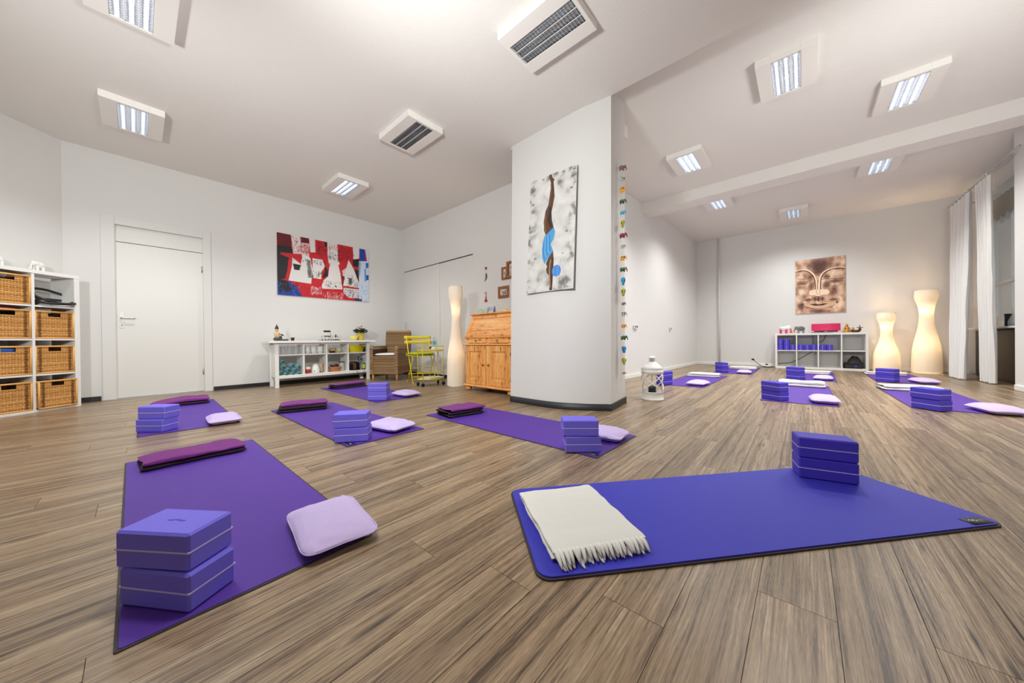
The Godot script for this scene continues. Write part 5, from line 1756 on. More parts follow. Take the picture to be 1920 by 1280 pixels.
	cyl("spout", s, M.steel, [Vector2(0.009, 0.185), Vector2(0.007, 0.2), Vector2(0.003, 0.215), Vector2(0, 0.216)])
	s = thing("hanging_cable", "black cable looping under the sideboard with a white plug", "cable", V(2.68, 0.1, 6.105))
	st = mk()
	tube(st, smoothed([Vector3(-0.05, 0.092, 0.02), Vector3(-0.02, 0.05, 0.025), Vector3(0.04, 0.04, 0.025), Vector3(0.085, 0.055, 0.022), Vector3(0.10, 0.092, 0.01)], 6), 0.003, 6)
	tube(st, [Vector3(0.045, 0.042, 0.02), Vector3(0.048, -0.03, 0.015)], 0.003, 6)
	obj("cord", st, M.black, s)
	st = mk()
	bx(st, Vector3(0.048, -0.05, 0.015), Vector3(0.05, 0.022, 0.03), 0.006)
	obj("plug", st, M.white, s)

func armchair() -> void:
	var cols := [c8(158, 124, 84), c8(138, 106, 70), c8(172, 138, 96), c8(122, 92, 60)]
	var t := thing("wicker_armchair", "brown wicker armchair with a white seat cushion in the corner by the sliding door", "armchair", V(2.94, 0, 5.668), -0.96)
	# local z toward the front, x to the sitter's left; front at z = 0
	var w := 0.52
	var d := 0.56
	var panel := func(called: String, T: Transform3D, pw: float, ph: float, nx: int, ny: int, thick: float) -> void:
		var st := mk()
		st.set_color(lin(c8(58, 42, 26)))
		bx(st, Vector3(0, ph / 2, -thick / 2 - 0.003), Vector3(pw, ph, thick), 0.008, T)
		weave(st, -pw / 2, pw / 2, 0.0, ph, nx, ny, 0.003, T, cols)
		obj(called, st, M.wicker, t)
	panel.call("front_panel", Transform3D(Basis(), Vector3(0, 0.115, 0)), w - 0.08, 0.33, 22, 26, 0.03)
	for s in [-1, 1]:
		panel.call("side_panel", Transform3D(Basis(Vector3.UP, s * PI / 2), Vector3(s * (w / 2), 0.115, -d / 2)), d, 0.47, 26, 36, 0.045)
		var st := mk()
		st.set_color(lin(cols[0]))
		tube(st, [Vector3(s * (w / 2 - 0.025), 0.585, 0.0), Vector3(s * (w / 2 - 0.025), 0.592, -d + 0.05)], 0.034, 10)
		weave(st, -0.033, 0.033, -d + 0.05, 0.0, 3, 24, 0.002, Transform3D(Basis(Vector3(1, 0, 0), Vector3(0, 0, 1), Vector3(0, 1, 0)), Vector3(s * (w / 2 - 0.025), 0.62, 0.0)), cols)
		obj("arm", st, M.wicker, t)
		st = mk()
		st.set_color(lin(cols[1]))
		bx(st, Vector3(s * (w / 2 - 0.025), 0.35, 0.0), Vector3(0.055, 0.47, 0.02), 0.008)
		weave(st, -0.028, 0.028, 0.115, 0.585, 3, 34, 0.002, Transform3D(Basis(), Vector3(s * (w / 2 - 0.025), 0, 0.013)), cols)
		obj("arm_front", st, M.wicker, t)
	panel.call("backrest", Transform3D(Basis(Vector3.RIGHT, -0.1), Vector3(0, 0.115, -d + 0.06)), w - 0.02, 0.785, 22, 56, 0.05)
	var st := mk()
	st.set_color(lin(cols[2]))
	tube(st, [Vector3(-w / 2 + 0.02, 0.897, -d - 0.04), Vector3(w / 2 - 0.02, 0.897, -d - 0.04)], 0.026, 10)
	obj("top_rail", st, M.wicker, t)
	panel.call("back_panel", Transform3D(Basis(Vector3.UP, PI), Vector3(0, 0.115, -d)), w - 0.04, 0.4, 22, 28, 0.02)
	st = mk()
	bx(st, Vector3(0, 0.43, -d / 2 + 0.02), Vector3(w - 0.1, 0.02, d - 0.08), 0.004)
	obj("seat_board", st, M.leg, t)
	for s in [-1, 1]:
		for z in [-0.03, -d + 0.03]:
			st = mk()
			lathe(st, [Vector2(0, 0), Vector2(0.018, 0), Vector2(0.024, 0.12), Vector2(0, 0.12)], 10, Transform3D(Basis(), Vector3(s * (w / 2 - 0.035), 0, z)))
			obj("leg", st, M.leg, t)
	var c := thing("seat_cushion", "flat white cushion on the wicker armchair seat", "cushion", V(2.94, 0.442, 5.668), -0.96)
	st = mk()
	grid(st, func(u: float, v: float) -> Vector3:
		var a := TAU * u
		var x := signf(cos(a)) * pow(abs(cos(a)), 0.3)
		var z := signf(sin(a)) * pow(abs(sin(a)), 0.3)
		var e := PI * (v - 0.5)
		return Vector3(x * pow(abs(cos(e)), 0.4) * 0.205, 0.026 + sin(e) * 0.026, -0.24 + z * pow(abs(cos(e)), 0.4) * 0.235), 40, 12, true, false, Vector3(0, 0.026, -0.24))
	obj("cover", st, M.fleece, c)
	st = mk()
	tube(st, [Vector3(-0.19, 0.026, -0.004), Vector3(0.19, 0.026, -0.004)], 0.003, 5)
	obj("piping", st, M.fleece, c)

func folding_chair() -> void:
	# local x across, local z toward the sitter's front (nearest the camera); origin on the floor under the left front foot
	var turn := -0.294
	var t := thing("folding_chair", "yellow folding bistro chair with slatted back beside the wicker armchair", "chair", V(3.045, 0, 4.90), turn)
	var w := 0.40
	for s in [0, 1]:
		var x: float = w * s
		var st := mk()
		tube(st, [Vector3(x, 0.006, 0.0), Vector3(x + (0.006 if s == 0 else -0.006), 0.45, -0.27), Vector3(x, 0.80, -0.40)], 0.0085, 7)
		obj("front_leg_and_upright", st, M.yellow, t)
		st = mk()
		var xi: float = x + (0.016 if s == 0 else -0.016)
		tube(st, [Vector3(xi, 0.006, -0.37), Vector3(xi, 0.452, -0.02)], 0.0085, 7)
		obj("rear_leg", st, M.yellow, t)
		st = mk()
		for z in [0.0, -0.37]: bx(st, Vector3(x, 0.006, z), Vector3(0.02, 0.012, 0.035), 0.003)
		obj("foot", st, M.yellow, t)
	for y in [[0.775, -0.392], [0.69, -0.362]]:
		var st := mk()
		var pts := []
		for k in 9: pts.append([lerp(-0.04, w + 0.04, k / 8.0), y[1] - 0.03 * (1.0 - pow(k / 4.0 - 1.0, 2.0))])
		for k in 8:
			var a = pts[k]
			var b = pts[k + 1]
			for zz in [[0.007, 1], [-0.007, -1]]:
				quad(st, Vector3(a[0], y[0] - 0.026, a[1] + zz[0]), Vector3(b[0], y[0] - 0.026, b[1] + zz[0]), Vector3(b[0], y[0] + 0.026, b[1] + zz[0]), Vector3(a[0], y[0] + 0.026, a[1] + zz[0]), Vector3(0, 0, zz[1]))
			for yy in [-0.026, 0.026]:
				quad(st, Vector3(a[0], y[0] + yy, a[1] - 0.007), Vector3(b[0], y[0] + yy, b[1] - 0.007), Vector3(b[0], y[0] + yy, b[1] + 0.007), Vector3(a[0], y[0] + yy, a[1] + 0.007), Vector3(0, yy, 0))
		for e in [pts[0], pts[8]]: quad(st, Vector3(e[0], y[0] - 0.026, e[1] - 0.007), Vector3(e[0], y[0] + 0.026, e[1] - 0.007), Vector3(e[0], y[0] + 0.026, e[1] + 0.007), Vector3(e[0], y[0] - 0.026, e[1] + 0.007), Vector3(e[0] - w / 2, 0, 0))
		obj("back_slat", st, M.yellow, t)
	for k in 6:
		var st := mk()
		bx(st, Vector3(w / 2, 0.458, -0.02 - k * 0.062), Vector3(w + 0.02, 0.012, 0.05), 0.003)
		obj("seat_slat", st, M.yellow, t)
	for q in [[Vector3(0, 0.14, -0.255), Vector3(w, 0.14, -0.255)], [Vector3(0, 0.10, -0.055), Vector3(w, 0.10, -0.055)], [Vector3(0.016, 0.24, -0.187), Vector3(w - 0.016, 0.24, -0.187)]]:
		var st := mk()
		tube(st, q, 0.006, 6)
		obj("cross_bar", st, M.yellow, t)
	var c := thing("chair_pad", "lime green tie-on pad on the yellow folding chair", "cushion", V(3.045, 0.465, 4.90), turn)
	var st := mk()
	grid(st, func(u: float, v: float) -> Vector3:
		var a := TAU * u
		var x := signf(cos(a)) * pow(abs(cos(a)), 0.45)
		var z := signf(sin(a)) * pow(abs(sin(a)), 0.45)
		var e := PI * (v - 0.5)
		return Vector3(w / 2 + x * pow(abs(cos(e)), 0.5) * 0.205, 0.026 + sin(e) * 0.027, -0.17 + z * pow(abs(cos(e)), 0.5) * 0.19), 40, 12, true, false, Vector3(w / 2, 0.026, -0.17))
	obj("pad", st, M.lime, c)
	for s in [0, 1]:
		st = mk()
		for k in 3: tube(st, smoothed([Vector3(w * s, 0.03, -0.32), Vector3(w * s + (s * 2 - 1) * 0.03, 0.035 - k * 0.012, -0.29 + k * 0.02), Vector3(w * s + (s * 2 - 1) * 0.045, 0.02 - k * 0.02, -0.25 + k * 0.03)], 4), 0.005, 5)
		obj("tie", st, M.lime, c)

func cart() -> void:
	var t := thing("serving_cart", "yellow oval wire serving cart on black castors beside the folding chair", "cart", V(3.10, 0, 4.47), -0.16)
	var ring := func(rx: float, rz: float, y: float, r: float, st: SurfaceTool) -> void:
		var p := []
		for k in 36: p.append(Vector3(rx * cos(TAU * k / 36), y, rz * sin(TAU * k / 36)))
		tube(st, p, r, 6, true)
	var rx := 0.215
	var rz := 0.16
	for y in [[0.625, "top_rail"], [0.205, "lower_rail"]]:
		var st := mk()
		ring.call(rx, rz, y[0], 0.0055, st)
		obj(y[1], st, M.yellowdull, t)
	for y in [[0.55, "top_tray"], [0.105, "lower_tray"]]:
		var st := mk()
		lathe(st, [Vector2(0, -0.004), Vector2(rx - 0.008, -0.004), Vector2(rx, 0.0), Vector2(rx, 0.018), Vector2(rx - 0.004, 0.018), Vector2(rx - 0.006, 0.002), Vector2(0, 0.002)], 36, Transform3D(Basis().scaled(Vector3(1, 1, rz / rx)), Vector3(0, y[0], 0)))
		obj(y[1], st, M.yellowdull, t)
	for k in 4:
		var a: float = [0.62, PI - 0.62, PI + 0.62, -0.62][k]
		var st := mk()
		var p := Vector3(rx * cos(a), 0, rz * sin(a))
		tube(st, [p + Vector3(0, 0.06, 0), p + Vector3(0, 0.63, 0)], 0.0065, 7)
		obj("post", st, M.yellowdull, t)
		st = mk()
		lathe(st, [Vector2(0.0, -0.012), Vector2(0.026, -0.012), Vector2(0.030, -0.006), Vector2(0.030, 0.006), Vector2(0.026, 0.012), Vector2(0.0, 0.012)], 18, rot(PI / 2, 0.3 * k, 0, p + Vector3(0, 0.031, 0)))
		var cw := obj("castor", st, M.black, t)
		st = mk()
		bx(st, p + Vector3(0, 0.06, 0), Vector3(0.02, 0.02, 0.03), 0.003)
		obj("fork", st, M.steel, cw)
	var L := Basis(Vector3.UP, -0.16)
	var base := V(3.10, 0, 4.47)
	var s := thing("note_holder", "wire note holder with a light blue note on the yellow cart", "note holder", base + L * Vector3(0.04, 0.553, 0.02), 0.2)
	var st := mk()
	lathe(st, [Vector2(0, 0), Vector2(0.04, 0), Vector2(0.038, 0.05), Vector2(0.02, 0.058), Vector2(0, 0.058)], 16)
	obj("base", st, M.white, s)
	st = mk()
	tube(st, smoothed([Vector3(0, 0.05, 0), Vector3(0.01, 0.14, 0), Vector3(0.02, 0.20, 0), Vector3(0.034, 0.215, 0), Vector3(0.036, 0.20, 0)], 5), 0.0025, 5)
	obj("wire", st, M.steeldark, s)
	st = mk()
	bx(st, Vector3(0.012, 0.125, 0.008), Vector3(0.085, 0.06, 0.002), 0.0005, rot(0, 0, -0.08))
	obj("blue_note", st, M.noteblue, s)
	st = mk()
	bx(st, Vector3(-0.035, 0.085, 0.012), Vector3(0.05, 0.028, 0.012), 0.004, rot(0, 0, 0.6))
	obj("clip", st, M.black, s)
	var g := ["front", "rear"]
	for k in 2:
		s = thing("clear_tumbler", "small clear tumbler on the yellow cart, %s one" % g[k], "glass", base + L * Vector3(0.12, 0.553, 0.03 - 0.09 * k), 0.0)
		cyl("glass_wall", s, M.glass, [Vector2(0, 0), Vector2(0.024, 0), Vector2(0.03, 0.07), Vector2(0.028, 0.07), Vector2(0.022, 0.006), Vector2(0, 0.006)])
		cyl("foot", s, M.glass, [Vector2(0.0, 0.0), Vector2(0.026, 0.0), Vector2(0.026, 0.004), Vector2(0.0, 0.005)])
	var mcol := [c8(226, 222, 214), c8(190, 206, 196), c8(232, 200, 176)]
	for k in 3:
		s = thing("magazine", "%s magazine on the lower tray of the yellow cart" % ["white topmost", "pale green middle", "peach coloured bottom"][k], "magazine", base + L * Vector3([0.04, 0.0, -0.06][k], 0.108 + (2 - k) * 0.0085, [0.01, 0.0, 0.02][k]), [-0.2, 0.1, 0.5][k])
		st = mk()
		bx(st, Vector3(0, 0.004, 0), Vector3(0.28, 0.007, 0.2), 0.0015)
		obj("cover", st, mat(mcol[k], 0.4), s)
		st = mk()
		bx(st, Vector3(0.001, 0.004, 0.001), Vector3(0.2805, 0.004, 0.2005))
		obj("pages", st, M.white, s)

func bureau() -> void:
	# local x to the right (toward the pillar), z toward the room; front plane z = 0
	var t := thing("pine_bureau", "knotty pine bureau with sloping flap, two drawers and two doors beside the pillar", "bureau", V(3.12, 0, 3.655), -PI / 2)
	var W := 0.90
	var D := 0.50
	var st := mk()
	bx(st, Vector3(W / 2, 0.37, -D / 2 - 0.009), Vector3(W, 0.60, D - 0.018), 0.003)
	obj("carcass", st, M.pineup, t)
	st = mk()
	bx(st, Vector3(W / 2, 0.076, -D / 2 + 0.012), Vector3(W + 0.05, 0.03, D + 0.03), 0.008)
	obj("base_moulding", st, M.pine, t)
	for x in [0.05, W - 0.05]:
		for z in [-0.03, -D + 0.05]:
			st = mk()
			lathe(st, [Vector2(0, 0), Vector2(0.022, 0), Vector2(0.042, 0.018), Vector2(0.045, 0.034), Vector2(0.03, 0.052), Vector2(0.028, 0.062), Vector2(0, 0.062)], 18, Transform3D(Basis(), Vector3(x, 0, z)))
			obj("bun_foot", st, M.pineup, t)
	st = mk()
	bx(st, Vector3(W / 2, 0.652, -D / 2 + 0.012), Vector3(W + 0.03, 0.022, D + 0.02), 0.007)
	bx(st, Vector3(W / 2, 0.752, -D / 2 + 0.006), Vector3(W + 0.01, 0.025, D + 0.01), 0.005)
	obj("waist_moulding", st, M.pine, t)
	st = mk()
	bx(st, Vector3(W / 2, 0.703, -D / 2 - 0.012), Vector3(W, 0.08, D - 0.024), 0.002)
	obj("drawer_case", st, M.pine, t)
	for k in 2:
		st = mk()
		bx(st, Vector3([0.245, 0.655][k], 0.703, -0.011), Vector3(0.36, 0.068, 0.03), 0.006)
		var dr := obj("drawer", st, M.pine, t)
		st = mk()
		if k == 0: lathe(st, [Vector2(0.008, 0), Vector2(0.006, 0.008), Vector2(0.013, 0.016), Vector2(0.0, 0.022)], 12, rot(PI / 2, 0, 0, Vector3(0.245, 0.703, 0.003)))
		else:
			var p := []
			for q in 16: p.append(Vector3(0.655 + 0.017 * cos(TAU * q / 16), 0.690 + 0.019 * sin(TAU * q / 16), 0.012))
			tube(st, p, 0.003, 6, true)
			bx(st, Vector3(0.655, 0.708, 0.008), Vector3(0.014, 0.02, 0.012), 0.004)
		obj("drawer_pull", st, M.brass, dr)
	st = mk()
	bx(st, Vector3(W / 2, 0.365, -0.012), Vector3(0.03, 0.55, 0.028), 0.003)
	obj("centre_stile", st, M.pineup, t)
	for k in 2:
		var cx: float = [0.2275, 0.6725][k]
		st = mk()
		for x in [-0.165, 0.165]: bx(st, Vector3(cx + x, 0.365, -0.002), Vector3(0.075, 0.54, 0.024), 0.004)
		for y in [-0.23, 0.23]: bx(st, Vector3(cx, 0.365 + y, -0.003), Vector3(0.26, 0.08, 0.022), 0.004)
		var door := obj("door", st, M.pineup, t)
		st = mk()
		bx(st, Vector3(cx, 0.365, -0.010), Vector3(0.256, 0.384, 0.012), 0.003)
		bx(st, Vector3(cx, 0.365, -0.006), Vector3(0.20, 0.32, 0.018), 0.009)
		obj("raised_panel", st, M.pineup, door)
		st = mk()
		lathe(st, [Vector2(0.008, 0), Vector2(0.006, 0.01), Vector2(0.014, 0.018), Vector2(0.012, 0.026), Vector2(0.0, 0.028)], 12, rot(PI / 2, 0, 0, Vector3(cx + [0.17, -0.17][k], 0.375, 0.01)))
		obj("door_knob", st, M.brass, door)
		st = mk()
		for y in [0.2, 0.53]: tube(st, [Vector3(cx + [-0.205, 0.205][k], y - 0.022, 0.004), Vector3(cx + [-0.205, 0.205][k], y + 0.022, 0.004)], 0.006, 7)
		obj("hinge", st, M.brass, door)
	# sloping writing flap and its cheeks
	var y0 := 0.766
	var y1 := 1.072
	var z0 := -0.002
	var z1 := -0.155
	st = mk()
	for x in [0.014, W - 0.014]:
		var xs := [x - 0.011, x + 0.011]
		for e in [[0, -1.0], [1, 1.0]]:
			quad(st, Vector3(xs[e[0]], y0, z0 - 0.006), Vector3(xs[e[0]], y1, z1 - 0.006), Vector3(xs[e[0]], y1, -D), Vector3(xs[e[0]], y0, -D), Vector3(e[1], 0, 0))
		quad(st, Vector3(xs[0], y0, z0 - 0.006), Vector3(xs[1], y0, z0 - 0.006), Vector3(xs[1], y1, z1 - 0.006), Vector3(xs[0], y1, z1 - 0.006), Vector3(0, 0.4, 1))
	bx(st, Vector3(W / 2, (y0 + y1) / 2, -D + 0.01), Vector3(W - 0.04, y1 - y0, 0.012))
	obj("cheeks", st, M.pineup, t)
	var slope := Vector2(z1 - z0, y1 - y0)
	var T := Transform3D(Basis(Vector3(1, 0, 0), Vector3(0, slope.y, slope.x).normalized(), Vector3(0, -slope.x, slope.y).normalized()), Vector3(W / 2, y0, z0))
	var sl := slope.length()
	st = mk()
	for y in [0.03, sl - 0.03]: bx(st, Vector3(0, y, -0.006), Vector3(W - 0.004, 0.06, 0.022), 0.004, T)
	for x in [-W / 2 + 0.035, W / 2 - 0.035]: bx(st, Vector3(x, sl / 2, -0.007), Vector3(0.066, sl - 0.118, 0.02), 0.003, T)
	var flap := obj("writing_flap", st, M.pine, t)
	st = mk()
	bx(st, Vector3(0, sl / 2, -0.012), Vector3(W - 0.135, sl - 0.118, 0.014), 0.003, T)
	bx(st, Vector3(0, sl / 2, -0.007), Vector3(W - 0.19, sl - 0.175, 0.016), 0.007, T)
	obj("raised_panel", st, M.pine, flap)
	st = mk()
	lathe(st, [Vector2(0.012, 0), Vector2(0.010, 0.005), Vector2(0.0, 0.006)], 12, T * rot(PI / 2, 0, 0, Vector3(0.05, sl - 0.035, 0.004)))
	bx(st, Vector3(0.05, sl - 0.035, 0.012), Vector3(0.006, 0.02, 0.012), 0.002, T)
	obj("flap_key", st, M.brass, flap)
	st = mk()
	for x in [-0.3, 0.28]: bx(st, Vector3(x, 0.003, 0.006), Vector3(0.05, 0.02, 0.006), 0.002, T)
	obj("hinge", st, M.brass, flap)
	st = mk()
	bx(st, Vector3(W / 2, y1 + 0.011, (z1 - D) / 2 + 0.012), Vector3(W + 0.04, 0.022, D + z1 + 0.05), 0.007)
	obj("top_board", st, M.pine, t)
	# things on top
	var ty := y1 + 0.0225
	var L := Basis(Vector3.UP, -PI / 2)
	var b0 := V(3.12, 0, 3.655)
	var cards := [["pale green patterned card standing on the left of the pine bureau", 0.10, 0.18, 0.095, c8(196, 206, 192), c8(120, 150, 120), 0.25], ["blue and white folded card standing behind the pale green card", 0.25, 0.16, 0.115, c8(206, 214, 226), c8(40, 70, 150), -0.15]]
	for k in 2:
		var cc = cards[k]
		var s := thing("greeting_card", cc[0], "card", b0 + L * Vector3(cc[1], ty, -0.27 - 0.03 * k), -PI / 2 + cc[6])
		var im := Image.create(96, 72, false, Image.FORMAT_RGB8)
		im.fill(cc[4])
		for q in 26: stroke(im, [Vector2(rng.randf() * 96, rng.randf() * 72), Vector2(rng.randf() * 96, rng.randf() * 72)], 2, cc[5].lerp(cc[4], rng.randf() * 0.7))
		var m := mat(Color.WHITE, 0.5)
		m.albedo_texture = ImageTexture.create_from_image(im)
		for e in [1, -1]:
			st = mk()
			var a := Vector3(-cc[2] / 2, 0, 0.035 * e)
			var bb := Vector3(cc[2] / 2, 0, 0.035 * e)
			uvquad(st, [a, bb, Vector3(cc[2] / 2, cc[3], 0.002 * e), Vector3(-cc[2] / 2, cc[3], 0.002 * e)], [Vector2(0, 1), Vector2(1, 1), Vector2(1, 0), Vector2(0, 0)], Vector3(0, 0.3, e))
			obj("leaf", st, m, s)
	var s2 := thing("cream_figure", "small cream and yellow figurine on the bureau beside the pillar", "figurine", b0 + L * Vector3(0.55, ty, -0.26), -PI / 2)
	st = mk()
	ellipsoid(st, Vector3(0, 0.018, 0), Vector3(0.05, 0.018, 0.03))
	obj("base", st, M.cream, s2)
	st = mk()
	ellipsoid(st, Vector3(0.03, 0.045, 0), Vector3(0.018, 0.02, 0.016))
	ellipsoid(st, Vector3(-0.02, 0.035, 0), Vector3(0.024, 0.016, 0.016))
	obj("figure", st, M.yellowpale, s2)
	s2 = thing("dark_pen", "thin dark pen lying on the bureau top", "pen", b0 + L * Vector3(0.45, ty + 0.004, -0.20), -PI / 2 + 0.1)
	st = mk()
	tube(st, [Vector3(-0.06, 0, 0), Vector3(0.05, 0, 0)], 0.0042, 7)
	obj("barrel", st, M.dark, s2)
	st = mk()
	tube(st, [Vector3(0.05, 0, 0), Vector3(0.064, 0, 0)], [0.004, 0.001], 7)
	obj("tip", st, M.steel, s2)

func frame(label: String, b: float, y: float, w: float, h: float, bw: float, deep: float, seed_: int) -> void:
	var t := thing("picture_frame", label, "picture frame", V(3.868, y, b), -PI / 2)
	var st := mk()
	for s in [-1, 1]:
		bx(st, Vector3(s * (w / 2 - bw / 2), 0, deep / 2), Vector3(bw, h, deep), 0.003)
		bx(st, Vector3(0, s * (h / 2 - bw / 2), deep / 2), Vector3(w - 2 * bw, bw, deep), 0.003)
	obj("frame", st, M.framewood, t)
	var im := Image.create(80, 64, false, Image.FORMAT_RGB8)
	im.fill(c8(222, 216, 212))
	var r := RandomNumberGenerator.new()
	r.seed = seed_
	for k in 14: dab(im, Vector2(r.randf_range(15, 65), r.randf_range(10, 54)), Vector2(r.randf_range(4, 14), r.randf_range(6, 20)), [c8(150, 90, 90), c8(90, 100, 120), c8(240, 236, 232), c8(120, 130, 100), c8(70, 60, 70)][r.randi_range(0, 4)], 0.7)
	var m := mat(Color.WHITE, 0.3)
	m.albedo_texture = ImageTexture.create_from_image(im)
	st = mk()
	var x := w / 2 - bw + 0.002
	var yy := h / 2 - bw + 0.002
	uvquad(st, [Vector3(-x, -yy, 0.006), Vector3(x, -yy, 0.006), Vector3(x, yy, 0.006), Vector3(-x, yy, 0.006)], [Vector2(0, 1), Vector2(1, 1), Vector2(1, 0), Vector2(0, 0)], Vector3(0, 0, 1))
	obj("print", st, m, t)

func wall_things() -> void:
	frame("wide wooden frame with a small print, lowest on the wall above the bureau", 3.568, 1.472, 0.232, 0.185, 0.045, 0.02, 4)
	frame("wooden picture frame hanging above the lowest one, partly behind the upper frame", 3.53, 1.765, 0.15, 0.20, 0.034, 0.02, 9)
	frame("upper wooden frame cut by the pillar edge", 3.40, 1.80, 0.15, 0.26, 0.034, 0.045, 15)
	# two hanging wall charms on one line of the wall
	var t := thing("wall_charm", "grey heron shaped charm with a red heart hanging higher on the wall", "charm", V(3.862, 1.72, 3.975), -PI / 2)
	var st := mk()
	tube(st, [Vector3(0, 0.21, 0), Vector3(0, -0.12, 0)], 0.0012, 5)
	obj("cord", st, M.white, t)
	st = mk()
	for s in [-1, 1]: ellipsoid(st, Vector3(0.012 * s + 0.01, 0.195, 0), Vector3(0.016, 0.016, 0.007), Transform3D(), 10, 6)
	ellipsoid(st, Vector3(0.01, 0.178, 0), Vector3(0.012, 0.016, 0.006), Transform3D(), 10, 6)
	obj("heart", st, M.red, t)
	st = mk()
	tube(st, smoothed([Vector3(0.022, 0.11, 0), Vector3(0.012, 0.09, 0), Vector3(0.016, 0.05, 0), Vector3(0.0, 0.0, 0), Vector3(-0.03, -0.02, 0)], 5), [0.003, 0.004, 0.006, 0.008, 0.009, 0.011, 0.013, 0.015, 0.016, 0.016, 0.015, 0.014, 0.013, 0.012, 0.011, 0.009, 0.008, 0.006, 0.005, 0.004, 0.003], 7)
	obj("bird", st, M.statuegrey, t)
	t = thing("wall_charm", "red puppet shaped charm hanging lower on the wall above the cards", "charm", V(3.862, 1.40, 3.975), -PI / 2)
	st = mk()
	tube(st, smoothed([Vector3(-0.02, 0.08, 0), Vector3(-0.008, 0.112, 0), Vector3(0.01, 0.112, 0), Vector3(0.008, 0.07, 0), Vector3(0.0, 0.03, 0)], 4), 0.004, 5)
	obj("hook", st, M.red, t)
	st = mk()
	lathe(st, [Vector2(0.0, -0.05), Vector2(0.034, -0.046), Vector2(0.024, -0.01), Vector2(0.006, 0.014), Vector2(0.0, 0.016)], 14, Transform3D(Basis().scaled(Vector3(1, 1, 0.5)), Vector3.ZERO))
	obj("skirt", st, M.red, t)
	st = mk()
	ellipsoid(st, Vector3(0, 0.026, 0), Vector3(0.013, 0.014, 0.01), Transform3D(), 10, 6)
	obj("head", st, M.red, t)

func garland() -> void:
	# cloth elephants threaded on a cord down the narrow side of the pillar
	var t := thing("elephant_garland", "long garland of small coloured cloth elephants down the narrow side of the pillar", "garland", V(3.325, 0, 1.425))
	var st := mk()
	tube(st, [Vector3(0, 2.56, 0), Vector3(0.003, 0.28, 0)], 0.0015, 5)
	obj("cord", st, M.white, t)
	var ys := [2.47, 2.355, 2.245, 2.125, 2.01, 1.895, 1.775, 1.66, 1.54, 1.425, 1.305, 1.19, 1.07, 0.965, 0.84, 0.72, 0.60, 0.48, 0.355]
	var cs := [c8(110, 100, 100), c8(176, 186, 176), c8(232, 170, 52), c8(34, 92, 76), c8(70, 160, 196), c8(178, 172, 44), c8(120, 60, 66), c8(170, 186, 172), c8(232, 166, 50), c8(24, 96, 66), c8(40, 160, 214), c8(180, 172, 40), c8(140, 110, 120), c8(180, 186, 176), c8(230, 150, 60), c8(30, 110, 70), c8(34, 140, 200), c8(176, 168, 46), c8(190, 120, 110)]
	var ss := [c8(200, 60, 80), c8(70, 66, 66), c8(120, 60, 40), c8(180, 100, 90), c8(110, 180, 210), c8(80, 70, 60), c8(210, 70, 90), c8(110, 120, 110), c8(110, 60, 40), c8(230, 130, 90), c8(120, 40, 70), c8(90, 70, 60), c8(120, 90, 90), c8(90, 70, 80), c8(200, 110, 50), c8(150, 60, 60), c8(130, 50, 60), c8(120, 70, 60), c8(200, 140, 130)]
	for i in ys.size():
		var big: float = 0.82 * [1.0, 0.75, 1.0, 0.9, 0.75, 1.15, 1.0, 0.7, 0.9, 0.95, 1.35, 1.3, 0.6, 0.85, 0.75, 0.9, 1.25, 1.3, 0.5][i]
		var turn: float = [2.2, 2.4, 1.2, 1.9, 1.7, 0.5, 1.9, 1.6, 1.5, 2.2, 0.4, 0.5, 1.6, 1.4, 1.5, 1.8, 0.6, 0.5, 1.6][i]
		var T := Transform3D(Basis(Vector3.UP, turn).scaled(Vector3.ONE * big), Vector3(0, ys[i] - 0.035 * big, 0.034))
		st = mk()
		ellipsoid(st, Vector3(0.008, 0.036, 0), Vector3(0.034, 0.027, 0.018), T, 12, 8)
		ellipsoid(st, Vector3(-0.03, 0.046, 0), Vector3(0.02, 0.02, 0.015), T, 10, 6)
		tube(st, [T * Vector3(-0.044, 0.042, 0), T * Vector3(-0.052, 0.022, 0), T * Vector3(-0.05, 0.004, 0)], 0.006 * big, 6)
		for x in [-0.014, 0.028]: tube(st, [T * Vector3(x, 0.03, 0), T * Vector3(x, 0.0, 0)], 0.0095 * big, 7)
		var e := obj("elephant", st, mat(cs[i], 0.85), t)
		st = mk()
		ellipsoid(st, Vector3(0.01, 0.044, 0), Vector3(0.019, 0.021, 0.0195), T, 10, 6)
		for z in [-0.014, 0.014]: ellipsoid(st, Vector3(-0.024, 0.044, z), Vector3(0.010, 0.016, 0.004), T, 8, 5)
		obj("saddle_and_ears", st, mat(ss[i], 0.85), e)

# ---------------------------------------------------------------- far bay
func right_side() -> void:
	lantern()
	far_shelf()
	paper_lamp("tall glowing paper floor lamp beside the white curtains", V(9.83, 0, -1.74), 1.56, 0.19, 0.145, 0.25, Color(1, 0.9, 0.76))
	paper_lamp("shorter glowing paper floor lamp beside the far cube shelf", V(9.86, 0, -1.24), 1.17, 0.19, 0.13, 0.21, Color(1, 0.9, 0.76))
	window_and_curtains()

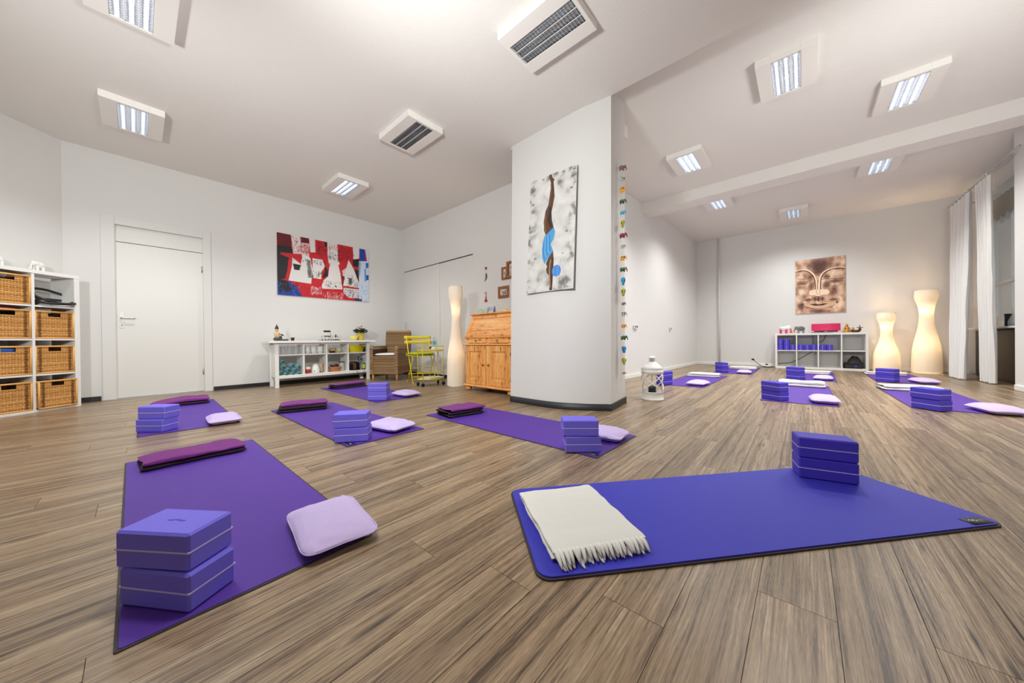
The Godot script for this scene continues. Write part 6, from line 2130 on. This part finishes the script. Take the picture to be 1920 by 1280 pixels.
func lantern() -> void:
	var t := thing("lantern", "white metal lantern with crossed bars on the floor beside the pillar", "lantern", V(3.97, 0, 1.325), 0.25)
	var w := 0.118
	cyl("base", t, M.white, [Vector2(0, 0.002), Vector2(w + 0.004, 0.002), Vector2(w + 0.004, 0.012), Vector2(w, 0.016), Vector2(w, 0.088), Vector2(w + 0.003, 0.09), Vector2(w + 0.003, 0.096), Vector2(w - 0.006, 0.096), Vector2(w - 0.006, 0.03), Vector2(0, 0.03)], Vector3.ZERO, 32)
	cyl("upper_band", t, M.white, [Vector2(w - 0.006, 0.30), Vector2(w + 0.002, 0.30), Vector2(w + 0.002, 0.352), Vector2(w - 0.006, 0.352)], Vector3.ZERO, 32)
	cyl("roof", t, M.white, [Vector2(w - 0.004, 0.352), Vector2(w + 0.006, 0.356), Vector2(w * 0.8, 0.385), Vector2(w * 0.55, 0.415), Vector2(w * 0.36, 0.436), Vector2(0.0, 0.438)], Vector3.ZERO, 32)
	var st := mk()
	for k in 14:
		var a := TAU * k / 14
		bx(st, Vector3(0.032, 0.458, 0), Vector3(0.004, 0.044, 0.006), 0.0, Transform3D(Basis(Vector3.UP, a), Vector3.ZERO))
	obj("chimney_bars", st, M.white, t)
	cyl("chimney_core", t, M.dark, [Vector2(0.022, 0.437), Vector2(0.022, 0.48)])
	cyl("cap", t, M.white, [Vector2(0.0, 0.479), Vector2(0.038, 0.479), Vector2(0.034, 0.492), Vector2(0.016, 0.502), Vector2(0.0, 0.504)])
	for k in 3:
		var a := TAU * k / 3 + 1.99
		var p := Vector3(w * cos(a), 0, w * sin(a))
		st = mk()
		tube(st, [p + Vector3(0, 0.09, 0), p + Vector3(0, 0.305, 0)], 0.006, 7)
		obj("post", st, M.white, t)
		st = mk()
		var b1 := []
		var b2 := []
		for i in 9:
			var s := i / 8.0
			var aa := a + TAU / 3 * s
			b1.append(Vector3(w * cos(aa), lerp(0.096, 0.30, s), w * sin(aa)))
			b2.append(Vector3(w * cos(aa), lerp(0.30, 0.096, s), w * sin(aa)))
		tube(st, b1, 0.006, 6)
		tube(st, b2, 0.006, 6)
		var am := a + PI / 3
		ellipsoid(st, Vector3(w * cos(am), 0.198, w * sin(am)), Vector3(0.010, 0.010, 0.010), Transform3D(), 10, 6)
		obj("crossed_bars", st, M.white, t)
	var c := thing("pillar_candle", "dark blue black candle inside the white lantern", "candle", V(3.965, 0.031, 1.325))
	cyl("wax", c, M.candle, [Vector2(0, 0), Vector2(0.043, 0), Vector2(0.043, 0.118), Vector2(0.038, 0.124), Vector2(0.012, 0.118), Vector2(0, 0.118)], Vector3.ZERO, 22)
	st = mk()
	tube(st, [Vector3(0, 0.117, 0), Vector3(0.003, 0.132, 0)], 0.0015, 5)
	obj("wick", st, M.black, c)

func far_shelf() -> void:
	# front faces the camera side; local x runs to the right
	var turn := -PI / 2
	var t := thing("cube_shelf", "low white cube shelf against the far wall under the stone face painting", "shelf", V(9.75, 0, 0.49), turn)
	var W := 1.475
	var H := 0.79
	var D := 0.38
	var P := [["top_board", Vector3(W / 2, H - 0.02, -D / 2), Vector3(W, 0.04, D)], ["bottom_board", Vector3(W / 2, 0.02, -D / 2), Vector3(W, 0.04, D)], ["side_panel", Vector3(0.019, H / 2, -D / 2), Vector3(0.038, H - 0.08, D)], ["side_panel", Vector3(W - 0.019, H / 2, -D / 2), Vector3(0.038, H - 0.08, D)]]
	for x in [0.376, 0.732, 1.091]: P.append(["divider", Vector3(x, H / 2, -D / 2), Vector3(0.02, H - 0.08, D - 0.004)])
	var cx := [0.202, 0.554, 0.9115, 1.269]
	for x in cx: P.append(["shelf_board", Vector3(x, 0.402, -D / 2), Vector3(0.33, 0.018, D - 0.006)])
	for p in P:
		var st := mk()
		bx(st, p[1], p[2], 0.0015)
		obj(p[0], st, M.white, t)
	var L := Basis(Vector3.UP, turn)
	var o := V(9.75, 0, 0.49)
	var S := [[0.092, 0, "left end of the first cell, bottom"], [0.092, 1, "left end of the first cell, top"], [0.202, 0, "second from the left in the first cell, bottom"], [0.202, 1, "second from the left in the first cell, top"], [0.308, 0, "right end of the first cell"], [0.443, 0, "left in the second cell"], [0.552, 0, "middle of the second cell"], [0.662, 0, "right in the second cell"], [0.80, 0, "left in the third cell"], [0.912, 0, "right in the third cell"]]
	for s in S:
		block("upright violet block in the far shelf, %s" % s[2], "violet foam blocks stored in the far cube shelf", o + L * Vector3(s[0], 0.4115 + s[1] * 0.1255, -0.13), turn, true, true)
	# bag
	var b := thing("black_bag", "black bag with a violet patch in the lower right cell of the far shelf", "bag", o + L * Vector3(1.269, 0.041, -0.16), turn)
	var st := mk()
	var n := FastNoiseLite.new()
	n.seed = 4
	n.frequency = 6.0
	grid(st, func(u: float, v: float) -> Vector3:
		var d := Vector3(cos(TAU * u) * cos(PI * (v - 0.5)), sin(PI * (v - 0.5)), sin(TAU * u) * cos(PI * (v - 0.5)))
		var x: float = (u if u < 0.5 else 1.0 - u) * -0.58 + 0.145
		d = Vector3(d.x, d.y, signf(d.z) * sqrt(max(0.0, 1.0 - d.y * d.y)) if u > 0.0 and u != 0.5 else 0.0)
		var bump: float = 0.09 + 0.13 * sqrt(max(0.0, 1.0 - pow((x - 0.02) / 0.095, 2.0)))
		var y: float = max(0.0, 0.03 + d.y * bump * (1.0 + 0.2 * n.get_noise_3dv(d)))
		return Vector3(x, y, d.z * 0.12), 36, 18, true, false, Vector3(0, 0.05, 0))
	obj("body", st, M.dark, b)
	st = mk()
	ellipsoid(st, Vector3(0.03, 0.045, 0.10), Vector3(0.04, 0.02, 0.03))
	obj("violet_patch", st, M.foamdark, b)
	st = mk()
	tube(st, smoothed([Vector3(-0.02, 0.20, 0.02), Vector3(0.0, 0.232, 0.05), Vector3(0.05, 0.232, 0.05), Vector3(0.08, 0.19, 0.02)], 5), 0.008, 7)
	obj("handle", st, M.black, b)
	st = mk()
	tube(st, smoothed([Vector3(-0.13, 0.06, 0.09), Vector3(-0.05, 0.10, 0.125), Vector3(0.06, 0.11, 0.125), Vector3(0.13, 0.05, 0.09)], 5), 0.006, 6)
	obj("strap", st, M.black, b)
	# on top
	var ty := H + 0.001
	var e := thing("elephant_figurine", "white elephant figurine with pink legs and mint saddle, leftmost on the far shelf", "figurine", o + L * Vector3(0.15, ty, -0.17), turn + PI)
	st = mk()
	ellipsoid(st, Vector3(0.0, 0.125, 0), Vector3(0.085, 0.065, 0.06))
	obj("body", st, M.white, e)
	st = mk()
	ellipsoid(st, Vector3(-0.088, 0.135, 0), Vector3(0.045, 0.05, 0.042))
	obj("head", st, M.white, e)
	st = mk()
	tube(st, smoothed([Vector3(-0.115, 0.12, 0), Vector3(-0.128, 0.06, 0), Vector3(-0.12, 0.03, 0), Vector3(-0.14, 0.018, 0), Vector3(-0.155, 0.04, 0)], 5), 0.013, 8)
	obj("trunk", st, M.pink, e)
	for k in 4:
		st = mk()
		lathe(st, [Vector2(0, 0), Vector2(0.024, 0), Vector2(0.02, 0.03), Vector2(0.024, 0.09), Vector2(0, 0.1)], 12, Transform3D(Basis(), Vector3([-0.045, 0.055][k % 2], 0, [-0.03, 0.03][k / 2])))
		obj("leg", st, M.pink, e)
	st = mk()
	grid(st, func(u: float, v: float) -> Vector3:
		var a: float = lerp(-0.9, 0.9, u)
		var x: float = lerp(-0.03, 0.04, v)
		var r: float = sqrt(1.0 - pow(x / 0.088, 2))
		return Vector3(x, 0.125 + 0.068 * r * cos(a), 0.063 * r * sin(a)), 14, 6, false, false, Vector3(0, 0.12, 0))
	obj("saddle_cloth", st, M.mint, e)
	for z in [-0.04, 0.04]:
		st = mk()
		ellipsoid(st, Vector3(-0.07, 0.135, z), Vector3(0.03, 0.04, 0.008))
		obj("ear", st, M.white, e)
	e = thing("elephant_figurine", "grey patterned elephant figurine, second from the left on the far shelf", "figurine", o + L * Vector3(0.44, ty, -0.17), turn)
	elephant(e, 0.20, M.greypattern, M.statuegrey)
	st = mk()
	lathe(st, [Vector2(0, 0), Vector2(0.03, 0), Vector2(0.034, 0.02), Vector2(0.02, 0.04), Vector2(0, 0.045)], 14, Transform3D(Basis(), Vector3(-0.12, 0, 0.02)))
	obj("amber_ball", st, M.amber, e)
	# speaker
	e = thing("speaker_dock", "bright pink speaker with a curved front on a black foot on the far shelf", "speaker", o + L * Vector3(0.855, ty, -0.15), turn)
	st = mk()
	sg += 1
	st.set_smooth_group(sg)
	var pr := []
	for k in 17:
		var x: float = lerp(-0.23, 0.23, k / 16.0)
		pr.append(Vector2(x, 0.075 * (1.0 - pow(x / 0.25, 2)) - 0.01))
	for k in 16:
		var a: Vector2 = pr[k]
		var c: Vector2 = pr[k + 1]
		quad(st, Vector3(a.x, 0.045, a.y), Vector3(c.x, 0.045, c.y), Vector3(c.x, 0.20, c.y), Vector3(a.x, 0.20, a.y), Vector3(0, 0, 1))
	st.set_smooth_group(-1)
	for k in 16:
		var a: Vector2 = pr[k]
		var c: Vector2 = pr[k + 1]
		for y in [0.045, 0.20]: quad(st, Vector3(a.x, y, a.y), Vector3(c.x, y, c.y), Vector3(c.x, y, -0.05), Vector3(a.x, y, -0.05), Vector3(0, y - 0.1, 0))
	for x in [-0.23, 0.23]: quad(st, Vector3(x, 0.045, -0.05), Vector3(x, 0.045, 0.0015), Vector3(x, 0.20, 0.0015), Vector3(x, 0.20, -0.05), Vector3(x, 0, 0))
	quad(st, Vector3(-0.23, 0.045, -0.05), Vector3(0.23, 0.045, -0.05), Vector3(0.23, 0.20, -0.05), Vector3(-0.23, 0.20, -0.05), Vector3(0, 0, -1))
	obj("grille", st, M.pink, e)
	st = mk()
	bx(st, Vector3(0, 0.124, 0.0655), Vector3(0.035, 0.006, 0.003), 0.001)
	obj("badge", st, M.reddark, e)
	st = mk()
	bx(st, Vector3(0, 0.034, 0.0), Vector3(0.38, 0.022, 0.10), 0.008)
	bx(st, Vector3(-0.06, 0.006, 0.0), Vector3(0.34, 0.012, 0.14), 0.004)
	obj("foot", st, M.black, e)
	st = mk()
	bx(st, Vector3(0, 0.024, 0.052), Vector3(0.05, 0.016, 0.02), 0.003)
	obj("dock", st, M.steel, e)
	# golden figures
	e = thing("seated_figurine", "gold seated figurine right of the pink speaker", "figurine", o + L * Vector3(1.18, ty, -0.17), turn)
	st = mk()
	lathe(st, [Vector2(0, 0), Vector2(0.06, 0), Vector2(0.064, 0.022), Vector2(0.05, 0.04), Vector2(0.032, 0.05), Vector2(0.034, 0.09), Vector2(0.03, 0.115), Vector2(0.012, 0.125), Vector2(0, 0.126)], 18)
	obj("body", st, M.gold, e)
	st = mk()
	ellipsoid(st, Vector3(0, 0.148, 0), Vector3(0.024, 0.027, 0.024))
	lathe(st, [Vector2(0.02, 0.165), Vector2(0.012, 0.178), Vector2(0, 0.192)], 12)
	obj("head", st, M.gold, e)
	st = mk()
	for s in [-1, 1]: tube(st, smoothed([Vector3(0.03 * s, 0.11, 0.005), Vector3(0.05 * s, 0.075, 0.02), Vector3(0.02 * s, 0.052, 0.045)], 4), 0.010, 7)
	obj("arms", st, M.gold, e)
	st = mk()
	for s in [-1, 1]: ellipsoid(st, Vector3(0.034 * s, 0.022, 0.03), Vector3(0.04, 0.018, 0.022))
	obj("crossed_legs", st, M.gold, e)
	e = thing("bronze_dish", "dark bronze dish with two small gold figures at the right end of the far shelf", "dish", o + L * Vector3(1.31, ty, -0.17), turn)
	st = mk()
	lathe(st, [Vector2(0, 0), Vector2(0.05, 0), Vector2(0.085, 0.05), Vector2(0.08, 0.05), Vector2(0.046, 0.008), Vector2(0, 0.008)], 20)
	obj("dish", st, M.bronze, e)
	st = mk()
	ellipsoid(st, Vector3(-0.035, 0.062, 0), Vector3(0.02, 0.028, 0.018))
	ellipsoid(st, Vector3(-0.035, 0.095, 0), Vector3(0.012, 0.013, 0.012), Transform3D(), 10, 6)
	obj("left_figure", st, M.gold, e)
	st = mk()
	lathe(st, [Vector2(0.0, 0.03), Vector2(0.026, 0.04), Vector2(0.018, 0.08), Vector2(0.012, 0.09), Vector2(0.016, 0.105), Vector2(0.0, 0.12)], 12, Transform3D(Basis(), Vector3(0.06, 0, 0)))
	for s in [-1, 1]: ellipsoid(st, Vector3(0.06 + 0.03 * s, 0.10, 0), Vector3(0.022, 0.008, 0.012), Transform3D(), 10, 6)
	ellipsoid(st, Vector3(0.06, 0.135, 0), Vector3(0.01, 0.013, 0.01), Transform3D(), 10, 6)
	obj("right_figure", st, M.bronze, e)
	# cables
	e = thing("speaker_cable", "black cable hanging behind the open cells of the far shelf", "cable", o, turn)
	st = mk()
	tube(st, smoothed([Vector3(0.87, H, -D - 0.01), Vector3(0.83, 0.64, -D + 0.03), Vector3(0.74, 0.56, -D + 0.01), Vector3(0.66, 0.40, -D - 0.012), Vector3(0.55, 0.30, -D - 0.012), Vector3(0.42, 0.20, -D - 0.012), Vector3(0.26, 0.11, -D - 0.012), Vector3(0.10, 0.085, -D - 0.012), Vector3(-0.03, 0.06, -D - 0.012)], 6), 0.006, 6)
	obj("cord", st, M.black, e)
	st = mk()
	tube(st, smoothed([Vector3(0.66, H, -D - 0.01), Vector3(0.65, 0.6, -D - 0.005), Vector3(0.68, 0.5, -D - 0.012), Vector3(0.70, 0.35, -D - 0.012), Vector3(0.67, 0.30, -D - 0.012)], 6), 0.0035, 6)
	obj("thin_cord", st, M.black, e)
	e = thing("power_strip", "white power strip with plugs on the floor left of the far shelf", "power strip", V(9.93, 0, 0.66), -PI / 2 + 0.1)
	st = mk()
	bx(st, Vector3(0, 0.025, 0), Vector3(0.24, 0.042, 0.055), 0.006)
	obj("housing", st, M.white, e)
	for k in 3:
		st = mk()
		bx(st, Vector3(-0.07 + k * 0.07, 0.062, 0), Vector3(0.045, 0.035, 0.04), 0.008)
		obj("plug", st, [M.white, M.black, M.white][k], e)
	st = mk()
	tube(st, smoothed([Vector3(0.10, 0.02, 0.06), Vector3(0.02, 0.012, 0.10), Vector3(-0.10, 0.03, 0.08), Vector3(-0.18, 0.09, 0.02), Vector3(-0.25, 0.16, -0.02)], 6), 0.007, 6)
	tube(st, smoothed([Vector3(0.12, 0.012, 0.04), Vector3(0.04, 0.01, 0.13), Vector3(-0.06, 0.012, 0.11), Vector3(0.10, 0.012, 0.07)], 6), 0.007, 6)
	obj("cord", st, M.black, e)
	st = mk()
	ellipsoid(st, Vector3(-0.265, 0.175, -0.025), Vector3(0.03, 0.022, 0.022))
	obj("loose_plug", st, M.black, e)

func curtain(label: String, a0: float, a1: float, t0: float, t1: float, b: float, bb: float, pleats: float, seed_: int) -> void:
	var t := thing("curtain", label, "curtain", V((a0 + a1) / 2, 0, b), 0.0, "")
	var n := FastNoiseLite.new()
	n.seed = seed_
	n.frequency = 1.5
	var y1 := 2.965
	var st := mk()
	var mid := (a0 + a1) / 2
	for side in [0.0, 0.004]:
		grid(st, func(u: float, v: float) -> Vector3:
			var a: float = lerp(lerp(a0, a1, u), lerp(t0, t1, u), v)
			var amp := 0.034 * (1.0 - 0.35 * v)
			var ph := TAU * pleats * u + n.get_noise_2d(v * 1.2, 3.0) * 0.8
			var z := amp * sin(ph) + 0.012 * n.get_noise_2d(u * 5.0, v * 2.0)
			return V(a - mid, lerp(0.018 + 0.01 * n.get_noise_1d(u * 3.0), y1, v), lerp(bb - b, 0.0, v) - z - side), int(pleats * 12), 14, false, false, V(0, 1.5, -5.0), true)
	obj("cloth", st, M.curtain, t)
	var k := int(pleats) + 1
	for i in k:
		st = mk()
		var a: float = lerp(t0, t1, (i + 0.5) / k) - mid
		var pts := []
		for q in 14: pts.append(V(a, 3.0 - 0.006 + 0.026 * sin(TAU * q / 14), 0.026 * cos(TAU * q / 14)))
		tube(st, pts, 0.004, 5, true)
		obj("ring", st, M.white, t)

func window_and_curtains() -> void:
	var rod := thing("curtain_rod", "thin steel curtain rod under the ceiling along the window wall", "curtain rod", V(8.4, 3.0, -1.98))
	var st := mk()
	tube(st, [V(-1.3, 0, 0), V(1.28, 0, 0)], 0.011, 8)
	obj("rod", st, M.steel, rod)
	for a in [-0.98, 1.2]:
		st = mk()
		tube(st, [V(a, 0, 0), V(a, 0, -0.40 if a > 0 else -0.34)], 0.008, 7)
		obj("bracket", st, M.steel, rod)
	st = mk()
	ellipsoid(st, V(1.30, 0, 0), Vector3(0.025, 0.022, 0.022))
	obj("finial", st, M.steel, rod)
	curtain("white curtain nearest the paper floor lamps", 8.52, 9.08, 8.62, 9.5, -1.97, -1.87, 5.0, 3)
	curtain("white curtain hanging between the two window gaps", 8.05, 8.43, 7.95, 8.42, -1.98, -2.03, 5.0, 8)
	# window in the niche
	st = mk()
	var y0 := 0.93
	var y1 := 2.95
	pbox(st, 7.50, 7.57, y0, y1, -2.46, -2.38, 0.004)
	pbox(st, 9.55, 9.62, y0, y1, -2.46, -2.38, 0.004)
	pbox(st, 7.5, 9.62, y0, y0 + 0.07, -2.46, -2.38, 0.004)
	pbox(st, 7.5, 9.62, y1 - 0.07, y1, -2.46, -2.38, 0.004)
	pbox(st, 8.5, 8.58, y0, y1, -2.45, -2.385, 0.004)
	pbox(st, 7.5, 9.62, 1.52, 1.57, -2.45, -2.39, 0.004)
	var w := struct("window_1", st, M.paint, "white framed window behind the curtains at the right edge")
	st = mk()
	pbox(st, 7.56, 9.56, y0 + 0.06, y1 - 0.06, -2.425, -2.419)
	obj("pane", st, M.glass, w)
	st = mk()
	pbox(st, 7.44, 9.64, 0.80, 0.83, -2.46, -2.16, 0.006)
	pbox(st, 7.46, 9.62, 0.83, 0.93, -2.46, -2.34, 0.004)
	obj("sill", st, M.paint, w)
	st = mk()
	tube(st, [V(8.42, 1.52, -2.38), V(8.42, 1.52, -2.35), V(8.42, 1.44, -2.35)], 0.008, 6)
	obj("handle", st, M.steel, w)
	# scalloped short blind at the top of the pane
	st = mk()
	grid(st, func(u: float, v: float) -> Vector3:
		var sc: float = 0.07 * abs(sin(u * PI * 9.0))
		return V(lerp(7.56, 9.56, u), lerp(2.62 - sc, 2.93, v), -2.37 - 0.008 * sin(u * 80.0)), 90, 3, false, false, V(8.5, 2.7, -5))
	tag(obj("short_blind", st, M.blind, null), "grey scalloped short blind at the top of the window", "blind")
	# dark wooden cover under the sill
	var t := thing("radiator_cover", "dark brown wooden radiator cover under the window sill", "radiator cover", V(8.56, 0, -2.29))
	st = mk()
	bx(st, Vector3(0, 0.41, 0), Vector3(2.12, 0.74, 0.10), 0.006)
	obj("panel", st, M.darkwood, t)
	for k in 5:
		st = mk()
		bx(st, Vector3(-0.85 + k * 0.42, 0.41, 0.053), Vector3(0.35, 0.62, 0.012), 0.004)
		obj("raised_board", st, M.darkwood, t)
	st = mk()
	bx(st, Vector3(0, 0.02, 0.01), Vector3(2.12, 0.04, 0.10), 0.004)
	obj("plinth", st, M.black, t)
	# things on the sill
	t = thing("clear_carafe", "clear glass carafe with dark contents on the window sill", "carafe", V(8.17, 0.831, -2.24))
	cyl("glass_wall", t, M.frost, [Vector2(0, 0), Vector2(0.06, 0), Vector2(0.065, 0.06), Vector2(0.03, 0.16), Vector2(0.026, 0.22), Vector2(0.034, 0.24)])
	cyl("contents", t, M.brown, [Vector2(0, 0.004), Vector2(0.054, 0.006), Vector2(0.05, 0.08), Vector2(0, 0.085)])
	t = thing("dark_tin", "small black tin behind the carafe on the window sill", "tin", V(8.36, 0.831, -2.25))
	cyl("tin", t, M.black, [Vector2(0, 0), Vector2(0.05, 0), Vector2(0.05, 0.17), Vector2(0, 0.172)])
	cyl("lid", t, M.dark, [Vector2(0.052, 0.165), Vector2(0.052, 0.18), Vector2(0, 0.182)])

# ---------------------------------------------------------------- ceiling fittings
func ceiling_lights() -> void:
	var proto := thing("ceiling_light", "square ceiling light over the left half, cut by the top frame edge near the left", "ceiling light", V(0, 3.144, 3.44), 0.0, "square louvred ceiling lights")
	# long side along local z; hangs down from y = 0
	var hh := 0.066
	var W := 0.445
	var L := 0.63
	var lw := 0.212
	var ll := 0.572
	var st := mk()
	for s in [-1, 1]:
		bx(st, Vector3(s * (W + lw) / 4, -hh / 2, 0), Vector3((W - lw) / 2, hh, L), 0.002)
		bx(st, Vector3(0, -hh / 2, s * (L + ll) / 4), Vector3(lw, hh, (L - ll) / 2), 0.002)
	obj("housing", st, M.fitting, proto)
	st = mk()
	bx(st, Vector3(0, -0.003, 0), Vector3(lw, 0.006, ll))
	obj("reflector_back", st, M.fitting, proto)
	var cw := lw / 3
	for k in 3:
		var x := (k - 1) * cw
		st = mk()
		tube(st, [Vector3(x, -0.030, -ll / 2 + 0.004), Vector3(x, -0.030, ll / 2 - 0.004)], 0.011, 10)
		obj("tube", st, M.tube, proto)
		# curved mirror trough with cross blades
		st = mk()
		sg += 1
		st.set_smooth_group(sg)
		for s in [-1, 1]:
			for i in 5:
				var t0 := i / 5.0
				var t1 := (i + 1) / 5.0
				var p0 := Vector2(x + s * lerp(0.012, cw / 2 - 0.002, sqrt(t0)), lerp(-0.012, -0.064, t0))
				var p1 := Vector2(x + s * lerp(0.012, cw / 2 - 0.002, sqrt(t1)), lerp(-0.012, -0.064, t1))
				quad(st, Vector3(p0.x, p0.y, -ll / 2), Vector3(p0.x, p0.y, ll / 2), Vector3(p1.x, p1.y, ll / 2), Vector3(p1.x, p1.y, -ll / 2), Vector3(-s, -0.5, 0))
		obj("mirror_trough", st, M.mirror, proto)
		st = mk()
		for i in 21:
			var z := -ll / 2 + ll * (i + 0.5) / 21.0
			bx(st, Vector3(x, -0.054, z), Vector3(cw - 0.008, 0.022, 0.0022))
		obj("louvre_blades", st, M.mirror, proto)
		if k < 2:
			st = mk()
			bx(st, Vector3(x + cw / 2, -0.0645, 0), Vector3(0.005, 0.003, ll))
			obj("louvre_bar", st, M.white, proto)
	var R := PI / 2
	var P := [[0.0, 3.144, 5.33, 0.0, "square ceiling light above the white flush door and the left mats"], [2.135, 3.144, 1.49, 0.0, "square ceiling light at the top centre of the frame, showing its grey louvres"], [2.13, 3.144, 3.41, 0.0, "square ceiling light above the middle left mats, left of the pillar"], [2.16, 3.144, 5.31, 0.0, "square ceiling light deepest in the left half, above the sideboard"],
		[4.20, 3.31, 0.11, R, "square ceiling light nearest in the far bay, right of the pillar top"], [5.35, 3.31, -0.83, R, "square ceiling light in the far bay nearest the right frame edge"], [5.34, 3.31, 1.235, R, "square ceiling light in the far bay close to the pillar, before the beam"],
		[7.36, 3.31, -0.87, R, "square ceiling light behind the beam, nearest the curtains"], [7.32, 3.31, 1.205, R, "square ceiling light behind the beam, on the pillar side"], [9.0, 3.31, 0.14, R, "square ceiling light farthest back, above the far cube shelf"]]
	var fit := [proto]
	for p in P: fit.append(dup(proto, V(p[0], p[1], p[2]), p[3], p[4]))
	# nine of them get an added tube glow and a fill light
	for i in [0, 1, 4, 5, 6, 7, 8, 9, 10]:
		for c in fit[i].get_children():
			if String(c.name).begins_with("tube"): c.mesh = lit_mesh(c.mesh)
		# the mirror louvres cut the beam off at about sixty degrees
		var l := SpotLight3D.new()
		l.name = "ceiling_fill"
		fit[i].add_child(l)
		l.position = Vector3(0, -0.075, 0)
		l.rotation.x = -PI / 2
		l.light_color = Color(0.99, 1.0, 0.99)
		l.light_energy = 2.4 if i < 5 else (3.1 if i < 8 else 3.4)
		l.light_size = 0.16
		l.spot_range = 30.0
		l.spot_attenuation = 2.0
		l.spot_angle = 66.0 if i < 8 else 74.0
		l.spot_angle_attenuation = 0.8
		l.shadow_enabled = true

var lit := {}
func lit_mesh(m: Mesh) -> Mesh:
	if not lit.has(m):
		var c: ArrayMesh = m.duplicate()
		c.surface_set_material(0, M.tubefill)
		lit[m] = c
	return lit[m]
